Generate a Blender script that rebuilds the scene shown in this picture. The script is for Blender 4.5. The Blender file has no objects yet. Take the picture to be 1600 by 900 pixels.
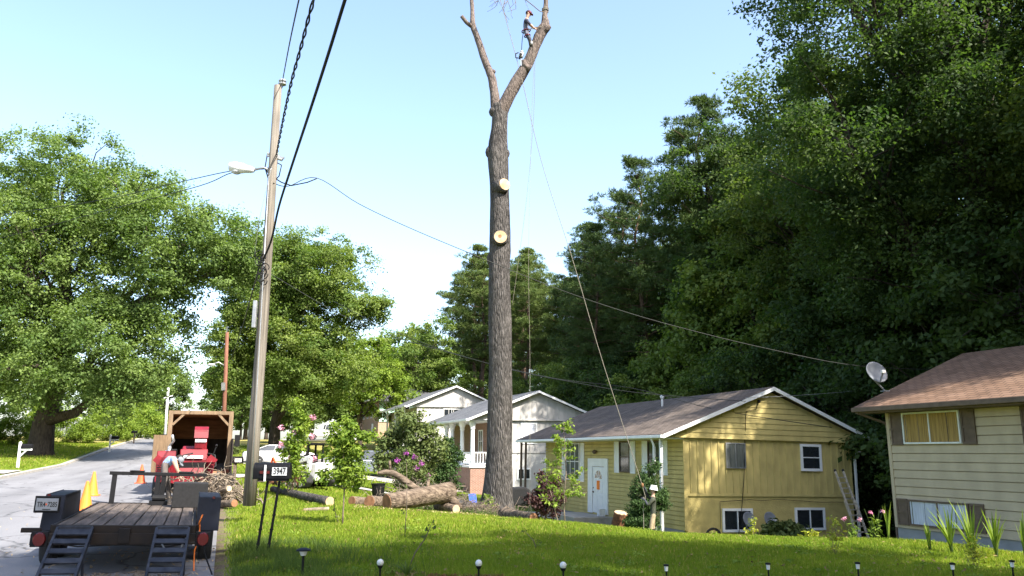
import bpy, bmesh, math, random
import numpy as np
from mathutils import Vector, Matrix, Euler

# ------------------------------------------------------------------ camera, sky, sun, exposure
S = bpy.context.scene
COL = S.collection
F = 1250.0
PITCH = math.radians(11.53)
EYE = 1.6
cam_d = bpy.data.cameras.new('camera')
cam = bpy.data.objects.new('camera', cam_d)
COL.objects.link(cam)
cam.location = (0, 0, EYE)
cam.rotation_euler = (math.pi / 2 + PITCH, 0, 0)
cam_d.sensor_width = 36
cam_d.lens = 36 * F / 1600
cam_d.clip_end = 3000
S.camera = cam

SUN_AZ = math.atan2(0.73, -0.68)          # clockwise from +Y
SUN_EL = math.radians(46)
W = bpy.data.worlds.new('World')
S.world = W
W.use_nodes = True
wn = W.node_tree
bg = wn.nodes['Background']
sky = wn.nodes.new('ShaderNodeTexSky')
sky.sky_type = 'NISHITA'
sky.sun_disc = False
sky.sun_elevation = SUN_EL
sky.sun_rotation = SUN_AZ
sky.air_density = 1.0
sky.dust_density = 2.2
sky.ozone_density = 0.8
wn.links.new(sky.outputs[0], bg.inputs[0])
bg.inputs[1].default_value = 0.15
sd = bpy.data.lights.new('sun', 'SUN')
sd.energy = 4.6
sd.angle = math.radians(0.55)
sd.color = (1.0, 0.94, 0.84)
sun = bpy.data.objects.new('sun', sd)
COL.objects.link(sun)
sdir = Vector((math.sin(SUN_AZ) * math.cos(SUN_EL), math.cos(SUN_AZ) * math.cos(SUN_EL), math.sin(SUN_EL)))
sun.rotation_euler = (-sdir).to_track_quat('-Z', 'Y').to_euler()
S.view_settings.view_transform = 'Standard'
S.view_settings.look = 'None'
S.view_settings.exposure = 1.65
S.view_settings.gamma = 1
S.render.engine = 'CYCLES'
S.cycles.max_bounces = 6
S.cycles.diffuse_bounces = 3
S.cycles.glossy_bounces = 2
S.cycles.transmission_bounces = 4
S.cycles.transparent_max_bounces = 6
S.cycles.use_denoising = True

# ------------------------------------------------------------------ coordinates
TH = math.radians(19.5)                    # the street runs 19.5 degrees left of the view
CT, ST = math.cos(TH), math.sin(TH)
CP, SP = math.cos(PITCH), math.sin(PITCH)

def RN(r, n, z=0.0):                       # street coordinates: r along the street, n away from it
    return Vector((CT * n - ST * r, ST * n + CT * r, z))

def to_rn(x, y):
    return (-ST * x + CT * y, CT * x + ST * y)

def at(px, py, Y):                         # where a sight line meets the distance Y
    u = (px - 800) / F; v = (450 - py) / F
    t = Y / (CP - v * SP)
    return Vector((u * t, Y, EYE + t * (SP + v * CP)))

def sst(a, b, x):
    t = np.clip((x - a) / (b - a), 0, 1)
    return t * t * (3 - 2 * t)

ZR = ([-400, -80, 0, 10, 26, 37, 54, 75, 99, 125, 160, 900], [-.5, -.2, 0, .05, .25, .4, .75, 1.87, 2.9, 3.3, 3.1, 3.0])
DN = ([0, 1, 3, 5, 8.5, 13.7, 16.4, 25, 45, 80, 900], [-.12, -.13, 0.02, .3, .95, 1.75, 2.0, 2.3, 2.2, 1.0, 0])
DM = ([-900, 40, 52, 70, 93, 900], [1, 1, .95, .5, 0, 0])
LN = ([0, .5, 4.7, 12.5, 14.2, 16, 18, 30, 900], [.04, .10, .04, -.12, -.38, -1.1, -1.35, -1.7, -1.5])

def zr(r): return np.interp(r, *ZR)

def ground_rn(r, n):
    r = np.asarray(r, float); n = np.asarray(n, float)
    road = zr(r)
    far = road - np.interp(n, *DN) * np.interp(r, *DM)
    near = np.interp(n, *LN) + np.minimum(road, .12) * .6
    r0 = 17 - 6.5 * sst(6, 10, n)
    k = np.clip((r - r0) / (27.5 - r0), 0, 1); k = k * k * (3 - 2 * k)
    right = near * (1 - k) + far * k
    wob = .035 * np.sin(r * .9 + n * .5) * np.sin(n * .7 - r * .33) * sst(.5, 3, n)
    right = right + wob
    left = road + .1 + np.clip(-8.9 - n, 0, 40) * .012
    z = np.where(n >= -.01, right, np.where(n <= -8.89, left, road - .03))
    return z

def gz(x, y):
    r, n = to_rn(x, y)
    return float(ground_rn(r, n))

def on_ground(px, Y):                      # ground point at a distance Y along an image column
    x = (px - 800) / F * Y / 1.02
    return Vector((x, Y, gz(x, Y)))

# ------------------------------------------------------------------ materials
MATS = {}
def _nodes(name):
    m = bpy.data.materials.new(name); m.use_nodes = True
    nt = m.node_tree
    b = nt.nodes['Principled BSDF']
    return m, nt, b

def mat(name, col, rough=.6, metal=0.0, var=.18, scale=6.0, bump=0.0, bscale=30.0, stretch=(1, 1, 1), spec=.4, col2=None, detail=4):
    if name in MATS: return MATS[name]
    m, nt, b = _nodes(name)
    b.inputs['Roughness'].default_value = rough
    b.inputs['Metallic'].default_value = metal
    b.inputs['Specular IOR Level'].default_value = spec
    tc = nt.nodes.new('ShaderNodeTexCoord')
    mp = nt.nodes.new('ShaderNodeMapping'); mp.inputs['Scale'].default_value = stretch
    nt.links.new(tc.outputs['Object'], mp.inputs[0])
    n = nt.nodes.new('ShaderNodeTexNoise'); n.inputs['Scale'].default_value = scale; n.inputs['Detail'].default_value = detail
    nt.links.new(mp.outputs[0], n.inputs['Vector'])
    r = nt.nodes.new('ShaderNodeValToRGB')
    lo = [c * (1 - var) for c in col[:3]]; hi = [min(1, c * (1 + var)) for c in col[:3]]
    if col2: lo, hi = col[:3], col2[:3]
    r.color_ramp.elements[0].position = .32; r.color_ramp.elements[1].position = .68
    r.color_ramp.elements[0].color = (*lo, 1); r.color_ramp.elements[1].color = (*hi, 1)
    nt.links.new(n.outputs[0], r.inputs[0]); nt.links.new(r.outputs[0], b.inputs['Base Color'])
    if bump:
        n2 = nt.nodes.new('ShaderNodeTexNoise'); n2.inputs['Scale'].default_value = bscale; n2.inputs['Detail'].default_value = 5
        nt.links.new(mp.outputs[0], n2.inputs['Vector'])
        bp = nt.nodes.new('ShaderNodeBump'); bp.inputs['Strength'].default_value = bump; bp.inputs['Distance'].default_value = .05
        nt.links.new(n2.outputs[0], bp.inputs['Height']); nt.links.new(bp.outputs[0], b.inputs['Normal'])
    MATS[name] = m
    return m

def leaf_mat(name, c_lo, c_hi, trans, tmix=.35, rough=.65, straw=None):
    m, nt, b = _nodes(name)
    a = nt.nodes.new('ShaderNodeAttribute'); a.attribute_name = 'tint'
    r = nt.nodes.new('ShaderNodeValToRGB')
    r.color_ramp.elements[0].color = (*c_lo, 1); r.color_ramp.elements[1].color = (*c_hi, 1)
    if straw:
        e = r.color_ramp.elements; e[1].position = .86; q = e.new(.93); q.color = (*straw, 1)
    nt.links.new(a.outputs['Fac'], r.inputs[0]); nt.links.new(r.outputs[0], b.inputs['Base Color'])
    b.inputs['Roughness'].default_value = rough
    b.inputs['Specular IOR Level'].default_value = .18
    t = nt.nodes.new('ShaderNodeBsdfTranslucent')
    mu = nt.nodes.new('ShaderNodeMix'); mu.data_type = 'RGBA'; mu.blend_type = 'MULTIPLY'; mu.inputs[0].default_value = 1
    nt.links.new(r.outputs[0], mu.inputs[6]); mu.inputs[7].default_value = (*trans, 1)
    nt.links.new(mu.outputs[2], t.inputs[0])
    mx = nt.nodes.new('ShaderNodeMixShader'); mx.inputs[0].default_value = tmix
    nt.links.new(b.outputs[0], mx.inputs[1]); nt.links.new(t.outputs[0], mx.inputs[2])
    nt.links.new(mx.outputs[0], nt.nodes['Material Output'].inputs[0])
    MATS[name] = m
    return m

def bark_mat(name, c1, c2, scale=7, zs=.16, strength=.9, dist=.06):
    m, nt, b = _nodes(name)
    tc = nt.nodes.new('ShaderNodeTexCoord')
    mp = nt.nodes.new('ShaderNodeMapping'); mp.inputs['Scale'].default_value = (1, 1, zs)
    nt.links.new(tc.outputs['Object'], mp.inputs[0])
    n = nt.nodes.new('ShaderNodeTexNoise'); n.inputs['Scale'].default_value = scale; n.inputs['Detail'].default_value = 6; n.inputs['Roughness'].default_value = .65
    nt.links.new(mp.outputs[0], n.inputs['Vector'])
    v = nt.nodes.new('ShaderNodeTexVoronoi'); v.feature = 'DISTANCE_TO_EDGE'; v.inputs['Scale'].default_value = scale * 1.6
    nt.links.new(mp.outputs[0], v.inputs['Vector'])
    big = nt.nodes.new('ShaderNodeTexNoise'); big.inputs['Scale'].default_value = 1.3; big.inputs['Detail'].default_value = 3
    nt.links.new(tc.outputs['Object'], big.inputs['Vector'])
    ad = nt.nodes.new('ShaderNodeMath'); ad.operation = 'ADD'
    nt.links.new(n.outputs[0], ad.inputs[0]); nt.links.new(v.outputs[0], ad.inputs[1])
    ad2 = nt.nodes.new('ShaderNodeMath'); ad2.operation = 'MULTIPLY_ADD'; ad2.inputs[1].default_value = .5
    nt.links.new(big.outputs[0], ad2.inputs[0]); nt.links.new(ad.outputs[0], ad2.inputs[2])
    r = nt.nodes.new('ShaderNodeValToRGB')
    r.color_ramp.elements[0].position = .55; r.color_ramp.elements[1].position = 1.15
    r.color_ramp.elements[0].color = (*c1, 1); r.color_ramp.elements[1].color = (*c2, 1)
    nt.links.new(ad2.outputs[0], r.inputs[0]); nt.links.new(r.outputs[0], b.inputs['Base Color'])
    b.inputs['Roughness'].default_value = .92; b.inputs['Specular IOR Level'].default_value = .15
    bp = nt.nodes.new('ShaderNodeBump'); bp.inputs['Strength'].default_value = strength; bp.inputs['Distance'].default_value = dist
    nt.links.new(ad.outputs[0], bp.inputs['Height']); nt.links.new(bp.outputs[0], b.inputs['Normal'])
    MATS[name] = m
    return m

def shingle_mat(name, c1, c2, c3, course=.16):
    m, nt, b = _nodes(name)
    tc = nt.nodes.new('ShaderNodeTexCoord')
    sx = nt.nodes.new('ShaderNodeSeparateXYZ'); nt.links.new(tc.outputs['Object'], sx.inputs[0])
    cx = nt.nodes.new('ShaderNodeCombineXYZ'); nt.links.new(sx.outputs[1], cx.inputs[0]); nt.links.new(sx.outputs[0], cx.inputs[1])
    br = nt.nodes.new('ShaderNodeTexBrick'); br.inputs['Scale'].default_value = 1
    br.inputs['Brick Width'].default_value = .32; br.inputs['Row Height'].default_value = course; br.inputs['Mortar Size'].default_value = .012
    br.inputs['Color1'].default_value = (*c1, 1); br.inputs['Color2'].default_value = (*c2, 1); br.inputs['Mortar'].default_value = (*c3, 1)
    nt.links.new(cx.outputs[0], br.inputs['Vector'])
    n = nt.nodes.new('ShaderNodeTexNoise'); n.inputs['Scale'].default_value = 1.1; n.inputs['Detail'].default_value = 6
    nt.links.new(tc.outputs['Object'], n.inputs['Vector'])
    mx = nt.nodes.new('ShaderNodeMix'); mx.data_type = 'RGBA'; mx.blend_type = 'OVERLAY'; mx.inputs[0].default_value = .55
    nt.links.new(br.outputs[0], mx.inputs[6]); nt.links.new(n.outputs[0], mx.inputs[7])
    nt.links.new(mx.outputs[2], b.inputs['Base Color'])
    b.inputs['Roughness'].default_value = .9; b.inputs['Specular IOR Level'].default_value = .2
    bp = nt.nodes.new('ShaderNodeBump'); bp.inputs['Strength'].default_value = .5; bp.inputs['Distance'].default_value = .02; bp.invert = True
    nt.links.new(br.outputs['Fac'], bp.inputs['Height']); nt.links.new(bp.outputs[0], b.inputs['Normal'])
    MATS[name] = m
    return m

def brick_mat(name, c1, c2, c3, axis=1):
    m, nt, b = _nodes(name)
    tc = nt.nodes.new('ShaderNodeTexCoord')
    sx = nt.nodes.new('ShaderNodeSeparateXYZ'); nt.links.new(tc.outputs['Object'], sx.inputs[0])
    ad = nt.nodes.new('ShaderNodeMath'); nt.links.new(sx.outputs[0], ad.inputs[0]); nt.links.new(sx.outputs[1], ad.inputs[1])
    cx = nt.nodes.new('ShaderNodeCombineXYZ'); nt.links.new(ad.outputs[0], cx.inputs[0]); nt.links.new(sx.outputs[2], cx.inputs[1])
    br = nt.nodes.new('ShaderNodeTexBrick'); br.inputs['Scale'].default_value = 1
    br.inputs['Brick Width'].default_value = .22; br.inputs['Row Height'].default_value = .075; br.inputs['Mortar Size'].default_value = .008
    br.inputs['Color1'].default_value = (*c1, 1); br.inputs['Color2'].default_value = (*c2, 1); br.inputs['Mortar'].default_value = (*c3, 1)
    nt.links.new(cx.outputs[0], br.inputs['Vector']); nt.links.new(br.outputs[0], b.inputs['Base Color'])
    b.inputs['Roughness'].default_value = .88
    MATS[name] = m
    return m

def glass_mat(name, col, rough=.08):
    if name in MATS: return MATS[name]
    m, nt, b = _nodes(name)
    b.inputs['Base Color'].default_value = (*col, 1)
    b.inputs['Roughness'].default_value = rough; b.inputs['Specular IOR Level'].default_value = .8
    MATS[name] = m
    return m

# ------------------------------------------------------------------ mesh builder
class MB:
    def __init__(s): s.v = []; s.f = []; s.m = []
    def add(s, vs, fs, mi=0):
        o = len(s.v); s.v += [tuple(p) for p in vs]
        s.f += [tuple(i + o for i in f) for f in fs]; s.m += [mi] * len(fs)
        return s
    def box(s, c, d, rot=(0, 0, 0), mi=0, top=None):
        hx, hy, hz = d[0] / 2, d[1] / 2, d[2] / 2
        tx, ty = (top if top else (1, 1))
        P = [(-hx, -hy, -hz), (hx, -hy, -hz), (hx, hy, -hz), (-hx, hy, -hz), (-hx * tx, -hy * ty, hz), (hx * tx, -hy * ty, hz), (hx * tx, hy * ty, hz), (-hx * tx, hy * ty, hz)]
        M = Euler(rot).to_matrix(); c = Vector(c)
        return s.add([M @ Vector(p) + c for p in P], [(0, 3, 2, 1), (4, 5, 6, 7), (0, 1, 5, 4), (1, 2, 6, 5), (2, 3, 7, 6), (3, 0, 4, 7)], mi)
    def bb(s, x0, x1, y0, y1, z0, z1, mi=0):
        return s.box(((x0 + x1) / 2, (y0 + y1) / 2, (z0 + z1) / 2), (abs(x1 - x0), abs(y1 - y0), abs(z1 - z0)), mi=mi)
    def bar(s, a, b, w, h=None, mi=0):
        a = Vector(a); b = Vector(b); h = h or w; d = (b - a)
        q = d.to_track_quat('Z', 'Y' if abs(d.normalized().y) < .9 else 'X').to_matrix()
        L = d.length; P = []
        for z in (0, L):
            for x, y in ((-w / 2, -h / 2), (w / 2, -h / 2), (w / 2, h / 2), (-w / 2, h / 2)): P.append(a + q @ Vector((x, y, z)))
        return s.add(P, [(3, 2, 1, 0), (4, 5, 6, 7), (0, 1, 5, 4), (1, 2, 6, 5), (2, 3, 7, 6), (3, 0, 4, 7)], mi)
    def tube(s, pts, rad, n=8, cap=True, mi=0, lump=0.0, rng=None):
        pts = [Vector(p) for p in pts]
        if not hasattr(rad, '__len__'): rad = [rad] * len(pts)
        vs = []; fs = []; prev = None
        for i, p in enumerate(pts):
            d = (pts[min(i + 1, len(pts) - 1)] - pts[max(i - 1, 0)])
            if d.length < 1e-9: d = Vector((0, 0, 1))
            d.normalize()
            if prev is None:
                prev = Vector((1, 0, 0)) if abs(d.x) < .9 else Vector((0, 1, 0))
            a = (prev - d * prev.dot(d)).normalized(); prev = a; b = d.cross(a)
            for k in range(n):
                t = 2 * math.pi * k / n; rr = rad[i]
                if lump and rng: rr *= 1 + rng.uniform(-lump, lump)
                vs.append(p + a * math.cos(t) * rr + b * math.sin(t) * rr)
        for i in range(len(pts) - 1):
            for k in range(n):
                k2 = (k + 1) % n
                fs.append((i * n + k, i * n + k2, (i + 1) * n + k2, (i + 1) * n + k))
        if cap:
            fs.append(tuple(range(n - 1, -1, -1))); o = (len(pts) - 1) * n; fs.append(tuple(o + k for k in range(n)))
        return s.add(vs, fs, mi)
    def prism(s, poly, ax, lo, hi, mi=0):   # polygon in the plane of the two other axes, extruded along axis ax
        n = len(poly); vs = []
        for h in (lo, hi):
            for a, b in poly:
                vs.append((h, a, b) if ax == 0 else (a, h, b) if ax == 1 else (a, b, h))
        ar = sum(poly[i][0] * poly[(i + 1) % n][1] - poly[(i + 1) % n][0] * poly[i][1] for i in range(n))
        flip = (ar < 0) ^ (ax == 1)
        fs = [tuple(range(n - 1, -1, -1)), tuple(range(n, 2 * n))] + [(i, (i + 1) % n, n + (i + 1) % n, n + i) for i in range(n)]
        if flip: fs = [tuple(reversed(f)) for f in fs]
        return s.add(vs, fs, mi)
    def lathe(s, prof, n=16, c=(0, 0, 0), M=None, mi=0):
        vs = []; fs = []; c = Vector(c)
        for r, z in prof:
            for k in range(n):
                t = 2 * math.pi * k / n; p = Vector((r * math.cos(t), r * math.sin(t), z))
                vs.append((M @ p if M else p) + c)
        for i in range(len(prof) - 1):
            for k in range(n):
                k2 = (k + 1) % n; fs.append((i * n + k, i * n + k2, (i + 1) * n + k2, (i + 1) * n + k))
        fs.append(tuple(range(n - 1, -1, -1))); o = (len(prof) - 1) * n; fs.append(tuple(o + k for k in range(n)))
        return s.add(vs, fs, mi)
    def ball(s, c, r, n=10, mi=0, sc=(1, 1, 1)):
        c = Vector(c); vs = []; fs = []
        m = max(4, n // 2)
        for i in range(1, m):
            a = math.pi * i / m
            for k in range(n):
                t = 2 * math.pi * k / n
                vs.append(c + Vector((r * sc[0] * math.sin(a) * math.cos(t), r * sc[1] * math.sin(a) * math.sin(t), r * sc[2] * math.cos(a))))
        top = len(vs); vs.append(c + Vector((0, 0, r * sc[2]))); vs.append(c - Vector((0, 0, r * sc[2])))
        for i in range(m - 2):
            for k in range(n): fs.append((i * n + k, (i + 1) * n + k, (i + 1) * n + (k + 1) % n, i * n + (k + 1) % n))
        for k in range(n):
            fs.append((top, k, (k + 1) % n)); o = (m - 2) * n; fs.append((top + 1, o + (k + 1) % n, o + k))
        return s.add(vs, fs, mi)
    def build(s, name, mats, parent=None, smooth=False, bevel=0, origin=None):
        if not isinstance(mats, (list, tuple)): mats = [mats]
        V = np.array(s.v, float)
        o = Vector((0, 0, 0))
        if parent is None:
            mn, mx = V.min(0), V.max(0)
            o = Vector(((mn[0] + mx[0]) / 2, (mn[1] + mx[1]) / 2, mn[2])) if origin is None else Vector(origin)
            V = V - np.array(o)
        me = bpy.data.meshes.new(name)
        me.from_pydata(V.tolist(), [], s.f)
        for m in mats: me.materials.append(m)
        if len(mats) > 1: me.polygons.foreach_set('material_index', s.m)
        if smooth:
            me.polygons.foreach_set('use_smooth', [True] * len(me.polygons))
        me.update()
        ob = bpy.data.objects.new(name, me); COL.objects.link(ob)
        ob.location = o
        if parent: ob.parent = parent
        if bevel:
            b = ob.modifiers.new('bevel', 'BEVEL'); b.width = bevel; b.segments = 2; b.limit_method = 'ANGLE'; b.angle_limit = math.radians(35)
        return ob

def smooth_angle(ob, deg=40):
    me = ob.data
    me.polygons.foreach_set('use_smooth', [True] * len(me.polygons))
    try: me.set_sharp_from_angle(angle=math.radians(deg))
    except Exception: pass

def tag(o, label, cat, group=None):
    o['label'] = label; o['category'] = cat
    if group: o['group'] = group
    return o

def thing(name, label, cat, loc=(0, 0, 0), rz=0.0, group=None, rx=0.0, ry=0.0):
    o = bpy.data.objects.new(name, None); COL.objects.link(o)
    o.empty_display_size = .2
    o.location = loc; o.rotation_euler = (rx, ry, rz)
    return tag(o, label, cat, group)

def struct(o, kind='structure'):
    o['kind'] = kind
    return o

def dup(root, loc, rz=0.0, label=None, scale=1.0, cat=None, group=None):
    r = root.copy(); COL.objects.link(r); r.location = loc; r.rotation_euler = (0, 0, rz)
    r.scale = (scale, scale, scale) if not hasattr(scale, '__len__') else scale
    if label: r['label'] = label
    if group: r['group'] = group
    for ch in list(root.children):
        c = ch.copy(); COL.objects.link(c); c.parent = r
        for g in list(ch.children):
            d = g.copy(); COL.objects.link(d); d.parent = c
    return r

def text(name, s, size, loc, rot, m, parent, sx=1.0, bold=0.0):
    cu = bpy.data.curves.new(name, 'FONT'); cu.body = s; cu.size = size; cu.extrude = .0015; cu.offset = bold
    cu.align_x = 'CENTER'; cu.align_y = 'CENTER'; cu.materials.append(m)
    tmp = bpy.data.objects.new(name, cu); COL.objects.link(tmp); bpy.context.view_layer.update()
    me = bpy.data.meshes.new_from_object(tmp.evaluated_get(bpy.context.evaluated_depsgraph_get())); bpy.data.objects.remove(tmp)
    if not me.materials: me.materials.append(m)
    o = bpy.data.objects.new(name, me); COL.objects.link(o); o.parent = parent
    o.location = loc; o.rotation_euler = rot; o.scale = (sx, 1, 1)
    return o

# ------------------------------------------------------------------ foliage
def np_mesh(name, V, quads, mats, tint=None, parent=None, origin=(0, 0, 0), k=4):
    me = bpy.data.meshes.new(name)
    nf = len(quads)
    me.vertices.add(len(V)); me.vertices.foreach_set('co', np.ascontiguousarray(V, np.float32).ravel())
    me.loops.add(nf * k); me.loops.foreach_set('vertex_index', np.ascontiguousarray(quads, np.int32).ravel())
    me.polygons.add(nf); me.polygons.foreach_set('loop_start', np.arange(0, nf * k, k, dtype=np.int32))
    try: me.polygons.foreach_set('loop_total', np.full(nf, k, np.int32))
    except Exception: pass
    me.materials.append(mats)
    if tint is not None:
        a = me.attributes.new('tint', 'FLOAT', 'POINT'); a.data.foreach_set('value', np.ascontiguousarray(tint, np.float32))
    me.update(calc_edges=True)
    o = bpy.data.objects.new(name, me); COL.objects.link(o); o.location = origin
    if parent: o.parent = parent
    return o

def unit(a): return a / (np.linalg.norm(a, axis=-1, keepdims=True) + 1e-9)

def leaf_cloud(rg, cen, rad, per, L, Wd, flat=.6, up=.7, fold=.18, ctint=None):
    cen = np.asarray(cen, float); rad = np.asarray(rad, float)
    C = np.repeat(cen, per, 0); R = np.repeat(rad, per)
    N = len(C)
    if per >= 80:                          # sprays: each clump is a handful of smaller sub-clusters
        K = 9; M = len(cen)
        sd_ = unit(rg.normal(size=(M, K, 3))) * (rad[:, None, None] * rg.uniform(.35, 1.0, (M, K, 1)))
        ix = rg.integers(0, K, N); off = sd_[np.repeat(np.arange(M), per), ix] + rg.normal(size=(N, 3)) * (R * .24)[:, None]
        off = off * np.array([1, 1, flat]); off[:, 2] -= .10 * (off[:, 0] ** 2 + off[:, 1] ** 2) / R
        d = unit(off); P = C + off
    else:
        d = unit(rg.normal(size=(N, 3)))
        q = R * rg.random(N) ** .55
        P = C + d * q[:, None] * np.array([1, 1, flat])
    nrm = unit(np.array([0, 0, up]) + d * .55 + rg.normal(size=(N, 3)) * .55)
    t = unit(np.cross(nrm, rg.normal(size=(N, 3)))); t[:, 2] -= .25; t = unit(t)
    b = np.cross(nrm, t)
    s = rg.uniform(.65, 1.3, N)[:, None]
    V = np.empty((N, 4, 3))
    V[:, 0] = P - t * L * .5 * s; V[:, 2] = P + t * L * .5 * s
    V[:, 1] = P + b * Wd * .5 * s + nrm * fold * Wd * s; V[:, 3] = P - b * Wd * .5 * s + nrm * fold * Wd * s
    ct = rg.random(len(cen)) if ctint is None else ctint
    tint = np.clip(np.repeat(ct, per) * .55 + rg.random(N) * .45, 0, 1)
    return V.reshape(-1, 3), np.arange(N * 4).reshape(-1, 4), np.repeat(tint, 4)

def needle_cloud(rg, cen, rad, tufts, k, L, Wd, flat=.45):
    cen = np.asarray(cen, float)
    C = np.repeat(cen, tufts, 0); R = np.repeat(np.asarray(rad, float), tufts); T = len(C)
    d = unit(rg.normal(size=(T, 3)))
    P = C + d * (R * rg.random(T) ** .5)[:, None] * np.array([1, 1, flat])
    ax = unit(d * np.array([1, 1, .5]) + np.array([0, 0, .5]))
    P = np.repeat(P, k, 0); ax = np.repeat(ax, k, 0); N = len(P)
    dr = unit(ax * .8 + rg.normal(size=(N, 3)) * .6)
    b = unit(np.cross(dr, rg.normal(size=(N, 3))))
    s = rg.uniform(.7, 1.25, N)[:, None]
    V = np.empty((N, 4, 3))
    V[:, 0] = P; V[:, 2] = P + dr * L * s
    m = P + dr * L * .55 * s
    V[:, 1] = m + b * Wd * .5; V[:, 3] = m - b * Wd * .5
    ct = rg.random(len(cen))
    tint = np.clip(np.repeat(np.repeat(ct, tufts), k) * .5 + np.repeat(rg.random(T), k) * .3 + rg.random(N) * .2, 0, 1)
    return V.reshape(-1, 3), np.arange(N * 4).reshape(-1, 4), np.repeat(tint, 4)

def limb(mb, p0, p1, r0, r1, rnd, seg=5, wob=.07, n=7, sag=0.0):
    p0 = Vector(p0); p1 = Vector(p1); L = (p1 - p0).length
    pts = []; rad = []
    for i in range(seg + 1):
        t = i / seg
        p = p0.lerp(p1, t)
        k = math.sin(t * math.pi)
        p += Vector((rnd.uniform(-1, 1), rnd.uniform(-1, 1), rnd.uniform(-1, 1) + sag)) * L * wob * k
        pts.append(p); rad.append(r0 + (r1 - r0) * t ** .8)
    mb.tube(pts, rad, n=n)
    return pts

def blob_points(rg, blobs, n, inner=.5):
    B = np.array(blobs, float)
    vol = B[:, 3] * B[:, 4] * B[:, 5]
    w = vol ** (2 / 3.); w /= w.sum()
    out = []; which = []
    while len(out) < n:
        i = rg.choice(len(B), p=w)
        d = unit(rg.normal(size=3)); q = inner + (1 - inner) * rg.random() ** .7
        q *= rg.uniform(.86, 1.08)
        p = B[i, :3] + d * q * B[i, 3:]
        deep = False
        for j in range(len(B)):
            if j != i:
                e = np.linalg.norm((p - B[j, :3]) / B[j, 3:])
                if e < .45: deep = True
        if deep: continue
        out.append(p); which.append(i)
    return np.array(out), np.array(which)

def broad_tree(name, label, cat, base, blobs, trunk, trunk_r, nclump, per, cr, leaf, lm, bm, seed, group=None, flat=.6, inner=.5, twigs=70, rz=0.0, limbr=.24):
    rg = np.random.default_rng(seed); rnd = random.Random(seed)
    root = thing(name, label, cat, base, rz, group)
    pts, wh = blob_points(rg, blobs, nclump, inner)
    rad = rg.uniform(cr * .6, cr * 1.35, nclump)
    V, Q, T = leaf_cloud(rg, pts, rad, per, leaf, leaf * .62, flat)
    np_mesh('crown', V, Q, lm, T, root)
    mb = MB()
    tp = [Vector(p) for p in trunk]
    k = len(tp)
    rr = [trunk_r * (1.45 if i == 0 else 1.0 - .6 * i / (k - 1)) for i in range(k)]
    if k > 1 and (tp[1] - tp[0]).length > 1.2:
        tp.insert(1, tp[0].lerp(tp[1], .25)); rr.insert(1, trunk_r * 1.03)
    mb.tube(tp, rr, n=12, lump=.07, rng=rnd)
    mains = []
    for i, b in enumerate(blobs):
        c = Vector(b[:3])
        src = min(range(1, len(tp)), key=lambda j: abs(tp[j].z - c.z * .62))
        ps = limb(mb, tp[src], c, max(.05, rr[src] * .6), max(.03, rr[src] * limbr), rnd, seg=6, wob=.05, n=8)
        mains.append(ps)
    idx = rg.permutation(nclump)[:twigs]
    for j in idx:
        ps = mains[wh[j]]
        s = ps[rnd.randint(2, len(ps) - 1)]
        limb(mb, s, pts[j], trunk_r * .13, .02, rnd, seg=4, wob=.06, n=5)
    mb.build('trunk', bm, root, smooth=True)
    return root

def pine_tree(name, label, base, H, tr, crown0, width, seed, lm, bm, group=None, whorls=13, dens=1.0, shape='round'):
    rg = np.random.default_rng(seed); rnd = random.Random(seed)
    root = thing(name, label, 'tree', base, 0, group)
    mb = MB()
    tp = [Vector((rnd.uniform(-.1, .1) * i, rnd.uniform(-.1, .1) * i, H * i / 8 - (.3 if i == 0 else 0))) for i in range(9)]
    mb.tube(tp, [tr * (1.25 if i == 0 else 1 - .9 * (i / 8) ** 1.3) for i in range(9)], n=9, lump=.05, rng=rnd)
    cen = []; rad = []
    for w in range(whorls):
        f = w / (whorls - 1)
        z = H * (crown0 + (1 - crown0) * f * .98)
        if shape == 'round': rr = width * (math.sin(math.pi * (f * .82 + .16)) ** .8)
        else: rr = width * (1.05 - f) ** .75
        nb = rnd.randint(4, 6)
        a0 = rnd.uniform(0, 6.28)
        for b in range(nb):
            a = a0 + b * 6.283 / nb + rnd.uniform(-.35, .35)
            L = max(.5, rr * rnd.uniform(.55, 1.15))
            tx = Vector((math.cos(a) * L, math.sin(a) * L, z + L * rnd.uniform(-.02, .32)))
            i = min(7, int(z / H * 8)); c = tp[i].lerp(tp[i + 1], z / H * 8 - i)
            tx.x += c.x; tx.y += c.y
            limb(mb, c, tx, max(.03, tr * .22 * (1.1 - f)), .02, rnd, seg=4, wob=.05, n=5)
            m = max(2, int(L * 1.5 * dens))
            for q in range(m):
                t = .38 + .62 * (q + rnd.random()) / m
                p = c.lerp(tx, t) + Vector((rnd.gauss(0, .38), rnd.gauss(0, .38), rnd.uniform(-.1, .4)))
                cen.append(p); rad.append(rnd.uniform(.45, .95) * (1.1 - .35 * f))
    V, Q, T = needle_cloud(rg, cen, rad, 19, 9, .36, .055)
    np_mesh('crown', V, Q, lm, T, root)
    mb.build('trunk', bm, root, smooth=True)
    return root

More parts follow.
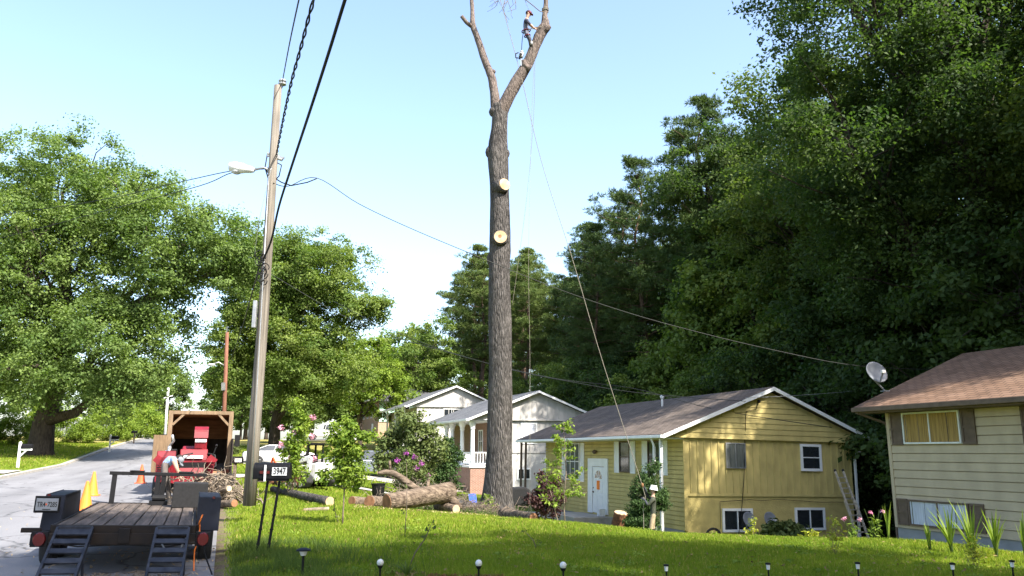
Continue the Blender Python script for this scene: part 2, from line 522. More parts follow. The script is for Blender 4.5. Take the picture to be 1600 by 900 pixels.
def shrub(name, label, cat, base, blobs, nclump, per, cr, leaf, lm, bm, seed, stems=7, group=None, flat=.8, asp=.55, extra=None, inner=.3, stem_r=.018, z0=-.05, up=.7, fork=0):
    rg = np.random.default_rng(seed); rnd = random.Random(seed)
    root = thing(name, label, cat, base, 0, group)
    pts, wh = blob_points(rg, blobs, nclump, inner)
    V, Q, T = leaf_cloud(rg, pts, rg.uniform(cr * .6, cr * 1.4, nclump), per, leaf, leaf * asp, flat, up=up)
    np_mesh('foliage', V, Q, lm, T, root)
    mb = MB()
    if fork: limb(mb, (0, 0, z0), (.01, 0, fork), stem_r * 1.5, stem_r * 1.1, rnd, seg=3, wob=.01, n=7)
    for j in range(stems):
        p = pts[rnd.randrange(nclump)]
        limb(mb, (.01, 0, fork - .02) if fork else (rnd.uniform(-.08, .08), rnd.uniform(-.08, .08), z0), p, stem_r, stem_r * .3, rnd, seg=4, wob=.08, n=5)
    mb.build('stem', bm, root, smooth=True)
    return root
# ------------------------------------------------------------------ material set
def ground_material():
    m, nt, b = _nodes('ground')
    L = nt.links.new
    tc = nt.nodes.new('ShaderNodeTexCoord')
    sx = nt.nodes.new('ShaderNodeSeparateXYZ'); L(tc.outputs['Object'], sx.inputs[0])
    def noise(s, d=5):
        n = nt.nodes.new('ShaderNodeTexNoise'); n.inputs['Scale'].default_value = s; n.inputs['Detail'].default_value = d
        L(tc.outputs['Object'], n.inputs['Vector']); return n.outputs[0]
    def ramp(x, c):
        r = nt.nodes.new('ShaderNodeValToRGB')
        while len(r.color_ramp.elements) < len(c): r.color_ramp.elements.new(.5)
        for e, (p, q) in zip(r.color_ramp.elements, c): e.position = p; e.color = (*q, 1)
        L(x, r.inputs[0]); return r.outputs[0]
    def math_(op, a, c=None, d=None):
        n = nt.nodes.new('ShaderNodeMath'); n.operation = op
        for i, x in enumerate((a, c, d)):
            if x is None: continue
            if isinstance(x, (int, float)): n.inputs[i].default_value = x
            else: L(x, n.inputs[i])
        return n.outputs[0]
    def mix(f, a, c):
        n = nt.nodes.new('ShaderNodeMix'); n.data_type = 'RGBA'; L(f, n.inputs[0]); L(a, n.inputs[6]); L(c, n.inputs[7]); return n.outputs[2]
    def smooth(x, lo, hi):
        n = nt.nodes.new('ShaderNodeMapRange'); n.interpolation_type = 'SMOOTHSTEP'; L(x, n.inputs[0]); n.inputs[1].default_value = lo; n.inputs[2].default_value = hi; return n.outputs[0]
    n1 = noise(.55); n2 = noise(5.0); n3 = noise(38.0, 3)
    grass = ramp(math_('MULTIPLY_ADD', n2, .5, math_('MULTIPLY', n1, .5)), [(.3, (.06, .10, .011)), (.5, (.11, .155, .016)), (.72, (.17, .20, .026))])
    dry = ramp(math_('MULTIPLY_ADD', n2, .5, math_('MULTIPLY', n1, .5)), [(.3, (.13, .16, .035)), (.5, (.25, .22, .07)), (.7, (.32, .27, .11))])
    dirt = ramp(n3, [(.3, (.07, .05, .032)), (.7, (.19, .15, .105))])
    wob = math_('MULTIPLY_ADD', noise(1.7), 5.0, -2.5)
    nn = math_('ADD', sx.outputs[0], wob)
    f_dry_r = smooth(math_('MULTIPLY_ADD', wob, 6, sx.outputs[1]), 60, 85)
    f_dry_l = math_('MULTIPLY', smooth(math_('MULTIPLY', nn, -1), 9, 13), .55)
    c = mix(math_('MAXIMUM', f_dry_r, f_dry_l), grass, dry)
    edge = math_('MULTIPLY_ADD', noise(2.6), 1.6, math_('ABSOLUTE', sx.outputs[0]))
    f_edge = math_('SUBTRACT', 1.0, smooth(edge, .72, 1.35))
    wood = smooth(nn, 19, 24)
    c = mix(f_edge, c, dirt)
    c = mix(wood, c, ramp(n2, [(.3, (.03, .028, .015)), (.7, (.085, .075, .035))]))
    L(c, b.inputs['Base Color'])
    b.inputs['Roughness'].default_value = .95; b.inputs['Specular IOR Level'].default_value = .1
    bp = nt.nodes.new('ShaderNodeBump'); bp.inputs['Strength'].default_value = .6; bp.inputs['Distance'].default_value = .06
    L(noise(22.0, 4), bp.inputs['Height']); L(bp.outputs[0], b.inputs['Normal'])
    return m

def asphalt_material():
    m, nt, b = _nodes('asphalt')
    L = nt.links.new
    tc = nt.nodes.new('ShaderNodeTexCoord')
    mp = nt.nodes.new('ShaderNodeMapping'); mp.inputs['Scale'].default_value = (1, .12, 1); L(tc.outputs['Object'], mp.inputs[0])
    n1 = nt.nodes.new('ShaderNodeTexNoise'); n1.inputs['Scale'].default_value = 1.2; n1.inputs['Detail'].default_value = 5; L(mp.outputs[0], n1.inputs['Vector'])
    n2 = nt.nodes.new('ShaderNodeTexNoise'); n2.inputs['Scale'].default_value = 60; n2.inputs['Detail'].default_value = 3; L(tc.outputs['Object'], n2.inputs['Vector'])
    vo = nt.nodes.new('ShaderNodeTexVoronoi'); vo.feature = 'DISTANCE_TO_EDGE'; vo.inputs['Scale'].default_value = .33
    n3 = nt.nodes.new('ShaderNodeTexNoise'); n3.inputs['Scale'].default_value = 1.5; n3.inputs['Detail'].default_value = 4; L(tc.outputs['Object'], n3.inputs['Vector'])
    va = nt.nodes.new('ShaderNodeMix'); va.data_type = 'RGBA'; va.blend_type = 'ADD'; va.inputs[0].default_value = .9
    L(tc.outputs['Object'], va.inputs[6]); L(n3.outputs['Color'], va.inputs[7]); L(va.outputs[2], vo.inputs['Vector'])
    cr = nt.nodes.new('ShaderNodeValToRGB'); cr.color_ramp.elements[0].position = .0; cr.color_ramp.elements[1].position = .016
    cr.color_ramp.elements[0].color = (.22, .22, .22, 1); cr.color_ramp.elements[1].color = (1, 1, 1, 1); L(vo.outputs['Distance'], cr.inputs[0])
    ad = nt.nodes.new('ShaderNodeMath'); ad.operation = 'MULTIPLY_ADD'; ad.inputs[1].default_value = .45; L(n2.outputs[0], ad.inputs[0])
    L(n1.outputs[0], ad.inputs[2])
    r = nt.nodes.new('ShaderNodeValToRGB'); r.color_ramp.elements[0].position = .42; r.color_ramp.elements[1].position = 1.0
    r.color_ramp.elements[0].color = (.11, .11, .118, 1); r.color_ramp.elements[1].color = (.205, .205, .215, 1); L(ad.outputs[0], r.inputs[0])
    mx = nt.nodes.new('ShaderNodeMix'); mx.data_type = 'RGBA'; mx.blend_type = 'MULTIPLY'; mx.inputs[0].default_value = .8
    L(r.outputs[0], mx.inputs[6]); L(cr.outputs[0], mx.inputs[7]); L(mx.outputs[2], b.inputs['Base Color'])
    b.inputs['Roughness'].default_value = .85; b.inputs['Specular IOR Level'].default_value = .3
    bp = nt.nodes.new('ShaderNodeBump'); bp.inputs['Strength'].default_value = .25; bp.inputs['Distance'].default_value = .02
    L(n2.outputs[0], bp.inputs['Height']); L(bp.outputs[0], b.inputs['Normal'])
    return m

M_GROUND = ground_material()
M_ASPH = asphalt_material()
M_CONC = mat('concrete', (.33, .31, .275), .9, var=.16, scale=3, bump=.2, bscale=40)
M_BLADE = leaf_mat('grass_blade', (.08, .15, .013), (.24, .295, .032), (1.5, 1.5, .7), .4, .7, straw=(.36, .29, .10))
M_BLADE.node_tree.nodes['Principled BSDF'].inputs['Specular IOR Level'].default_value = .15
M_WEED = leaf_mat('weed_blade', (.05, .095, .018), (.13, .175, .04), (1.3, 1.4, .7), .35)
M_OAK = leaf_mat('oak_leaf', (.05, .095, .023), (.17, .228, .066), (1.5, 1.7, .6), .36)
M_MAPLE = leaf_mat('maple_leaf', (.055, .105, .02), (.19, .235, .06), (1.5, 1.7, .6), .38)
M_DARKLEAF = leaf_mat('wood_leaf', (.023, .05, .016), (.082, .118, .034), (1.5, 1.8, .7), .4)
M_WOOD2 = leaf_mat('wood_leaf_light', (.034, .066, .016), (.125, .158, .04), (1.5, 1.7, .7), .4)
M_BRIGHTLEAF = leaf_mat('bright_leaf', (.09, .16, .02), (.24, .31, .05), (1.3, 1.4, .5), .4)
M_YELLEAF = leaf_mat('yellow_leaf', (.20, .24, .03), (.42, .44, .07), (1.2, 1.2, .5), .4)
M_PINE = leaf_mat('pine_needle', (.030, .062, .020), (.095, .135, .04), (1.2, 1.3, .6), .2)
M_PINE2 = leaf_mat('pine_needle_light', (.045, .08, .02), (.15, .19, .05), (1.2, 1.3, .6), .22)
M_YEW = leaf_mat('yew_leaf', (.022, .05, .014), (.06, .105, .03), (1.2, 1.4, .6), .2)
M_PURPLELEAF = leaf_mat('burgundy_leaf', (.035, .02, .02), (.085, .04, .038), (1.3, .9, .8), .25)
M_PINK = leaf_mat('pink_petal', (.55, .18, .32), (.75, .42, .5), (1, 1, 1), .3)
M_PURPLE = leaf_mat('purple_petal', (.28, .05, .30), (.50, .12, .45), (1, 1, 1), .3)
M_HOLLY = leaf_mat('shrub_leaf', (.045, .075, .02), (.15, .18, .06), (1.2, 1.3, .6), .25)
M_DRYLEAF = leaf_mat('dry_leaf', (.11, .075, .03), (.26, .2, .08), (1, 1, 1), .2)

M_BARK = bark_mat('bark', (.022, .020, .019), (.122, .112, .105), 11, .17, 1.0, .14)
M_BARKD = bark_mat('dark_bark', (.022, .018, .015), (.075, .06, .048), 7, .2)
M_PINEBARK = bark_mat('pine_bark', (.045, .03, .022), (.14, .095, .07), 6, .25)
M_LOGBARK = mat('log_bark', (.045, .033, .025), .95, scale=5, stretch=(.5, 2.5, 2.5), bump=1.0, bscale=9, col2=(.20, .155, .115), spec=.1, detail=7)
M_SAWN2 = mat('shaded_sawn_wood', (.20, .095, .045), .85, var=.3, scale=7)  # darker sawn wood with the shade on log ends put into its colour
M_LIMB = bark_mat('limb_bark', (.030, .025, .022), (.165, .132, .115), 9, .35, .7, .04)
M_STEM = mat('stem', (.13, .10, .075), .9, var=.3, scale=12)
M_TWIG = mat('twig', (.17, .135, .10), .9, var=.4, scale=8)
M_POLE = bark_mat('weathered_pole', (.07, .062, .052), (.19, .168, .14), 10, .03, .5, .02)
M_POLER = mat('red_brown_pole', (.16, .07, .045), .9, var=.3, scale=3, stretch=(1, 1, .2))

def sawn_material():
    m, nt, b = _nodes('sawn_wood')
    tc = nt.nodes.new('ShaderNodeTexCoord'); L = nt.links.new
    n = nt.nodes.new('ShaderNodeTexNoise'); n.inputs['Scale'].default_value = 5; n.inputs['Detail'].default_value = 5; L(tc.outputs['Object'], n.inputs['Vector'])
    r = nt.nodes.new('ShaderNodeValToRGB'); r.color_ramp.elements[0].position = .3; r.color_ramp.elements[1].position = .62
    r.color_ramp.elements[0].color = (.32, .20, .095, 1); r.color_ramp.elements[1].color = (.50, .38, .24, 1); L(n.outputs[0], r.inputs[0])
    L(r.outputs[0], b.inputs['Base Color']); b.inputs['Roughness'].default_value = .8
    return m
M_SAWN = sawn_material()
M_HEART = mat('heartwood', (.22, .11, .05), .85, var=.35, scale=9)

M_BLACKM = mat('black_metal', (.006, .006, .007), .6, var=.25, scale=5, spec=.2)
M_NAVY = mat('dark_blue_steel', (.010, .0125, .021), .6, var=.35, scale=4, spec=.2)
M_FRAME = mat('worn_frame_paint', (.006, .006, .007), .65, scale=5, spec=.2, col2=(.022, .015, .011), detail=8)
M_RAMP = mat('scuffed_ramp_paint', (.009, .011, .018), .55, scale=9, spec=.25, col2=(.032, .035, .046), detail=8)
M_GREYM = mat('grey_metal', (.33, .34, .35), .45, metal=.6, var=.15)
M_ALU = mat('aluminium', (.5, .5, .5), .4, metal=.7, var=.15)
M_RUST = mat('rust', (.13, .055, .025), .9, var=.5, scale=12)
M_WHITE = mat('white_paint', (.74, .74, .73), .55, var=.06, scale=2)
M_WHITE2 = mat('worn_white_paint', (.66, .66, .65), .6, var=.12, scale=5)
M_RUBBER = mat('rubber', (.02, .02, .021), .85, var=.3)
M_RED = mat('red_paint', (.15, .006, .012), .5, var=.35, scale=4, spec=.35, detail=7)
M_REDLENS = mat('red_lens', (.09, .005, .006), .25, var=.1)
M_ORANGE = mat('orange_plastic', (.85, .20, .025), .5, var=.1)
M_CONE2 = mat('red_orange_plastic', (.62, .10, .03), .55, var=.12)
M_PLANK = mat('deck_plank', (.085, .066, .054), .9, var=.55, scale=2.2, stretch=(7, .5, 1), bump=.4)
M_GAP = mat('deck_gap', (.012, .01, .009), .95)
M_PLY = mat('plywood', (.32, .17, .085), .85, var=.35, scale=2, stretch=(1, 1, 6))
M_PLYLT = mat('pale_lumber', (.17, .115, .068), .85, var=.25, scale=3, stretch=(4, 4, 1))
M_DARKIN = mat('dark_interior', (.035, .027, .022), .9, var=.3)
M_BLACKCLOTH = mat('black_cloth', (.012, .012, .013), .95, var=.3, scale=20)
M_GLASSD = glass_mat('dark_glass', (.018, .022, .026))
M_GLASSCAR = glass_mat('car_glass', (.03, .035, .04), .05)
M_TYRE = M_RUBBER
M_SKIN = mat('skin', (.42, .25, .18), .6, var=.08)
M_BLACKTX = mat('black_letter', (.02, .02, .02), .6)
M_WHITETX = mat('white_letter', (.78, .78, .76), .5)

M_YSIDE = mat('yellow_siding', (.48, .385, .145), .7, var=.15, scale=2.5, stretch=(1, 1, .5), detail=7)
M_YBLOCK = mat('yellow_block', (.44, .355, .13), .85, var=.10, scale=3, bump=.25, bscale=18)
M_CREAM = mat('cream_siding', (.43, .345, .235), .7, var=.10, scale=2.5, stretch=(1, 1, .5), detail=7)
M_WSIDE = mat('white_siding', (.46, .44, .415), .65, var=.14, scale=2.2, stretch=(1, 1, .4), detail=6)
M_WBLOCK = mat('white_block', (.48, .465, .44), .8, var=.07, scale=3)
M_BRICK = brick_mat('red_brick', (.20, .085, .055), (.27, .12, .08), (.36, .32, .27))
M_BRICK2 = brick_mat('tan_brick', (.30, .18, .11), (.36, .22, .14), (.4, .36, .3))
M_MINT = mat('mint_siding', (.40, .62, .50), .6, var=.05)
M_ROOFY = shingle_mat('grey_shingle', (.105, .083, .068), (.145, .117, .098), (.035, .028, .026))
M_ROOFB = shingle_mat('brown_shingle', (.145, .086, .055), (.19, .118, .08), (.045, .03, .022))
M_ROOFG = shingle_mat('blue_grey_shingle', (.10, .105, .115), (.14, .145, .155), (.05, .05, .055))
M_ROOFD = shingle_mat('dark_shingle', (.055, .055, .06), (.085, .085, .09), (.025, .025, .03))
M_BROWNT = mat('brown_trim', (.115, .078, .055), .7, var=.2, scale=6)
M_CURTG = mat('gold_curtain', (.30, .19, .06), .9, var=.35, scale=9, stretch=(3, 3, .15))
M_CURTW = mat('white_curtain', (.45, .47, .53), .9, var=.16, scale=8, stretch=(3, 3, .3))
M_CURTD = mat('dim_curtain', (.10, .11, .10), .9, var=.4, scale=6, stretch=(4, 4, .2))
M_FOUND = mat('grey_foundation', (.25, .25, .26), .9, var=.1, scale=3)
M_TANBLK = mat('concrete_step', (.33, .30, .26), .9, var=.2, scale=3)

# ------------------------------------------------------------------ ground, road, drives
rs = np.unique(np.concatenate([np.arange(-40, 62, 1.0), np.arange(62, 130, 3.0), np.array([-400, -200, -120, -80, -60, 140, 160, 200, 260, 340, 450, 600, 900])]))
nsv = np.unique(np.concatenate([np.arange(.25, 34, .75), np.array([0.0, -.02, -8.7, -8.68, -8.9, -8.88, -4, -9.5, -10.5, -12, -15, -20, -30, -45, -70, -110, -200, -400, -900, 36, 40, 45, 52, 60, 80, 110, 160, 250, 420, 900])]))
GR, GN = np.meshgrid(rs, nsv, indexing='ij')
GZ = ground_rn(GR, GN)
Vg = np.stack([GN, GR, GZ], -1).reshape(-1, 3)
nr, nn_ = len(rs), len(nsv)
ii, jj = np.meshgrid(np.arange(nr - 1), np.arange(nn_ - 1), indexing='ij')
Qg = np.stack([ii * nn_ + jj, ii * nn_ + jj + 1, (ii + 1) * nn_ + jj + 1, (ii + 1) * nn_ + jj], -1).reshape(-1, 4)
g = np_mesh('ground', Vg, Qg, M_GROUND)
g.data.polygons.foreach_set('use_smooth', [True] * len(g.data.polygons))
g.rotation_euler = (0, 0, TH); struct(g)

def strip(name, n0, n1, r0, r1, lift, m, thick=None):
    mb = MB(); rr = rs[(rs > r0) & (rs < r1)]; rr = np.concatenate([[r0], rr, [r1]])
    vs = []; fs = []
    for r in rr:
        z = float(zr(r)) + lift
        vs += [(n0, r, z), (n1, r, z), (n0, r, z - .3), (n1, r, z - .3)]
    for i in range(len(rr) - 1):
        a = i * 4; b = a + 4
        fs += [(a, a + 1, b + 1, b), (a + 2, a, b, b + 2), (a + 1, a + 3, b + 3, b + 1)]
    mb.add(vs, fs)
    o = mb.build(name, m, None, origin=(0, 0, 0)); o.rotation_euler = (0, 0, TH)
    return struct(o)
strip('road', -8.7, 0.0, -120, 300, 0.0, M_ASPH)
strip('kerb', -8.96, -8.69, -120, 300, .11, M_CONC)

def drape(name, r0, r1, n0, n1, lift, m, step=.5, skirt=.12):
    rr = np.linspace(r0, r1, max(3, int((r1 - r0) / step) + 1)); nq = np.linspace(n0, n1, max(3, int((n1 - n0) / step) + 1))
    R_, N_ = np.meshgrid(rr, nq, indexing='ij'); Z_ = ground_rn(R_, N_) + lift
    V = np.stack([N_, R_, Z_], -1).reshape(-1, 3); a, b = len(rr), len(nq)
    i, j = np.meshgrid(np.arange(a - 1), np.arange(b - 1), indexing='ij')
    Q = np.stack([i * b + j, i * b + j + 1, (i + 1) * b + j + 1, (i + 1) * b + j], -1).reshape(-1, 4)
    o = np_mesh(name, V, Q, m); o.rotation_euler = (0, 0, TH)
    return struct(o)
drape('driveway', 35.5, 38.5, .15, 15.5, .05, M_CONC)
drape('driveway', 51.8, 57.0, .15, 15.0, .06, M_CONC)
drape('driveway', 96, 99.5, 5, 15.5, .06, M_CONC)
drape('driveway', 41.5, 45.0, -24, -9.0, .05, M_CONC)

# ------------------------------------------------------------------ house parts
def fpt(face, c, a, z, out):
    return (a, c - out, z) if face == 'y' else (c - out, a, z)
def fbox(mb, face, c, a0, a1, z0, z1, o0, o1, mi=0):
    if face == 'y': mb.bb(a0, a1, c - o1, c - o0, z0, z1, mi)
    else: mb.bb(c - o1, c - o0, a0, a1, z0, z1, mi)
def lap(mb, face, c, a0, a1, z0, z1, h=.2, span=None, t=.026, gap=.02):
    z = z0
    while z < z1 - .01:
        zt = min(z + h, z1); b0, b1 = span(z, zt) if span else (a0, a1)
        if b1 - b0 > .05:
            zg = zt - gap
            mb.prism([(c - t, z), (c - .006, zg), (c + .035, zg), (c + .035, z)], 0 if face == 'y' else 1, b0, b1)
        z += h
def batten(mb, face, c, a0, a1, z0, z1, step=.3):
    fbox(mb, face, c, a0, a1, z0, z1, -.05, 0)
    a = a0 + step / 2
    while a < a1:
        fbox(mb, face, c, a - .024, a + .024, z0 + .005, z1 - .005, -.01, .034); a += step
def window(parent, face, c, a0, a1, z0, z1, fm, pm, vb=(), hb=(), fw=.06, depth=.05, name='window', cur=None, curlo=None):
    mb = MB()
    fbox(mb, face, c, a0, a0 + fw, z0, z1, 0, depth); fbox(mb, face, c, a1 - fw, a1, z0, z1, 0, depth)
    fbox(mb, face, c, a0 + fw, a1 - fw, z1 - fw, z1, 0, depth); fbox(mb, face, c, a0 + fw, a1 - fw, z0, z0 + fw, 0, depth + .012)
    for f in vb:
        a = a0 + (a1 - a0) * f; fbox(mb, face, c, a - .018, a + .018, z0 + fw, z1 - fw, 0, depth - .008)
    for f in hb:
        z = z0 + (z1 - z0) * f; fbox(mb, face, c, a0 + fw, a1 - fw, z - .018, z + .018, 0, depth - .014)
    w = mb.build(name, fm, parent)
    p = MB(); fbox(p, face, c, a0 + fw, a1 - fw, z0 + fw, z1 - fw, .006, .016); p.build('pane', pm, w)
    if cur:
        q = MB(); lo = z0 + fw if curlo is None else curlo
        n = 30; aw = a1 - a0 - 2 * fw - .02; vs = []; fs = []
        for i in range(n + 1):
            a = a0 + fw + .01 + aw * i / n; o = .024 + .006 * math.sin(i * 1.9) + .004 * math.sin(i * .8)
            vs += [fpt(face, c, a, lo, o), fpt(face, c, a, z1 - fw, o)]
        for i in range(n): fs.append((2 * i, 2 * i + 2, 2 * i + 3, 2 * i + 1))
        q.add(vs, fs); q.build('curtain', cur, w, smooth=True)
    return w
def shutter(parent, face, c, a0, a1, z0, z1, m, louver=True):
    mb = MB(); w = a1 - a0
    fbox(mb, face, c, a0, a0 + .05, z0, z1, 0, .035); fbox(mb, face, c, a1 - .05, a1, z0, z1, 0, .035)
    for z in (z0, (z0 + z1) / 2 - .03, z1 - .06): fbox(mb, face, c, a0 + .05, a1 - .05, z, z + .06, 0, .035)
    fbox(mb, face, c, a0 + .05, a1 - .05, z0 + .06, z1 - .06, 0, .015)
    if louver:
        z = z0 + .09
        while z < z1 - .09:
            fbox(mb, face, c, a0 + .05, a1 - .05, z, z + .02, .012, .028); z += .06
    return mb.build('shutter', m, parent)
def gutter(parent, face_pts, m, w=.11, name='gutter'):
    mb = MB(); mb.bar(face_pts[0], face_pts[1], w, w); return mb.build(name, m, parent, bevel=.01)
def pipe(parent, pts, m, w=.08, name='downspout'):
    mb = MB()
    for a, b in zip(pts[:-1], pts[1:]): mb.bar(a, b, w, w * .8)
    return mb.build(name, m, parent)
def gable_roof(parent, x0, x1, zx, ridge_x, zr_, y0, y1, m, t=.14, fascia=None, fm=None):
    # two slabs meeting at the ridge; x0/x1 eaves at height zx
    for xe in (x0, x1):
        dx = ridge_x - xe; L = math.hypot(dx, zr_ - zx); nx, nz = -(zr_ - zx) / L * (1 if dx > 0 else -1), abs(dx) / L
        mb = MB()
        rx = ridge_x - (.002 if dx > 0 else -.002)
        poly = [(xe, zx), (rx, zr_), (rx + nx * t, zr_ + nz * t * 1.0), (xe + nx * t, zx + nz * t)]
        if dx > 0: poly[2] = (rx, zr_ + t / max(.2, nz))
        else: poly[2] = (rx, zr_ + t / max(.2, nz))
        mb.prism(poly, 1, y0, y1)
        mb.build('roof', m, parent)
        if fm:
            for yy in (y0 - .035, y1 + .003):
                f = MB(); f.prism([(xe, zx - .06), (rx, zr_ - .06), (rx, zr_ + t * .9), (xe, zx + t * .85)], 1, yy, yy + .032)
                f.build('rake_board', fm, parent)

def base_of(c, dz=0): return Vector((c[0], c[1], c[2] + dz))

# ------------------------------------------------------------------ yellow house
YB = -1.75
hy = thing('yellow_house', 'yellow split-level house with grey shingle roof, white front door and board siding', 'house', (6.45, 31, YB), TH, ry=math.radians(1.3))
GW, GL = 7.9, 15.5
mb = MB(); mb.bb(0.02, GW - .02, .02, 14.0, -.9, 1.72); mb.build('basement_wall', M_YBLOCK, hy)
mb = MB(); batten(mb, 'y', 0.0, .12, GW, 1.80, 3.86, .315); mb.build('batten_wall', M_YSIDE, hy)
mb = MB(); fbox(mb, 'y', 0, -.01, GW + .01, 1.70, 1.80, -.03, .035); mb.build('trim_board', M_YSIDE, hy)
mb = MB(); mb.bb(.06, GW - .06, .08, 13.95, 1.72, 3.85); mb.build('wall_core', M_YSIDE, hy)
def gspan(z, zt):
    k = (zt - 3.86) / (5.80 - 3.86); mid = GW / 2; h = GW / 2 + 1.02
    return (mid - h * (1 - k), mid + h * (1 - k))
mb = MB(); lap(mb, 'y', -.12, 0, 0, 3.86, 5.75, .21, gspan)
mb.prism([(-1.0, 3.87), (GW + 1.0, 3.87), (GW / 2, 5.78)], 1, -.09, .1)
mb.build('gable_siding', M_YSIDE, hy)
mb = MB(); mb.prism([(-1.0, 3.87), (GW + 1.0, 3.87), (GW / 2, 5.78)], 1, 15.2, 15.4); mb.build('gable_end', M_YSIDE, hy)
mb = MB(); lap(mb, 'x', 0.0, .0, 14.0, .45, 3.82, .17); mb.bb(-.03, .12, -.03, .0, .45, 3.84); mb.build('front_siding', M_YSIDE, hy)
mb = MB(); mb.bb(-.03, .02, .03, 14.0, -.9, .44); mb.build('foundation', M_FOUND, hy)
mb = MB(); mb.bb(-1.05, .0, -.05, 15.4, 3.80, 3.85); mb.bb(GW, GW + .98, -.05, 15.4, 3.80, 3.85); mb.build('soffit', M_WHITE2, hy)
gable_roof(hy, -1.09, GW + 1.09, 3.86, GW / 2, 5.86, -.38, 15.6, M_ROOFY, .1, fm=M_WHITE)
gutter(hy, ((-1.16, -.4, 3.87), (-1.16, 15.6, 3.87)), M_WHITE)
gutter(hy, ((GW + 1.16, -.4, 3.87), (GW + 1.16, 15.6, 3.87)), M_WHITE)
mb = MB(); mb.tube([(GW / 2 - 1.2, 6.3, 5.2), (GW / 2 - 1.2, 6.3, 5.85)], .05); mb.lathe([(.09, 5.85), (.11, 5.95), (.02, 6.02)], 10, (GW / 2 - 1.2, 6.3, 0)); mb.build('roof_vent', M_WHITE2, hy)
for a in (0.05, 14.6, 15.3):
    mb = MB(); mm = M_WHITE if a < 1 else M_BROWNT
    mb.bb(-1.0, -.9, a - .05, a + .05, -.3, 3.79); mb.bb(-1.04, -.86, a - .09, a + .09, -.3, -.15); mb.build('porch_post', mm, hy)
pipe(hy, [(-1.12, .55, 3.85), (-1.02, .5, 3.6), (-1.0, .48, 3.5), (-1.0, .48, -.1), (-1.25, .4, -.22)], M_WHITE, .085)
pipe(hy, [(GW + 1.1, -.2, 3.8), (GW + .15, -.12, 3.45), (GW + .08, -.1, 3.3), (GW + .08, -.1, .1), (GW + .2, -.4, -.05)], M_WHITE, .085)
# front: windows, shutters, door
window(hy, 'x', -.02, 9.5, 11.2, 1.95, 3.75, M_WHITE, M_GLASSD, (.33, .66), (.5,), cur=M_CURTD)
shutter(hy, 'x', -.022, 9.0, 9.42, 1.9, 3.75, M_WHITE); shutter(hy, 'x', -.022, 11.28, 11.7, 1.9, 3.75, M_WHITE)
for (a0, a1) in ((4.3, 5.25), (1.65, 2.7)):
    window(hy, 'x', -.02, a0, a1, 2.45, 3.76, M_BROWNT, M_GLASSD, (), (.5,), fw=.05)
    shutter(hy, 'x', -.022, a0 - .5, a0 - .04, 2.42, 3.77, M_WHITE); shutter(hy, 'x', -.022, a1 + .04, a1 + .5, 2.42, 3.77, M_WHITE)
mb = MB()
fbox(mb, 'x', -.02, 6.4, 6.75, .55, 3.02, 0, .05); fbox(mb, 'x', -.02, 8.0, 8.5, .55, 3.02, 0, .05); fbox(mb, 'x', -.02, 6.75, 8.0, 2.66, 3.02, 0, .05)
mb.build('door_surround', M_WHITE, hy)
mb = MB(); fbox(mb, 'x', -.02, 6.78, 7.97, .58, 2.64, 0, .03)
for (a0, a1) in ((6.9, 7.3), (7.45, 7.85)):
    for (z0, z1) in ((.75, 1.35), (1.5, 1.95)):
        fbox(mb, 'x', -.02, a0, a1, z0, z1, .03, .042)
door = mb.build('door', M_WHITE, hy, bevel=.006)
mb = MB()
for k in range(4):
    a = math.radians(18 + 48 * k); vs = [fpt('x', -.02, 7.375 + .05 * math.cos(a + .4), 2.12 + .05 * math.sin(a + .4), .036)]
    for t in (a - .3, a, a + .36): vs.append(fpt('x', -.02, 7.375 + .36 * math.cos(t), 2.12 + .36 * math.sin(t), .036))
    mb.add(vs, [(0, 1, 2, 3)])
mb.build('fanlight', M_GLASSD, door)
mb = MB(); fbox(mb, 'x', -.02, 7.2, 7.52, 1.62, 2.02, .045, .05); mb.build('notice', M_ORANGE, door)
mb = MB(); mb.ball((-.08, 7.87, 1.5), .045); mb.build('handle', M_BROWNT, door)
mb = MB(); mb.ball((-.07, 7.87, 1.68), .03); mb.build('lock', M_BROWNT, door)
mb = MB(); mb.lathe([(.03, 0), (.10, .05), (.11, .14), (.03, .2)], 10, (-.14, 7.6, 3.22)); mb.build('porch_light', M_BROWNT, hy)
mb = MB(); mb.bb(-1.9, -.035, 5.9, 9.2, -.9, .5); mb.bb(-2.35, -1.9, 6.2, 8.9, -.9, .22); mb.bb(-2.8, -2.35, 6.2, 8.9, -.9, -.05); mb.build('front_step', M_TANBLK, hy, bevel=.02)
mb = MB(); mb.bb(-.5, -.2, 6.35, 6.6, .5, .82); mb.build('step_box', M_WHITE2, hy, bevel=.02)
# gable windows
window(hy, 'y', -.036, 1.83, 2.72, 2.75, 3.72, M_GREYM, M_GLASSD, (.5,), (), fw=.04, cur=M_CURTD)
window(hy, 'y', -.036, 5.33, 6.35, 2.70, 3.76, M_WHITE, M_GLASSD, (), (.5,), fw=.1)
window(hy, 'y', .02, 1.62, 2.98, .38, 1.25, M_WHITE, M_GLASSD, (.5,), (), fw=.09, depth=.06)
window(hy, 'y', .02, 4.96, 6.4, .42, 1.28, M_WHITE, M_GLASSD, (.5,), (), fw=.09, depth=.06)
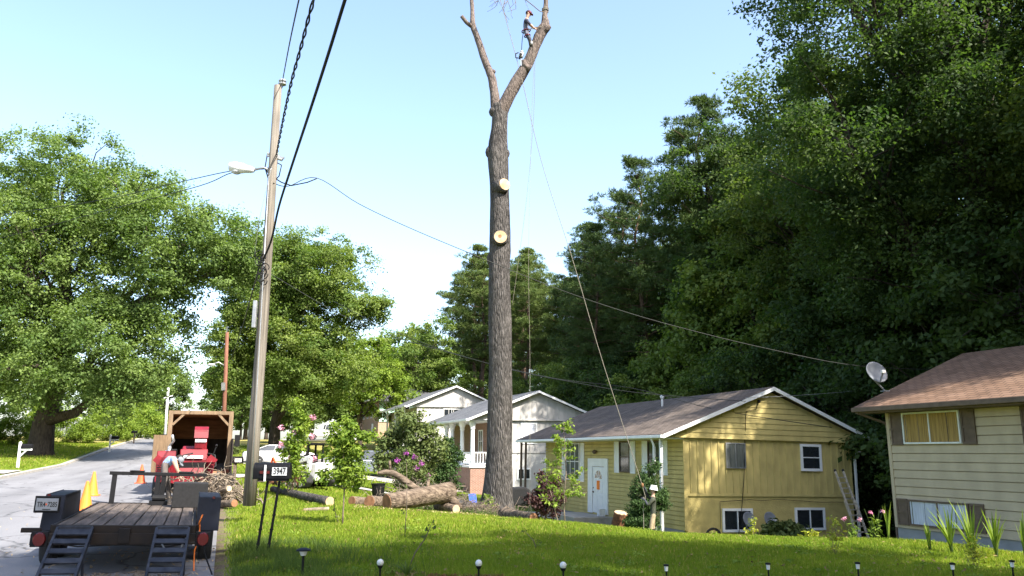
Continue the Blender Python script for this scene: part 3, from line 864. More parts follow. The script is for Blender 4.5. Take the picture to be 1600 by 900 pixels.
# service cables on the gable
mb = MB()
mb.tube([(3.35, -.16, 5.35), (3.2, -.2, 5.05), (2.75, -.17, 4.95), (2.7, -.15, 4.3), (2.72, -.06, 3.8), (2.62, -.06, 2.4), (2.45, -.07, 1.2), (2.2, -.1, 0)], .013, 6)
mb.tube([(1.5, -.06, 1.5), (2.8, -.06, 1.58), (3.4, -.07, 1.55), (4.2, -.06, 1.6), (6, -.06, 1.5), (GW, -.06, 1.5)], .010, 6)
mb.tube([(1.5, -.06, 1.5), (1.5, -.06, .5)], .010, 6)
mb.lathe([(.05, 0), (.07, .06), (.04, .12)], 8, (3.35, -.19, 5.3))
mb.build('service_cable', M_BLACKM, hy, smooth=True)

# ------------------------------------------------------------------ cream house on the right
hr = thing('cream_house', 'two-storey cream lap-sided house with brown shingle roof and brown shutters', 'house', (11.1, 24, -1.3), TH)
HB = 1.3
def Z(z): return z + HB
mb = MB(); mb.bb(0.02, 8.0, -14, -.02, -1.0, Z(-.55)); mb.build('foundation', M_FOUND, hr)
mb = MB(); mb.bb(.05, 7.95, -13.95, -.05, Z(-.55), Z(2.72)); mb.build('wall_core', M_CREAM, hr)
mb = MB(); lap(mb, 'x', 0.0, -14, -.1, Z(-.54), Z(2.74), .232, t=.026)
mb.build('front_siding', M_CREAM, hr)
mb = MB(); lap(mb, 'y', -14.0, 0, 8, Z(-.54), Z(2.74), .232, t=.026)
mb.build('side_siding', M_CREAM, hr)
for ya, yb in ((-13.95, -13.8), (-.2, -.04)):
    mb = MB(); mb.prism([(-.3, Z(2.75)), (8.3, Z(2.75)), (4, Z(4.5))], 1, ya, yb); mb.build('gable_siding', M_CREAM, hr)
mb = MB(); mb.bb(.09, 8, -.03, .0, Z(-.54), Z(2.74)); mb.build('end_siding', M_CREAM, hr)
mb = MB(); mb.bb(-.035, .08, -.1, .01, Z(-.54), Z(2.74)); mb.build('corner_board', M_CREAM, hr)
gable_roof(hr, -.62, 8.62, Z(2.80), 4, Z(4.62), -14.5, .62, M_ROOFB, .09, fm=M_BROWNT)
mb = MB(); mb.bb(-.6, .0, -14.4, .58, Z(2.70), Z(2.745)); mb.build('soffit', M_BROWNT, hr)
gutter(hr, ((-.68, -14.5, Z(2.81)), (-.68, .6, Z(2.81))), M_BROWNT, .13)
pipe(hr, [(-.6, .5, Z(2.72)), (.1, .12, Z(2.4)), (.1, .08, Z(2.2)), (.1, .08, Z(-1.2))], M_BROWNT, .08)
window(hr, 'x', -.024, -2.56, -.62, Z(1.80), Z(2.68), M_WHITE2, M_GLASSD, (.52,), (), fw=.045, cur=M_CURTG)
shutter(hr, 'x', -.026, -.59, -.17, Z(1.78), Z(2.69), M_BROWNT, False); shutter(hr, 'x', -.026, -3.02, -2.6, Z(1.78), Z(2.69), M_BROWNT, False)
window(hr, 'x', -.024, -2.55, -.55, Z(-.45), Z(.26), M_BROWNT, M_GLASSD, (.5,), (), fw=.05, cur=M_CURTW, curlo=Z(-.42))
shutter(hr, 'x', -.026, -.52, -.12, Z(-.46), Z(.27), M_BROWNT, False); shutter(hr, 'x', -.026, -3.0, -2.58, Z(-.46), Z(.27), M_BROWNT, False)
shutter(hr, 'x', -.026, -4.75, -4.33, Z(1.78), Z(2.69), M_BROWNT, False)
window(hr, 'x', -.024, -6.8, -4.78, Z(1.80), Z(2.68), M_WHITE2, M_GLASSD, (.5,), (), fw=.045, cur=M_CURTG)

# ------------------------------------------------------------------ white house with a columned porch
P1 = (-2.78, 54, -1.2)
h1 = thing('white_house', 'white split-level house with a columned brick porch, behind the big bare trunk', 'house', P1, TH)
B1 = 1.2
w1 = 9.4
def Z1(z): return z + B1
mb = MB(); mb.bb(2.0, w1 - .8, .0, 12, -.6, Z1(1.45)); mb.build('lower_wall', M_WBLOCK, h1)
mb = MB(); batten(mb, 'y', -.05, 1.98, w1 - .78, Z1(1.47), Z1(3.72), .4); mb.build('batten_wall', M_WSIDE, h1)
mb = MB(); mb.prism([(0, Z1(3.72)), (w1, Z1(3.72)), (w1 / 2, Z1(5.55))], 1, -.2, .0)
a = .3
while a < w1:
    h = (1 - abs(a - w1 / 2) / (w1 / 2)) * 1.83
    if h > .12: mb.bb(a - .02, a + .02, -.222, -.199, Z1(3.73), Z1(3.70) + h)
    a += .4
mb.bb(-.02, w1 + .02, -.24, -.17, Z1(3.64), Z1(3.75)); mb.build('gable_siding', M_WSIDE, h1)
mb = MB(); mb.bb(2.0, w1 - .8, .05, 12, Z1(1.45), Z1(3.7)); mb.bb(1.97, 2.0, .03, 12, Z1(.9), Z1(3.68)); mb.build('brick_wall', M_BRICK, h1)
gable_roof(h1, -.35, w1 + .35, Z1(3.62), w1 / 2, Z1(5.58), -.6, 12.5, M_ROOFG, .1, fm=M_WHITE)
mb = MB(); mb.bb(-.3, 2.0, -.15, 12.4, Z1(3.56), Z1(3.62)); mb.build('soffit', M_WHITE, h1)
gutter(h1, ((-.4, -.6, Z1(3.64)), (-.4, 12.5, Z1(3.64))), M_WHITE, .13)
mb = MB(); mb.bb(.0, 1.98, -.1, 7.0, -.8, Z1(.55)); mb.build('porch_base', M_BRICK, h1)
mb = MB(); mb.bb(-.08, 1.97, -.18, 7.05, Z1(.55), Z1(.66)); mb.build('porch_floor', M_WHITE, h1)
for yy in (.1, 2.6, 5.2, 6.8):
    mb = MB()
    mb.lathe([(.21, 0), (.21, .1), (.15, .16), (.145, 1.2), (.125, 2.35), (.17, 2.42), (.15, 2.5), (.24, 2.72), (.26, 2.9)], 14, (.2, yy, Z1(.66)))
    mb.build('porch_column', M_WHITE, h1, smooth=False)
mb = MB()
for (a, b) in (((.2, .25), (.2, 2.45)), ((.2, 2.75), (.2, 5.05)), ((.35, .1), (1.95, .1))):
    A = Vector((*a, Z1(.66))); Bv = Vector((*b, Z1(.66)))
    for h in (.12, .85): mb.bar(A + Vector((0, 0, h)), Bv + Vector((0, 0, h)), .08, .07)
    n = int((Bv - A).length / .2)
    for i in range(n + 1):
        p = A.lerp(Bv, i / n); mb.bar(p + Vector((0, 0, .16)), p + Vector((0, 0, .82)), .06)
mb.build('railing', M_WHITE, h1)
window(h1, 'x', 1.97, 1.0, 1.9, Z1(1.5), Z1(3.1), M_WHITE, M_GLASSD, (.5,), (.5,), fw=.09); window(h1, 'x', 1.97, 3.4, 4.4, Z1(1.5), Z1(3.1), M_WHITE, M_GLASSD, (.5,), (.5,), fw=.09)
mb = MB(); fbox(mb, 'x', 1.97, 5.3, 6.3, Z1(.68), Z1(2.75), 0, .05); mb.build('door', M_BROWNT, h1)
window(h1, 'y', -.05, 3.55, 4.75, Z1(2.1), Z1(3.55), M_WHITE, M_GLASSD, (.5,), (.25, .5, .75), fw=.12, cur=M_CURTW)
window(h1, 'y', 0, 3.3, 4.3, Z1(-.3), Z1(.5), M_WHITE, M_GLASSD, (.5,), (), fw=.1)
window(h1, 'y', -.05, 7.0, 7.9, Z1(2.5), Z1(3.5), M_WHITE, M_GLASSD, (.5,), (), fw=.1)
mb = MB(); fbox(mb, 'y', 0, 5.3, 7.6, -.2, Z1(1.2), 0, .04)
for i in range(4): fbox(mb, 'y', 0, 5.4, 7.5, .1 + i * .5, .5 + i * .5, .04, .06)
mb.build('garage_door', M_WHITE2, h1)
# dark wing roof behind
mb = MB(); mb.prism([(w1 * .5, Z1(3.7)), (w1 * .5 + 1.2, Z1(4.9)), (w1 + 7.5, Z1(4.9)), (w1 + 8.6, Z1(3.7))], 1, 9.0, 14.0); mb.build('roof', M_ROOFD, h1)
mb = MB(); mb.bb(w1 - .8, w1 + 8, 9.3, 13.7, -1, Z1(3.68)); mb.build('rear_wall', M_WSIDE, h1)

# ------------------------------------------------------------------ second white house, mint and brick house, far house
P2 = at(640, 690, 72); P2.z = .6
h2 = thing('white_house', 'bright white gabled house farther up the street, left of the porch house', 'house', P2, TH)
w2 = 8.2; e2 = 4.9; k2 = 6.75
mb = MB(); mb.bb(.6, w2 - .4, .0, 13, -1.5, e2 - 1.0); mb.build('wall', M_WSIDE, h2)
mb = MB(); mb.prism([(0, e2), (w2, e2), (w2 / 2, k2 - .05)], 1, -.15, .05)
a = .3
while a < w2:
    h = (1 - abs(a - w2 / 2) / (w2 / 2)) * (k2 - e2 - .1)
    if h > .12: mb.bb(a - .02, a + .02, -.175, -.149, e2 + .02, e2 - .02 + h)
    a += .45
mb.build('gable_siding', M_WSIDE, h2)
mb = MB(); batten(mb, 'y', 0.0, .6, w2 - .4, e2 - 1.02, e2, .45); mb.bb(.62, w2 - .42, .03, 13, e2 - 1.02, e2); mb.build('batten_wall', M_WSIDE, h2)
gable_roof(h2, -.5, w2 + .4, e2 - .05, w2 / 2, k2, -.5, 13.5, M_ROOFG, .1, fm=M_WHITE)
gutter(h2, ((-.55, -.5, e2), (-.55, 13.5, e2)), M_WHITE, .14)
window(h2, 'y', 0, 3.0, 4.6, e2 - 1.0, e2 - .12, M_WHITE2, M_GLASSD, (.5,), (), fw=.07)
window(h2, 'x', .6, 2.0, 3.2, 2.2, 3.6, M_WHITE, M_GLASSD, (.5,), (.5,), fw=.1); window(h2, 'x', .6, 6.0, 7.4, 2.2, 3.6, M_WHITE, M_GLASSD, (.5,), (.5,), fw=.1)
for yy in (1, 5, 9):
    mb = MB(); mb.bb(-.4, -.25, yy - .08, yy + .08, -1, e2 - .06); mb.build('porch_post', M_WHITE, h2)

P3 = at(590, 690, 93); P3.z = 2.5
h3 = thing('brick_house', 'tan brick house with a mint green end wall and dark hip roof', 'house', P3, TH)
mb = MB(); mb.bb(0, 8.5, 0, 16, -1.5, 4.9); mb.build('wall', M_BRICK2, h3)
mb = MB(); mb.bb(.05, 8.4, -.08, -.005, 2.4, 4.9); mb.build('end_siding', M_MINT, h3)
mb = MB(); e = 4.95
mb.add([(-1.2, -.8, e), (9.4, -.8, e), (9.4, 17, e), (-1.2, 17, e), (4.1, 4.3, e + 1.9), (4.1, 11.9, e + 1.9), (-1.2, -.8, e - .22), (9.4, -.8, e - .22), (9.4, 17, e - .22), (-1.2, 17, e - .22)],
       [(0, 1, 4), (1, 2, 5, 4), (2, 3, 5), (3, 0, 4, 5), (6, 7, 1, 0), (7, 8, 2, 1), (8, 9, 3, 2), (9, 6, 0, 3), (9, 8, 7, 6)])
mb.build('roof', M_ROOFD, h3)
gutter(h3, ((-1.26, -.8, e - .1), (-1.26, 17, e - .1)), M_WHITE, .2)
for yy in (1.2, 4, 6.8, 9.6, 12.4): window(h3, 'x', 0, yy, yy + 1.1, 3.0, 4.5, M_WHITE2, M_GLASSD, (.5,), (.5,), fw=.1)
window(h3, 'y', -.08, 2.2, 3.6, 3.0, 4.3, M_WHITE, M_GLASSD, (.5,), (), fw=.1)
mb = MB(); mb.bb(-.1, -.02, 2.8, 3.9, -.5, 2.3); mb.build('door', M_WHITE, h3)

P4 = at(552, 690, 135); P4.z = 3.2
h4 = thing('pale_house', 'pale gabled house barely showing above the brick house', 'house', P4, TH)
mb = MB(); mb.bb(0, 9, 0, 12, -1, 7.4); mb.prism([(0, 7.4), (9, 7.4), (4.5, 9.4)], 1, .0, 12); mb.build('wall', M_WHITE, h4)
gable_roof(h4, -.6, 9.6, 7.2, 4.5, 9.5, -.5, 12.5, M_ROOFG, .15)
window(h4, 'y', 0, 3.5, 5, 5.2, 6.8, M_WHITE2, M_GLASSD, (.5,), (), fw=.1)

# three dishes
def dish(name, label, base, aim, r, rz, mast, parent=None, logo=False):
    t = thing(name, label, 'satellite dish', base, rz)
    mb = MB(); M = Euler((aim, 0, 0)).to_matrix()
    prof = [(r * k / 7, (k / 7) ** 2 * r * .22) for k in range(8)]; prof2 = [(q, z - .012) for q, z in prof][::-1]
    prof = [(max(.005, q), z) for q, z in prof] + [(max(.005, q), z) for q, z in prof2]
    mb.lathe(prof, 26, mast, M); mb.build('reflector', M_GREYD, t, smooth=True)
    c = Vector(mast); f = c + M @ Vector((0, -r * .35, r * .95)); b = c + M @ Vector((0, -r * .95, r * .15))
    mb = MB(); mb.bar(b, f, .035); mb.build('feed_arm', M_GREYD, t)
    mb = MB(); mb.bar(f + M @ Vector((-.06, 0, 0)), f + M @ Vector((.06, 0, 0)), .08, .09); mb.build('receiver', M_WHITE2, t, bevel=.01)
    mb = MB(); bk = c + M @ Vector((0, 0, -.05)); mb.tube([bk, (bk.x, bk.y + .1, bk.z - .12), (0, 0, .0)], .025, 8); mb.box((0, 0, .0), (.18, .18, .03)); mb.build('mast', M_GREYD, t)
    return t
M_GREYD = mat('dish_grey', (.17, .185, .21), .5, var=.08)
p = at(1383, 611, 24.0)
dish('satellite_dish', 'grey satellite dish on the edge of the brown roof', p, math.radians(68), .34, math.radians(14), (-.36, -.1, .52))
for (px, py, lab) in ((1168, 812, 'left dish of the grey pair by the yellow house, before a basement window'), (1201, 812, 'right dish of the grey pair by the yellow house, against bare wall')):
    s = at(px, py, 31.2)
    p = Vector((s.x, s.y, s.z - .42))
    dish('satellite_dish', lab, p, math.radians(72), .29, TH + .1, (0, -.05, .42))
# ------------------------------------------------------------------ the bare trunk being taken down
rnd = random.Random(5)
TY = 27.0
tb = at(777, 806, TY); tb.z = gz(tb.x, tb.y)
tree = thing('bare_tree', 'tall limbless trunk with two bare forked limbs being cut down, standing on the lawn', 'tree', tb)
def tp(px, py, Y=TY): return at(px, py, Y) - tb
def dense(pts, rad, k=4):
    P = []; R = []
    n = len(pts)
    for i in range(n - 1):
        p0 = pts[max(0, i - 1)]; p1 = pts[i]; p2 = pts[i + 1]; p3 = pts[min(n - 1, i + 2)]
        for j in range(k):
            t = j / k
            P.append(.5 * ((2 * p1) + (p2 - p0) * t + (2 * p0 - 5 * p1 + 4 * p2 - p3) * t * t + (3 * p1 - p0 - 3 * p2 + p3) * t ** 3))
            R.append(rad[i] + (rad[i + 1] - rad[i]) * t)
    P.append(pts[-1]); R.append(rad[-1])
    return P, R
mb = MB()
trunk_px = [(777, 812, .66), (778, 795, .56), (779, 765, .475), (781, 700, .425), (782, 600, .40), (781, 500, .385), (780, 420, .365), (781, 390, .37), (781, 340, .35), (780, 290, .335), (778, 245, .365), (778, 225, .335), (780, 200, .285), (782, 165, .29)]
P, R = dense([tp(a, b) for a, b, c in trunk_px], [c for a, b, c in trunk_px], 5)
n = 28; mb.tube(P, R, n=n)
# flutes of the trunk and the root flare
ph = [rnd.uniform(0, 6.28) for _ in range(4)]
for i in range(len(P)):
    zf = max(0, 1 - (P[i].z) / 1.6)
    for k in range(n):
        v = Vector(mb.v[i * n + k]);  d = v - P[i]; a = 2 * math.pi * k / n
        s = 1 + .035 * math.sin(3 * a + ph[0] + P[i].z * .3) + .025 * math.sin(5 * a + ph[1] - P[i].z * .5) + .02 * math.sin(P[i].z * 2.1 + a * 2) + rnd.uniform(-.018, .018) + .20 * zf * zf * math.sin(5 * a + ph[2])
        mb.v[i * n + k] = tuple(P[i] + d * s)
mb.ball(tp(774, 175), .24, 12, sc=(1, 1, .9)); mb.ball(tp(767, 238), .2, 12, sc=(1, 1, 1.3)); mb.ball(tp(788, 240), .2, 12)
mb.ball(tp(790, 398), .2, 10, sc=(.9, .9, 1.6)); mb.ball(tp(768, 405), .19, 10, sc=(.9, .9, 1.5))
mb.build('trunk', M_BARK, tree, smooth=True)
mb = MB()
L1 = [(776, 178, .20, 27), (773, 150, .165, 27.0), (768, 120, .15, 27.1), (758, 96, .135, 27.2), (747, 62, .12, 27.3), (739, 40, .105, 27.4), (738, 15, .075, 27.5), (735, -25, .06, 27.6)]
P, R = dense([tp(a, b, y) for a, b, c, y in L1], [c for a, b, c, y in L1]); mb.tube(P, R, 12, lump=.06, rng=rnd)
P, R = dense([tp(739, 42, 27.4), tp(730, 36, 27.3), tp(721, 25, 27.2)], [.09, .075, .07]); mb.tube(P, R, 10, lump=.05, rng=rnd)
mb.ball(tp(771, 112, 27.1), .09, 8); mb.build('limb', M_LIMB, tree, smooth=True)
mb = MB()
L2 = [(781, 178, .26, 27), (790, 160, .235, 26.9), (806, 130, .22, 26.8), (824, 100, .20, 26.7), (837, 70, .185, 26.6), (847, 48, .21, 26.6), (852, 38, .17, 26.6), (851, 25, .10, 26.6), (853, 5, .085, 26.6), (852, -30, .07, 26.6)]
P, R = dense([tp(a, b, y) for a, b, c, y in L2], [c for a, b, c, y in L2]); mb.tube(P, R, 14, lump=.05, rng=rnd)
P, R = dense([tp(829, 108, 26.65), tp(821, 103, 26.6), tp(818.5, 95, 26.6)], [.15, .12, .105]); mb.tube(P, R, 10, lump=.05, rng=rnd)
P, R = dense([tp(846, 52, 26.6), tp(854, 45, 26.5), tp(858, 41, 26.5)], [.14, .13, .10]); mb.tube(P, R, 10, lump=.05, rng=rnd)
mb.build('limb', M_LIMB, tree, smooth=True)
# the high branch above the frame with its dead twigs hanging down
mb = MB()
P, R = dense([tp(852, -28, 26.6), tp(835, -55, 26.4), tp(805, -60, 26.2), tp(790, -40, 26.1)], [.06, .05, .04, .03]); mb.tube(P, R, 8)
for (x0, y0, x1, y1) in ((790, -40, 776, 8), (792, -42, 797, 12), (800, -55, 806, 14), (797, -48, 788, 20), (806, -58, 822, 4), (790, -40, 770, -2)):
    a = tp(x0, y0, 26.1); b = tp(x1, y1, 26.1 + rnd.uniform(-.4, .4)); pts = limb(mb, a, b, .022, .008, rnd, seg=5, wob=.08, n=5)
    for k in range(5):
        q = pts[rnd.randint(2, 5)]; limb(mb, q, q + Vector((rnd.uniform(-.35, .2), rnd.uniform(-.2, .2), rnd.uniform(-.4, -.05))), .009, .005, rnd, seg=3, n=4)
mb.build('dead_twig', M_STEM, tree, smooth=True)
def stub(px, py, Y, d, r, L, heart):
    d = Vector(d).normalized(); c = tp(px, py, Y) ; 
    mb = MB(); mb.tube([c - d * (L + .22), c - d * L * .4, c], [r * 1.45, r * 1.2, r * 1.03], 18, lump=.05, rng=rnd); o = mb.build('branch_stub', M_BARK, tree, smooth=True)
    q = d.to_track_quat('Z', 'Y').to_matrix()
    mb = MB(); mb.lathe([(r * .985, 0), (r * .97, .012)], 20, c, q); f = mb.build('sawn_face', M_SAWN, o)
    if heart:
        mb = MB(); mb.lathe([(r * .30, .012), (r * .28, .015)], 9, c + q @ Vector((-.02, .015, 0)), q); mb.build('heartwood', M_HEART, o)
stub(788.5, 288, 26.55, (.62, -1, .1), .215, .18, False)
stub(782, 370, 26.5, (.12, -1, .05), .225, .2, True)

# ------------------------------------------------------------------ logs
def log(name, label, a, b, r0, r1, seed, mid=None, stubs=(), bark=None, sides=16, face=None):
    rr = random.Random(seed); a = Vector(a); b = Vector(b)
    o = (a + b) / 2; o.z = min(a.z, b.z) - max(r0, r1)
    t = thing(name, label, 'log', o, 0, 'cut logs lying around the bare trunk')
    pts = [a, (a + b) / 2 if mid is None else Vector(mid), b]
    P, R = dense([p - o for p in pts], [r0, (r0 + r1) / 2, r1], 5)
    mb = MB(); mb.tube(P, R, sides, lump=.035, rng=rr)
    for (f, d, r, L) in stubs:
        p = P[int(f * (len(P) - 1))]; d = Vector(d).normalized(); mb.tube([p, p + d * (L * .6), p + d * L], [r * 1.2, r, r * .85], 9)
    mb.build('bark', bark or M_LOGBARK, t, smooth=True)
    for p, q, r in ((P[0], P[1], R[0]), (P[-1], P[-2], R[-1])):
        d = (p - q).normalized(); mb = MB(); mb.lathe([(r * .98, .001), (r * .95, .012)], 18, p, d.to_track_quat('Z', 'Y').to_matrix()); mb.build('sawn_face', face or M_SAWN, t)
    return t
def G(px, Y, up=0.0):
    p = on_ground(px, Y); p.z += up; return p
log('cut_log', 'long thin dark log lying in the grass with its pale cut end facing the lawn', G(430, 25.4, .10), G(519, 21.6, .12), .10, .125, 1, bark=M_BARK)
log('cut_log', 'thin grey pole-like log flat in the lawn just below the long dark log', G(480, 19.9, .03), G(517, 20.1, .04), .045, .06, 2, bark=M_TWIG)
log('big_log', 'biggest pale log, raised at its right end, on the lawn left of the bare trunk', G(607, 22.0, .19), G(705, 23.4, .60), .22, .29, 3, face=M_SAWN2, stubs=((.62, (.1, .1, 1), .05, .45), (.9, (.8, -.2, -.9), .12, .6)))
log('bent_branch', 'thick bent branch arching out of the log heap to the left', G(592, 24.3, .95), G(663, 24.4, .45), .06, .13, 4, mid=G(618, 24.3, .98), stubs=((.45, (-.1, 0, 1), .04, .35),))
log('cut_log', 'short brown log chunk with its orange sawn end left of the biggest log', G(580, 22.8, .16), G(606, 23.6, .16), .17, .17, 5, face=M_SAWN2)
log('cut_log', 'small pale split chunk at the left end of the log heap', G(553, 23.2, .12), G(577, 23.7, .12), .14, .13, 6, face=M_SAWN2)
log('cut_log', 'short log with a pale end sticking out under the raised end of the biggest log', G(684, 23.6, .2), G(714, 22.8, .13), .12, .12, 7)
log('cut_log', 'dark log lying behind the heap just left of the bare trunk', G(700, 26.3, .3), G(752, 26.2, .3), .2, .2, 8, bark=M_BARK)
log('cut_log', 'shorter dark log at the left foot of the bare trunk', G(722, 25.3, .18), G(758, 25.0, .18), .17, .17, 9, bark=M_BARK)
log('cut_log', 'bark-covered log with an orange cut end at the right foot of the bare trunk', G(786, 21.6, .13), G(833, 20.0, .10), .145, .11, 10, face=M_SAWN2)
for i, (a, b, c, d, y, z, r, lab) in enumerate(((318, 3, 336, 0, 20.6, .16, .10, 'short cut log with its orange end at the front of the brush pile'), (352, 0, 372, 2, 20.2, .10, .09, 'cut log lowest at the right front of the brush pile, before the near pole'), (340, 0, 362, 0, 20.7, .42, .075, 'thin cut log lying across the middle of the brush pile'), (298, 0, 312, 0, 21.0, .12, .07, 'small cut log at the left front of the brush pile'))):
    log('cut_log', lab, G(a, y + .5, z), G(c, y, z + .04), r, r, 40 + i, face=M_SAWN2 if i % 2 else None)
# stump pieces by the yellow house step
t = log('split_stump', 'reddish upended split stump in the bed by the yellow house front step', G(963, 31.2, .05), G(968, 31.0, .85), .36, .26, 11, bark=M_RUST)
log('cut_log', 'low grey log lying along the bed in front of the yellow house steps', G(905, 31.6, .12), G(948, 31.2, .12), .13, .12, 12)

def brush(name, label, c, w, d, h, n, seed, m, rmax=.022):
    rr = random.Random(seed); mb = MB(); c = Vector(c)
    for i in range(n):
        f = rr.random()
        p = Vector((rr.gauss(0, w * .32), rr.gauss(0, d * .32), 0))
        k = max(.12, 1 - (p.x / w) ** 2 * 2.4)
        p.z = rr.random() * h * k
        a = rr.uniform(0, 6.28); L = rr.uniform(.4, 1.7); e = rr.gauss(.05, .35)
        v = Vector((math.cos(a), math.sin(a), e)).normalized() * L
        r = rr.uniform(.006, rmax)
        q0 = p - v * .5; q0.z = max(.02, q0.z); q1 = p + v * .5; q1.z = max(.03, q1.z)
        pts = limb(mb, q0, q1, r, r * .4, rr, seg=5, wob=.16, n=5)
        for s in range(rr.randint(1, 3)):
            b = pts[rr.randint(1, 4)]; limb(mb, b, b + Vector((rr.uniform(-.4, .4), rr.uniform(-.4, .4), rr.uniform(-.1, .4))), r * .5, .004, rr, seg=3, wob=.1, n=4)
    for v in range(len(mb.v)): mb.v[v] = tuple(Vector(mb.v[v]) + c)
    o = mb.build(name, m, None, smooth=True); o['kind'] = 'stuff'; o['label'] = label; o['category'] = 'brush pile'
    return o
brush('brush_pile', 'grey tangle of cut branches heaped behind the trailer beside the chipper', G(334, 21.5), 1.45, 1.3, .80, 150, 3, M_TWIG, .038)
brush('brush_pile', 'tangle of dead branches below the dark bush left of the porch house', G(690, 30), 1.9, 1.4, .75, 110, 5, M_TWIG, .02)
brush('brush_pile', 'tangle of bare grey branches caught behind the biggest log', G(640, 25.2), 1.9, .8, .75, 70, 17, M_TWIG, .02)
brush('brush_pile', 'scatter of dark twigs and bark around the foot of the bare trunk', G(735, 24.8), 1.9, .9, .3, 90, 7, M_STEM, .02)

# ------------------------------------------------------------------ poles, lamp, wires
pb = at(390, 780, 17.2); pb.z = gz(pb.x, pb.y)
def pp(px, py, Y=17.2): return at(px, py, Y) - pb
pole = thing('utility_pole', 'tall grey wooden utility pole with a street lamp, by the mailbox at the kerb', 'utility pole', pb)
mb = MB(); mb.tube([pp(389.5, 790), pp(400, 640), pp(411, 500), pp(422, 330), pp(434.5, 134)], [.135, .125, .115, .103, .085], 16); mb.build('pole', M_POLE, pole, smooth=True)
mb = MB(); q = pp(441, 134); mb.lathe([(.04, 0), (.09, .03), (.09, .06), (.05, .08), (.09, .11), (.07, .15), (.02, .17)], 12, q); mb.bar(pp(437, 140), q, .04); mb.build('insulator', M_GREYM, pole)
mb = MB(); mb.tube([pp(426, 268), pp(412, 262), pp(398, 265)], .03, 8); mb.build('lamp_arm', M_GREYM, pole, smooth=True)
lh = MB(); c0 = pp(377, 263); ax = (pp(397, 265) - pp(358, 259)).normalized()
M_ = ax.to_track_quat('Z', 'Y').to_matrix()
lh.lathe([(.03, -.29), (.10, -.26), (.125, -.14), (.12, .02), (.09, .12), (.075, .24), (.05, .3)], 14, c0, M_); lamp = lh.build('lamp_head', M_WHITE2, pole, smooth=True)
mb = MB(); mb.ball(c0 + Vector((-.10, 0, -.075)), .1, 12, sc=(1.2, 1, .7)); mb.build('lens', glass_mat('lamp_glass', (.4, .42, .42), .2), lamp, smooth=True)
mb = MB()
for (x, y) in ((421, 240), (432, 243), (424, 268), (436, 247), (428, 250)):
    mb.tube([pp(x - 3, y), pp(x + 5, y + 3)], .035, 8)
mb.bar(pp(418, 243), pp(444, 247), .05); mb.build('bracket', M_GREYM, pole)
mb = MB(); mb.tube([pp(418, 240), pp(414, 262), pp(420, 282), pp(428, 290)], .014, 6); mb.tube([pp(425, 250), pp(440, 258), pp(436, 275), pp(424, 288)], .014, 6); mb.tube([pp(412, 262), pp(424, 275), pp(440, 285), pp(455, 290), pp(480, 285), pp(495, 279)], .014, 6)
mb.build('cable_loop', M_BLACKM, pole, smooth=True)
mb = MB()
for k in range(9):
    a = rnd.uniform(0, 6.28); c = pp(406 + rnd.uniform(-2, 8), 398 + k * 5, 17.0)
    mb.tube([c + Vector((.09 * math.cos(a + j), -.02 * j % .05, .1 * math.sin(a + j))) for j in np.linspace(0, 5, 10)], .012, 5)
mb.build('cable_coil', M_BLACKM, pole, smooth=True)
mb = MB(); mb.bar(pp(399.5, 470, 17.05), pp(396.5, 512, 17.05), .10, .08); mb.build('terminal_box', M_GREYM, pole, bevel=.01)
mb = MB()
for z in np.linspace(.9, 7.5, 9):
    pass
mb.tube([pp(420, 275, 17.06), pp(412, 420, 17.03), pp(402, 600, 17.02), pp(393, 760, 17.0)], .012, 6); mb.build('ground_wire', M_GREYM, pole, smooth=True)

def wire(name, label, pts, r, m=None, sag=0.0, twist=0):
    P = []
    pts = [Vector(p) for p in pts]
    if len(pts) == 2 and sag:
        for i in range(25):
            t = i / 24; p = pts[0].lerp(pts[1], t); p.z -= sag * 4 * t * (1 - t); P.append(p)
    else: P, _ = dense(pts, [r] * len(pts), 6)
    mb = MB()
    if twist:
        Q = []
        for i in range(len(P) - 1):
            for j in range(10): Q.append(P[i].lerp(P[i + 1], j / 10))
        Ls = 0; A = [[], []]
        for i, p in enumerate(Q):
            if i: Ls += (p - Q[i - 1]).length
            d = (Q[min(i + 1, len(Q) - 1)] - Q[max(0, i - 1)]).normalized(); s = d.cross(Vector((0, 0, 1))).normalized(); u = s.cross(d)
            for k in (0, 1):
                a = Ls * twist + k * math.pi; A[k].append(p + (s * math.cos(a) + u * math.sin(a)) * r * 1.25)
        for k in (0, 1): mb.tube(A[k], r, 5)
    else: mb.tube(P, r, 6)
    o = mb.build(name, m or M_BLACKM, None, smooth=True)
    return tag(o, label, 'cable')
M_WIREG = mat('weathered_wire', (.018, .02, .018), .6, var=.1)
wire('power_line', 'thin greenish wire leaving the top insulator of the near utility pole', [at(441, 129, 17.2), at(452, 70, 12.5), at(468, -5, 9.2), at(492, -110, 7.0), Vector((-1.0, 1, 9.0)), Vector((2.0, -6, 9.1)), Vector((8.5, -24, 9.6))], .011, M_WIREG)
wire('power_line', 'twisted black cable climbing from the lamp bracket to the top of the picture', [at(432, 243, 17.15), at(441, 195, 14.5), at(455, 130, 12), at(470, 75, 10.5), at(489, 3, 9), at(520, -100, 7.4), Vector((-.6, 1, 8.4)), Vector((2.5, -6, 8.6)), Vector((9, -24, 9.0))], .0125, None, twist=7)
wire('power_line', 'thickest black cable sweeping up across the sky from the middle of the near pole', [at(412, 404, 17.0), at(424, 375, 16.2), at(436, 322, 14.8), at(455, 262, 13.2), at(487, 165, 11), at(515, 78, 9.5), at(539, 0, 8.4), at(575, -110, 7), Vector((-.1, 1, 6.4)), Vector((3, -6, 6.6)), Vector((9.5, -24, 7.4))], .021)
wire('power_line', 'thin cable running down the street from the near pole toward the red-brown pole', [at(410, 398, 17.1), at(396, 450, 24), at(378, 512, 36), at(361, 562, 56)], .02)
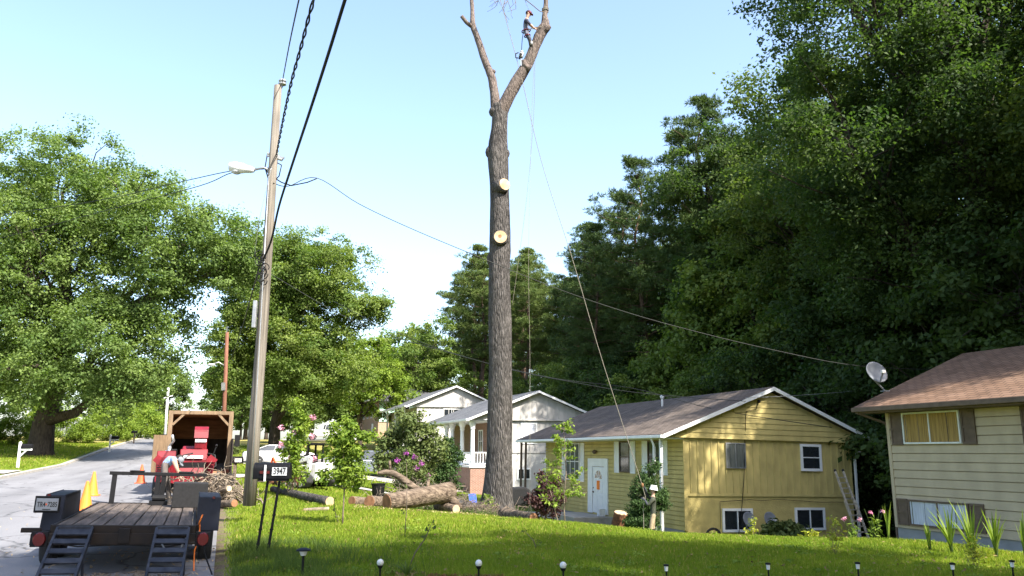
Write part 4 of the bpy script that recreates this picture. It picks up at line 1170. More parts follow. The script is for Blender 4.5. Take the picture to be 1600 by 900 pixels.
wire('service_wire', 'upper of the two thin wires running left from the lamp into the big oak', [at(424, 262, 17.1), at(362, 267, 18.5), at(270, 287, 21), at(150, 314, 25), at(0, 335, 30), at(-150, 350, 36)], .011)
wire('service_wire', 'lower drooping wire running left from the lamp head into the big oak', [at(413, 264, 17.1), at(362, 270, 18.5), at(310, 291, 20), at(180, 325, 24), at(0, 372, 30), at(-150, 400, 36)], .011)
wire('service_wire', 'long grey wire sagging from the near pole past the bare trunk to the cream house', [at(427, 286, 17.1), at(450, 291, 17.6), at(495, 278, 17.8), at(560, 318, 18.4), at(640, 356, 19.2), at(740, 398, 20.2), at(860, 447, 21.2), at(960, 482, 22.2), at(1060, 511, 23.0), at(1200, 545, 24.0), at(1345, 572, 25), at(1500, 578, 28)], .010, M_WIREG)
wire('service_wire', 'thin wire coming from the far street trees to the gable of the yellow house', [at(520, 470, 50), at(600, 511, 44), at(690, 546, 40), at(800, 578, 37), at(900, 598, 35), at(1000, 614, 33.5), at(1165, 627, 31.2)], .013, M_WIREG)
wire('service_wire', 'second wire crossing low over the white houses to the yellow house roof', [at(410, 420, 40), at(560, 505, 40), at(720, 556, 38), at(860, 590, 36.5), at(990, 607, 35), at(1120, 640, 32), at(1300, 668, 30.7)], .012, M_WIREG)
wire('service_wire', 'thin wire between the yellow house gable and the woods near the cream house dish', [at(1165, 622, 31.0), at(1260, 617, 32), at(1345, 610, 34)], .011, M_GREYM)
wire('guy_wire', 'pair of slack thin lines hanging down the left side of the near pole', [at(424, 262, 17), at(415, 300, 17), at(404, 350, 17.1), at(398, 400, 17.4)], .006, M_GREYM)

d = at(349, 690, 62); d.z = gz(d.x, d.y)
pole2 = thing('utility_pole', 'distant red-brown utility pole with a small lamp arm, behind the truck', 'utility pole', d)
top = at(355, 519, 62) - d
mb = MB(); mb.tube([(0, 0, -.3), top * .5, top], [.19, .16, .13], 10); mb.build('pole', M_POLER, pole2, smooth=True)
mb = MB(); a = at(352, 572, 62) - d; b = at(330, 570, 61.5) - d; mb.tube([a, (a + b) / 2 + Vector((0, 0, .25)), b], .05, 6); mb.build('lamp_arm', M_GREYM, pole2, smooth=True)
mb = MB(); mb.ball(b, .22, 10, sc=(1.5, .7, .5)); mb.build('lamp_head', M_WHITE2, pole2, smooth=True)
mb = MB(); mb.bar(at(349, 610, 61.7) - d, at(349, 598, 61.7) - d, .28, .22); mb.build('terminal_box', M_GREYM, pole2)
mb = MB(); mb.bar(top + Vector((0, -.1, -.1)), top + Vector((.0, -.1, .45)), .05); mb.build('insulator', M_GREYM, pole2)
d = at(258, 680, 92); d.z = gz(d.x, d.y)
t = thing('utility_pole', 'far pale grey pole beside the street between the oak and the truck', 'utility pole', d)
mb = MB(); mb.tube([(0, 0, -.3), at(263, 606, 92) - d], [.16, .12], 8); mb.build('pole', M_WHITE2, t, smooth=True)
mb = MB(); mb.bar(at(256, 622, 92) - d, at(270, 618, 92) - d, .1); mb.build('crossarm', M_WHITE2, t)

# ------------------------------------------------------------------ mailboxes
def mailbox(label, base, rz, boxm, L=.5, W_=.19, H=.23, h=1.06, num=None, post='twin', scale=1.0):
    t = thing('mailbox', label, 'mailbox', base, rz)
    mb = MB(); prof = [(-W_ / 2, 0), (W_ / 2, 0), (W_ / 2, H - W_ / 2)] + [(W_ / 2 * math.cos(a), H - W_ / 2 + W_ / 2 * math.sin(a)) for a in np.linspace(.3, math.pi - .3, 7)] + [(-W_ / 2, H - W_ / 2)]
    mb.prism([(a, b + h) for a, b in prof], 0, -L / 2, L / 2); box = mb.build('box', boxm, t, bevel=.006)
    mb = MB(); mb.prism([(a * 1.06, h + b * 1.03 - .003) for a, b in prof], 0, -L / 2 - .02, -L / 2 + .012); mb.build('door', boxm, t, bevel=.004)
    if post == 'twin':
        for k, (x, lean) in enumerate(((-.07, -.12), (.10, -.14))):
            mb = MB(); mb.bar((x + lean, 0, -.2), (x, 0, h), .032)
            for z in (.15, .35, .55): mb.box((x + lean * (1 - (z + .2) / (h + .2)), 0, z), (.045, .045, .02))
            mb.build('post', M_BLACKM, t)
        mb = MB(); mb.bb(-.2, .22, -.08, .08, h - .03, h - .002); mb.build('bracket', M_BLACKM, t)
        mb = MB(); mb.bb(-.105, -.075, -W_ / 2 - .035, -W_ / 2 - .02, h - .03, h + .2); mb.build('flag_arm', M_WHITE2, t)
        mb = MB(); mb.bb(-.17, -.03, -W_ / 2 - .018, -W_ / 2 - .006, h + .075, h + .115); mb.build('flag', M_REDLENS, t)
    else:
        mb = MB(); mb.bb(-.05, .05, -.05, .05, -.3, h + (.28 if post == 'arm' else 0))
        if post == 'arm': mb.prism([(-.06, h + .28), (.06, h + .28), (0, h + .35)], 1, -.06, .06)
        mb.build('post', M_WHITE if post == 'arm' else M_STEM, t)
        if post == 'arm':
            mb = MB(); mb.bb(-.045, .62, -.04, .04, h - .1, h - .005); mb.bar((.0, 0, h - .45), (.35, 0, h - .1), .06); mb.build('arm', M_WHITE, t)
    if num:
        mb = MB(); mb.bb(.005, .215, -W_ / 2 - .012, -W_ / 2 - .004, h + .05, h + .165); pl = mb.build('number_plate', M_WHITETX, t)
        text('number', num, .128, (.11, -W_ / 2 - .0135, h + .107), (math.pi / 2, 0, 0), M_BLACKTX, pl, .70, .003)
    t.scale = (scale,) * 3
    return t
p = at(421, 845, 12.0); p.z = gz(p.x, p.y)
MBX = mailbox('black mailbox numbered 3947 on two thin leaning black posts near the utility pole', p, math.radians(3), M_BLACKM, num='3947')
p = on_ground(369, 27.5); mailbox('small dark mailbox with red flag on a short post between brush pile and near pole', p, math.radians(8), M_BLACKM, h=.78, num='3955', post='stake')
def armbox(label, px, Y, rz):
    p = on_ground(px, Y)
    t = mailbox(label, p, rz, M_BLACKM, h=1.0, post='arm')
    for o in t.children:
        if o.name.startswith(('box', 'door')): o.location.x = .38
    return t
armbox('white-post mailbox with a dark box nearest the left edge, by the left driveway', 31, 42, 0)
armbox('white-post mailbox farther up the left kerb, beyond the big oak', 171, 62, 0)
p = on_ground(208, 78); mailbox('tiny dark mailbox far up the left side of the street', p, 0, M_BLACKM, h=1.0, post='stake')

# ------------------------------------------------------------------ cones
def cone(label, p, m, s=1.0):
    t = thing('traffic_cone', label, 'traffic cone', p, .3, 'traffic cones around the trailer')
    mb = MB(); mb.lathe([(.17, .03), (.16, .06), (.035, .70), (.028, .72), (.02, .72)], 18); mb.build('cone', m, t, smooth=False)
    mb = MB(); mb.bb(-.2, .2, -.2, .2, 0, .035); mb.build('foot', m, t, bevel=.01)
    t.scale = (s,) * 3
    return t
def road_pt(px, Y):
    x = (px - 800) / F * Y / 1.03; r, n = to_rn(x, Y); return Vector((x, Y, float(zr(r)) + .002))
c = cone('bright orange traffic cone on the road just left of the trailer deck, nearer one', road_pt(136, 19.3), M_ORANGE)
cone('bright orange traffic cone right behind the nearer one, on the road by the trailer', road_pt(145, 25), M_ORANGE)
cone('red-orange traffic cone on the road left of the bending worker', road_pt(219, 32), M_CONE2)
# ------------------------------------------------------------------ trailer
o = at(194, 821, 10.65); o.z -= .63
tr = thing('flatbed_trailer', 'black flatbed trailer with plank deck and two lowered loading ramps, parked at the kerb', 'trailer', o, math.radians(21.0), ry=math.radians(2.0))
tr.scale = (.855, 1, 1)
DL = 4.7
mb = MB(); rr = random.Random(2)
x = -.93; k = 0
wd = [.20, .21, .20, .21, .20, .21, .20, .21, .2]
for i in range(9):
    w_ = 1.86 / 9
    mb.box((x + w_ / 2, DL / 2 + rr.uniform(-.01, .01), .605 + rr.uniform(-.004, .004)), (w_ - .022, DL - .12, .05), rot=(0, rr.uniform(-.012, .012), rr.uniform(-.002, .002))); x += w_
mb.build('deck', M_PLANK, tr)
mb = MB(); mb.bb(-.98, -.935, 0, DL, .50, .64); mb.bb(.935, .98, 0, DL, .50, .64); mb.bb(-.98, .98, -.05, .02, .48, .635); mb.bb(-.98, .98, DL, DL + .05, .48, .64)
for y in np.linspace(.5, 4.2, 7): mb.bb(-.93, .93, y - .03, y + .03, .46, .57)
mb.bb(-1.22, 1.16, -.10, -.05, .40, .54); mb.bar((-.7, DL, .52), (0, DL + 1.3, .5), .08); mb.bar((.7, DL, .52), (0, DL + 1.3, .5), .08); mb.bar((0, DL + 1.2, .5), (0, DL + 1.7, .5), .08)
mb.bb(-.08, .08, -.12, -.05, .42, .60)
mb.bb(-1.36, -1.1, -.06, .0, .545, .60)
mb.build('frame', M_FRAME, tr, bevel=.006)
for s in (-1, 1):
    for y in (.25, 3.2, 4.2):
        mb = MB(); mb.bb(s * .982, s * 1.03, y - .06, y + .06, .49, .62); mb.build('stake_pocket', M_FRAME, tr)
mb = MB(); mb.tube([(.86, -.08, .5), (.80, -.16, .36), (.62, -.13, .30), (.5, -.09, .45)], .013, 6); mb.build('safety_chain', M_GREYM, tr, smooth=True)
mb = MB(); mb.tube([(-1.02, -.1, .44), (-.6, -.07, .38), (0, -.06, .40), (.6, -.07, .37), (1.02, -.1, .44)], .009, 5); mb.build('light_wire', M_RUBBER, tr, smooth=True)
for s in (-1, 1):
    mb = MB(); x0, x1 = (.99 * s, (1.27 if s < 0 else 1.34) * s)
    y0, y1 = (.75, 2.65)
    prof = [(y0, .50), (y0 + .14, .95), (y1 - .25, .95), (y1, .52), (y1 - .06, .52), (y1 - .28, .91), (y0 + .18, .91), (y0 + .06, .50)]
    mb.prism(prof, 0, min(x0, x1), max(x0, x1))
    mb.prism([(y0 + .05, .5), (y0 + .15, .96), (y1 - .27, .96), (y1 - .04, .53)], 0, min(x0, x0 + .012 * s), max(x0, x0 + .012 * s))
    if s < 0: mb.prism([(y0 + .05, .55), (y0 + .15, .96), (y1 - .27, .96), (y1 - .04, .55)], 0, x1, x1 + .012)
    mb.build('fender', M_NAVY, tr, bevel=.008)
    for yw in (1.28, 2.1):
        mb = MB(); M_ = Euler((0, math.pi / 2, 0)).to_matrix()
        mb.lathe([(.19, -.1), (.30, -.105), (.345, -.075), (.35, 0), (.345, .075), (.30, .105), (.19, .1)], 26, (1.17 * s, yw, .345), M_); w_ = mb.build('wheel', M_RUBBER, tr, smooth=True)
        mb = MB(); mb.lathe([(.19, -.07), (.16, -.04), (.07, -.05), (.06, -.09), (.02, -.09)], 20, (1.17 * s, yw, .345), Euler((0, math.pi / 2 * -s, 0)).to_matrix()); mb.lathe([(.19, -.09), (.185, .09)], 20, (1.17 * s, yw, .345), M_); mb.build('rim', M_WHITE2, w_)
    mb = MB(); mb.lathe([(.085, -.035), (.085, .0), (.075, .02)], 20, (1.10 * s, -.13, .47), Euler((math.pi / 2, 0, 0)).to_matrix()); mb.build('tail_light', M_REDLENS, tr)
    mb = MB(); mb.bb(1.10 * s - .11, 1.10 * s + .11, -.11, -.05, .38, .56); mb.build('light_bracket', M_BLACKM, tr, bevel=.006)
    mb = MB(); mb.bb(1.22 * s - .02, 1.22 * s + .02, .84, .87, .93, .965); mb.build('marker_light', M_REDLENS, tr)
# ramps
for xc in (-.66, .66):
    a = Vector((xc, -.10, .585)); b = Vector((xc - .035, -1.14, .03)); dv = (b - a); L = dv.length; dv.normalize()
    up = dv.cross(Vector((-1, 0, 0))).normalized()
    if up.z < 0: up = -up
    mb = MB(); W2 = .225
    for s in (-1, 1): mb.bar(a + Vector((s * W2, 0, 0)), b + Vector((s * W2, 0, 0)), .035, .09)
    mb.bar(a + Vector((-W2, 0, .02)), a + Vector((W2, 0, .02)), .05)
    rotx = math.atan2(dv.z, dv.y)
    for i in range(6):
        t_ = (i + .5) / 6; c = a.lerp(b, t_) + up * .028; Lw = .098 if i else .12
        mb.box(c, (2 * W2 - .02, Lw * L / 1.25, .02), rot=(rotx, 0, 0))
    mb.bar(a.lerp(b, .45) + Vector((W2, 0, -.05)), Vector((xc + W2, -.45, .02)), .03)
    mb.build('ramp', M_RAMP, tr, bevel=.003)
# plate
mb = MB(); mb.bb(-1.36, -1.01, .60, .63, .735, .95); ph_ = mb.build('plate_holder', M_BLACKM, tr, bevel=.01)
mb = MB(); mb.bb(-1.335, -1.035, .585, .597, .765, .92); pl = mb.build('licence_plate', mat('plate_white', (.23, .24, .26), .5, var=.08), ph_, bevel=.004)
text('plate_letters', 'TR4', .090, (-1.263, .583, .84), (math.pi / 2, 0, 0), M_BLACKTX, ph_, .74, .0012); text('plate_letters', '7285', .090, (-1.112, .583, .84), (math.pi / 2, 0, 0), M_BLACKTX, ph_, .74, .0012)
mb = MB(); mb.lathe([(.013, 0), (.012, .003)], 12, (-1.195, .584, .845), Euler((math.pi / 2, 0, 0)).to_matrix()); mb.build('plate_emblem', M_CONE2, ph_)
mb = MB(); mb.bb(-1.24, -1.13, .583, .585, .775, .787); mb.build('plate_sticker', M_BLACKTX, ph_)
# front rail, winch post, box, straps
z0 = .63
mb = MB(); mb.bb(-.78, 1.12, 4.45, 4.55, z0 + .50, z0 + .56); mb.bb(-.40, -.12, 4.44, 4.62, z0 + .56, z0 + .585); mb.bb(.55, .85, 4.44, 4.62, z0 + .56, z0 + .585); mb.build('front_rail', M_BLACKM, tr, bevel=.006)
for x in (-.68, .16, .27):
    mb = MB(); mb.bb(x - .045, x + .045, 4.46, 4.54, z0, z0 + .50); mb.build('rail_post', M_BLACKM, tr)
mb = MB(); mb.bb(.05, .40, 4.2, 4.5, z0, z0 + .07); mb.tube([(.1, 4.3, z0 + .12), (.36, 4.3, z0 + .12)], .06, 12); mb.build('winch', M_BLACKM, tr)
mb = MB(); mb.bb(.50, 1.16, 3.55, 4.05, z0 + .0, z0 + .42); mb.build('storage_box', M_BLACKCLOTH, tr, bevel=.015)
mb = MB(); mb.tube([(1.02, .25, .62), (1.06, .2, .75), (1.03, .3, .66), (1.05, .22, .5), (1.0, .1, .3), (1.02, 0, .06), (1.2, -.05, .04)], .012, 6); mb.build('orange_strap', M_ORANGE, tr, smooth=True)
mb = MB(); mb.tube([(1.12, .2, .5), (1.14, -.1, .3), (1.3, -.45, .03), (1.55, -.75, .03)], .012, 6); mb.build('hose', M_BLACKM, tr, smooth=True)
# litter below the ramps
rr = random.Random(9); mb = MB()
for i in range(160):
    p = Vector((rr.uniform(-.5, .75), rr.uniform(-.5, .15), .02)); a = rr.uniform(0, 6.28); L = rr.uniform(.03, .14)
    mb.bar(p, p + Vector((math.cos(a) * L, math.sin(a) * L, rr.uniform(0, .03))), .008)
for i in range(len(mb.v)):
    v = Matrix.Rotation(math.radians(21), 3, 'Z') @ Vector(mb.v[i]); x_, y_ = o.x + v.x, o.y + v.y
    mb.v[i] = (x_, y_, gz(x_, y_) + .03 + v.z - .02)
s = mb.build('wood_litter', M_TWIG, None); s['kind'] = 'stuff'; s['label'] = 'twigs and chips littering the road under the ramps'; s['category'] = 'litter'
# ------------------------------------------------------------------ chip truck
o = at(308, 742, 26.3); o.z = float(zr(to_rn(o.x, o.y)[0]))
ct = thing('chip_truck', 'truck with a tall wooden chip box open at the back, beyond the red chipper', 'truck', o, math.radians(20.5))
bw, b0, b1, bl = .95, .62, 2.55, 4.2
mb = MB(); mb.bb(-bw, -bw + .05, 0, bl, b0, b1); mb.bb(bw - .05, bw, 0, bl, b0, b1); mb.bb(-bw + .05, bw - .05, bl - .05, bl, b0, b1); mb.bb(-bw + .05, bw - .05, 0, bl - .05, b1 - .05, b1); mb.bb(-bw + .05, bw - .05, 0, bl - .05, b0, b0 + .06)
mb.build('chip_box', M_PLY, ct)
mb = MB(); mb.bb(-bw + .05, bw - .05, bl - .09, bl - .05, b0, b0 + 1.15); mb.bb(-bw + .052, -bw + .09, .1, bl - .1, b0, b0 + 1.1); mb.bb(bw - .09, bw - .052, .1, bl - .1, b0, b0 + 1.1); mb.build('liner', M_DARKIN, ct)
mb = MB(); mb.bb(-bw - .03, bw + .03, -.10, -.002, b1 - .06, b1 + .05); mb.bb(-bw - .03, -bw + .1, -.10, -.002, b0, b1 - .06); mb.bb(bw - .1, bw + .03, -.10, -.002, b0, b1 - .06)
mb.bar((-bw + .1, -.05, b1 - .4), (-bw + .42, -.05, b1 - .06), .07); mb.bar((bw - .1, -.05, b1 - .4), (bw - .42, -.05, b1 - .06), .07)
mb.build('box_frame', M_PLYLT, ct)
for y in (1.4, 2.8):
    for s_ in (-1, 1):
        mb = MB(); mb.bb(s_ * bw + .002 * s_, s_ * (bw + .04), y - .05, y + .05, b0, b1); mb.build('box_stake', M_PLYLT, ct)
mb = MB()
for i in range(4): mb.box((-bw - .22, -.32 , b0 + .62), (.01, .01, .01))
mb = MB(); mb.bar((-bw - .02, -.1, b0 + .02), (-bw - .02, -.1, b0 + 1.25), .03)
for i in range(5):
    t_ = .06 + i * .135; mb.box((-bw - .04 - t_ * .5, -.1 - t_ * .86, b0 + .60), (.03, .13, 1.2), rot=(0, 0, math.radians(-30)))
mb.build('tailgate_door', M_PLYLT, ct)
mb = MB()
for i in range(4):
    t_ = .06 + i * .1; mb.box((bw + .02 + t_ * .1, -.12 - t_, b0 + .55), (.03, .098, 1.1), rot=(0, 0, math.radians(6)))
mb.build('tailgate_door', M_DARKIN, ct)
mb = MB(); mb.bb(-.45, .45, -.1, 6.4, .45, .62); mb.bb(-1.05, 1.05, -.16, -.04, .45, .58); mb.build('chassis', M_BLACKM, ct)
for (y, n_) in ((1.1, 2), (5.4, 1)):
    for s in (-1, 1):
        mb = MB(); M_ = Euler((0, math.pi / 2, 0)).to_matrix(); w_ = .5 if n_ == 2 else .26
        mb.lathe([(.25, -w_ / 2), (.42, -w_ / 2), (.46, -w_ / 2 + .05), (.46, w_ / 2 - .05), (.42, w_ / 2), (.25, w_ / 2)], 22, (s * (.82 if n_ == 2 else .92), y, .46), M_); ww = mb.build('wheel', M_RUBBER, ct, smooth=True)
        mb = MB(); mb.lathe([(.25, -.12), (.12, -.06), (.1, 0)], 16, (s * .95, y, .46), Euler((0, -math.pi / 2 * s, 0)).to_matrix()); mb.build('rim', M_WHITE2, ww)
    if n_ == 2:
        for s in (-1, 1):
            mb = MB(); mb.bb(s * .85 - .3, s * .85 + .3, .45, .47, .12, .6); mb.build('mud_flap', M_RUBBER, ct)
mb = MB(); mb.prism([(4.3, .62), (6.9, .62), (6.9, 1.35), (6.0, 1.5), (5.6, 2.35), (4.35, 2.35)], 0, -1.05, 1.05); mb.build('cab', M_WHITE2, ct, bevel=.05)
mb = MB(); mb.prism([(4.6, 1.5), (5.85, 1.5), (5.5, 2.2), (4.6, 2.2)], 0, -1.056, 1.056); mb.build('cab_window', M_GLASSCAR, ct)
for s in (-1, 1):
    mb = MB(); mb.bb(s * 1.33 - .1, s * 1.33 + .1, 5.6, 5.68, 1.5, 1.95); mb.bar((s * 1.04, 5.6, 1.5), (s * 1.3, 5.64, 1.6), .03); mb.build('mirror', M_BLACKM, ct)
mb = MB(); mb.bb(-1.0, -.8, -.13, -.1, .64, .74); mb.bb(.8, 1.0, -.13, -.1, .64, .74); mb.build('tail_light', M_REDLENS, ct)

# ------------------------------------------------------------------ wood chipper
o = at(292, 752, 23.4); o.z = float(zr(to_rn(o.x, o.y)[0]))
ch = thing('wood_chipper', 'bright red towable wood chipper with a tall red chute, behind the brush pile', 'wood chipper', o, math.radians(20.5))
M_ = Euler((0, math.pi / 2, 0)).to_matrix()
mb = MB(); mb.bb(-.62, .5, .1, 1.5, .55, 1.15); mb.prism([(.0, .62), (1.2, .62), (1.0, 1.42), (.25, 1.42)], 0, -.25, .5); mb.build('body', M_RED, ch, bevel=.03)
mb = MB(); mb.lathe([(.44, -.3), (.46, -.28), (.46, .28), (.44, .3)], 24, (.1, .85, 1.05), M_); mb.build('drum', M_RED, ch)
mb = MB(); mb.prism([(-.05, .5), (.03, 1.2), (.16, 1.38), (.4, 1.3), (.5, .5)], 0, -.85, -.35)
mb.build('engine_cover', M_RED, ch, bevel=.03)
mb = MB(); mb.tube([(-.55, .5, 1.2), (-.55, .52, 1.5)], .05, 10); mb.tube([(-.55, .52, 1.5), (-.45, .5, 1.66), (-.5, .42, 1.82)], .035, 8); mb.tube([(-.66, .6, 1.3), (-.40, .6, 1.3)], .09, 12); mb.build('exhaust', M_ALU, ch, smooth=True)
mb = MB(); mb.prism([(.35, 1.2), (.75, 1.2), (.75, 1.95), (.55, 2.05), (.22, 1.95), (.3, 1.6)], 0, .12, .46)
mb.build('chute', M_RED, ch, bevel=.02)
mb = MB(); mb.prism([(.16, 1.74), (.24, 1.97), (.53, 2.075), (.56, 2.05), (.26, 1.94), (.19, 1.73)], 0, .1, .48); mb.build('chute_hood', M_RED, ch)
# infeed hopper facing the street end
mb = MB(); mb.add([(-.3, .1, .6), (.5, .1, .6), (.62, -.7, .5), (-.42, -.7, .5), (-.3, .1, .62), (.5, .1, .62), (.62, -.7, .52), (-.42, -.7, .52)], [(0, 1, 2, 3), (7, 6, 5, 4), (0, 4, 5, 1), (1, 5, 6, 2), (2, 6, 7, 3), (3, 7, 4, 0)])
for s, xa, xb in ((-1, -.3, -.42), (1, .5, .62)):
    mb.add([(xa, .1, .6), (xb, -.7, .52), (xb + .06 * s, -.7, 1.02), (xa, .1, 1.12), (xa + .02 * s, .1, .6), (xb + .02 * s, -.7, .52), (xb + .08 * s, -.7, 1.02), (xa + .02 * s, .1, 1.12)], [(0, 1, 2, 3), (7, 6, 5, 4), (0, 4, 5, 1), (1, 5, 6, 2), (2, 6, 7, 3), (3, 7, 4, 0)])
mb.build('infeed_hopper', M_RED, ch)
mb = MB(); mb.bb(-.52, -.34, .25, .9, 1.16, 1.42); mb.bb(-.78, -.4, -.02, .04, .62, .78); mb.build('engine', M_BLACKM, ch, bevel=.02)
mb = MB(); mb.tube([(.45, .0, .75), (.75, -.05, .95), (.7, .1, 1.25), (.5, .2, 1.3)], .022, 7); mb.build('hydraulic_hose', M_RUBBER, ch, smooth=True)
mb = MB(); mb.tube([(-.3, .02, .9), (-.15, -.15, 1.25), (.1, .0, 1.3)], .02, 7); mb.build('hydraulic_hose', M_RUBBER, ch, smooth=True)
mb = MB()
for k in range(5): mb.bb(-.80, -.42, -.062, -.05, .82 + k * .07, .85 + k * .07)
mb.build('vent', M_BLACKM, ch)
mb = MB(); mb.bb(-.18, .38, -.002, .0995, 1.16, 1.24); mb.bb(.14, .44, .085, .0995, 1.62, 1.70); mb.build('warning_sticker', M_WHITE2, ch)
mb = MB(); mb.bar((.6, -.3, 1.1), (.72, -.32, 1.5), .03); mb.ball((.72, -.32, 1.52), .04, 8); mb.build('control_lever', M_BLACKM, ch)
mb = MB(); mb.bb(-.27, .47, .085, .098, .64, 1.08); mb.build('infeed_curtain', M_BLACKM, ch)
mb = MB(); mb.bar((-.50, -.72, 1.08), (.70, -.72, 1.08), .04); mb.bar((-.5, -.72, 1.08), (-.36, .1, 1.2), .035); mb.bar((.7, -.72, 1.08), (.5, .1, 1.2), .035); mb.build('control_bar', M_RED, ch)
for x in (-.75, .62):
    mb = MB(); mb.box((x, -.68, 1.12), (.24, .02, .2), rot=(0, math.radians(38), 0)); mb.build('flag', M_RED, ch)
for s in (-1, 1):
    mb = MB(); mb.lathe([(.17, -.1), (.29, -.1), (.33, -.06), (.33, .06), (.29, .1), (.17, .1)], 20, (-.05 + s * .78, .9, .33), M_); w_ = mb.build('wheel', M_RUBBER, ch, smooth=True)
    mb = MB(); mb.lathe([(.17, -.06), (.1, -.03), (.05, 0)], 14, (-.05 + s * .82, .9, .33), Euler((0, -math.pi / 2 * s, 0)).to_matrix()); mb.build('rim', M_WHITE2, w_)
mb = MB(); mb.bb(-.5, .4, .2, 1.9, .38, .5); mb.bar((0, 1.9, .45), (0, 2.8, .5), .09); mb.bar((.3, -.3, .5), (.3, -.3, .02), .06); mb.build('chassis', M_BLACKM, ch)
o = on_ground(300, 22.2); t = thing('fuel_can', 'small pale can on the road at the foot of the chipper', 'can', road_pt(306, 22.3), .4)
mb = MB(); mb.bb(-.17, .17, -.12, .12, 0, .36); mb.prism([(-.17, .36), (.17, .36), (.1, .44), (-.1, .44)], 1, -.1, .1); mb.build('body', M_WHITE2, t, bevel=.02)
mb = MB(); mb.tube([(.06, 0, .44), (.06, 0, .5)], .035, 10); mb.bar((-.1, 0, .47), (.02, 0, .47), .03); mb.build('cap', M_BLACKM, t)
M_ROPE = mat('rope', (.20, .18, .145), .9, var=.15, scale=30)
# ------------------------------------------------------------------ cars
M_CARW = mat('white_car_paint', (.50, .50, .50), .25, var=.03, spec=.6)
M_CARS = mat('silver_car_paint', (.15, .17, .20), .3, metal=.2, var=.05, spec=.6)
def wheel(parent, x, y, r, w, s, rimm=None):
    M_ = Euler((math.pi / 2, 0, 0)).to_matrix()
    mb = MB(); mb.lathe([(r * .62, -w / 2), (r * .9, -w / 2), (r, -w / 2 + .04), (r, w / 2 - .04), (r * .9, w / 2), (r * .62, w / 2)], 22, (x, y, r), M_); W_ = mb.build('wheel', M_RUBBER, parent, smooth=True)
    mb = MB(); mb.lathe([(r * .62, -.03), (r * .6, .0), (r * .2, .01), (r * .18, .03)], 20, (x, y + s * w * .3, r), Euler((-math.pi / 2 * s, 0, 0)).to_matrix())
    for k in range(5):
        a = k * 1.2566; mb.bar((x + .1 * r * math.cos(a), y + s * w * .42, r + .1 * r * math.sin(a)), (x + .6 * r * math.cos(a), y + s * w * .42, r + .6 * r * math.sin(a)), .05, .03)
    mb.build('rim', rimm or M_ALU, W_)
def arch(xc, r, z0, n=8):
    return [(xc + r * math.cos(a), z0 + r * math.sin(a)) for a in np.linspace(math.pi, 0, n)]
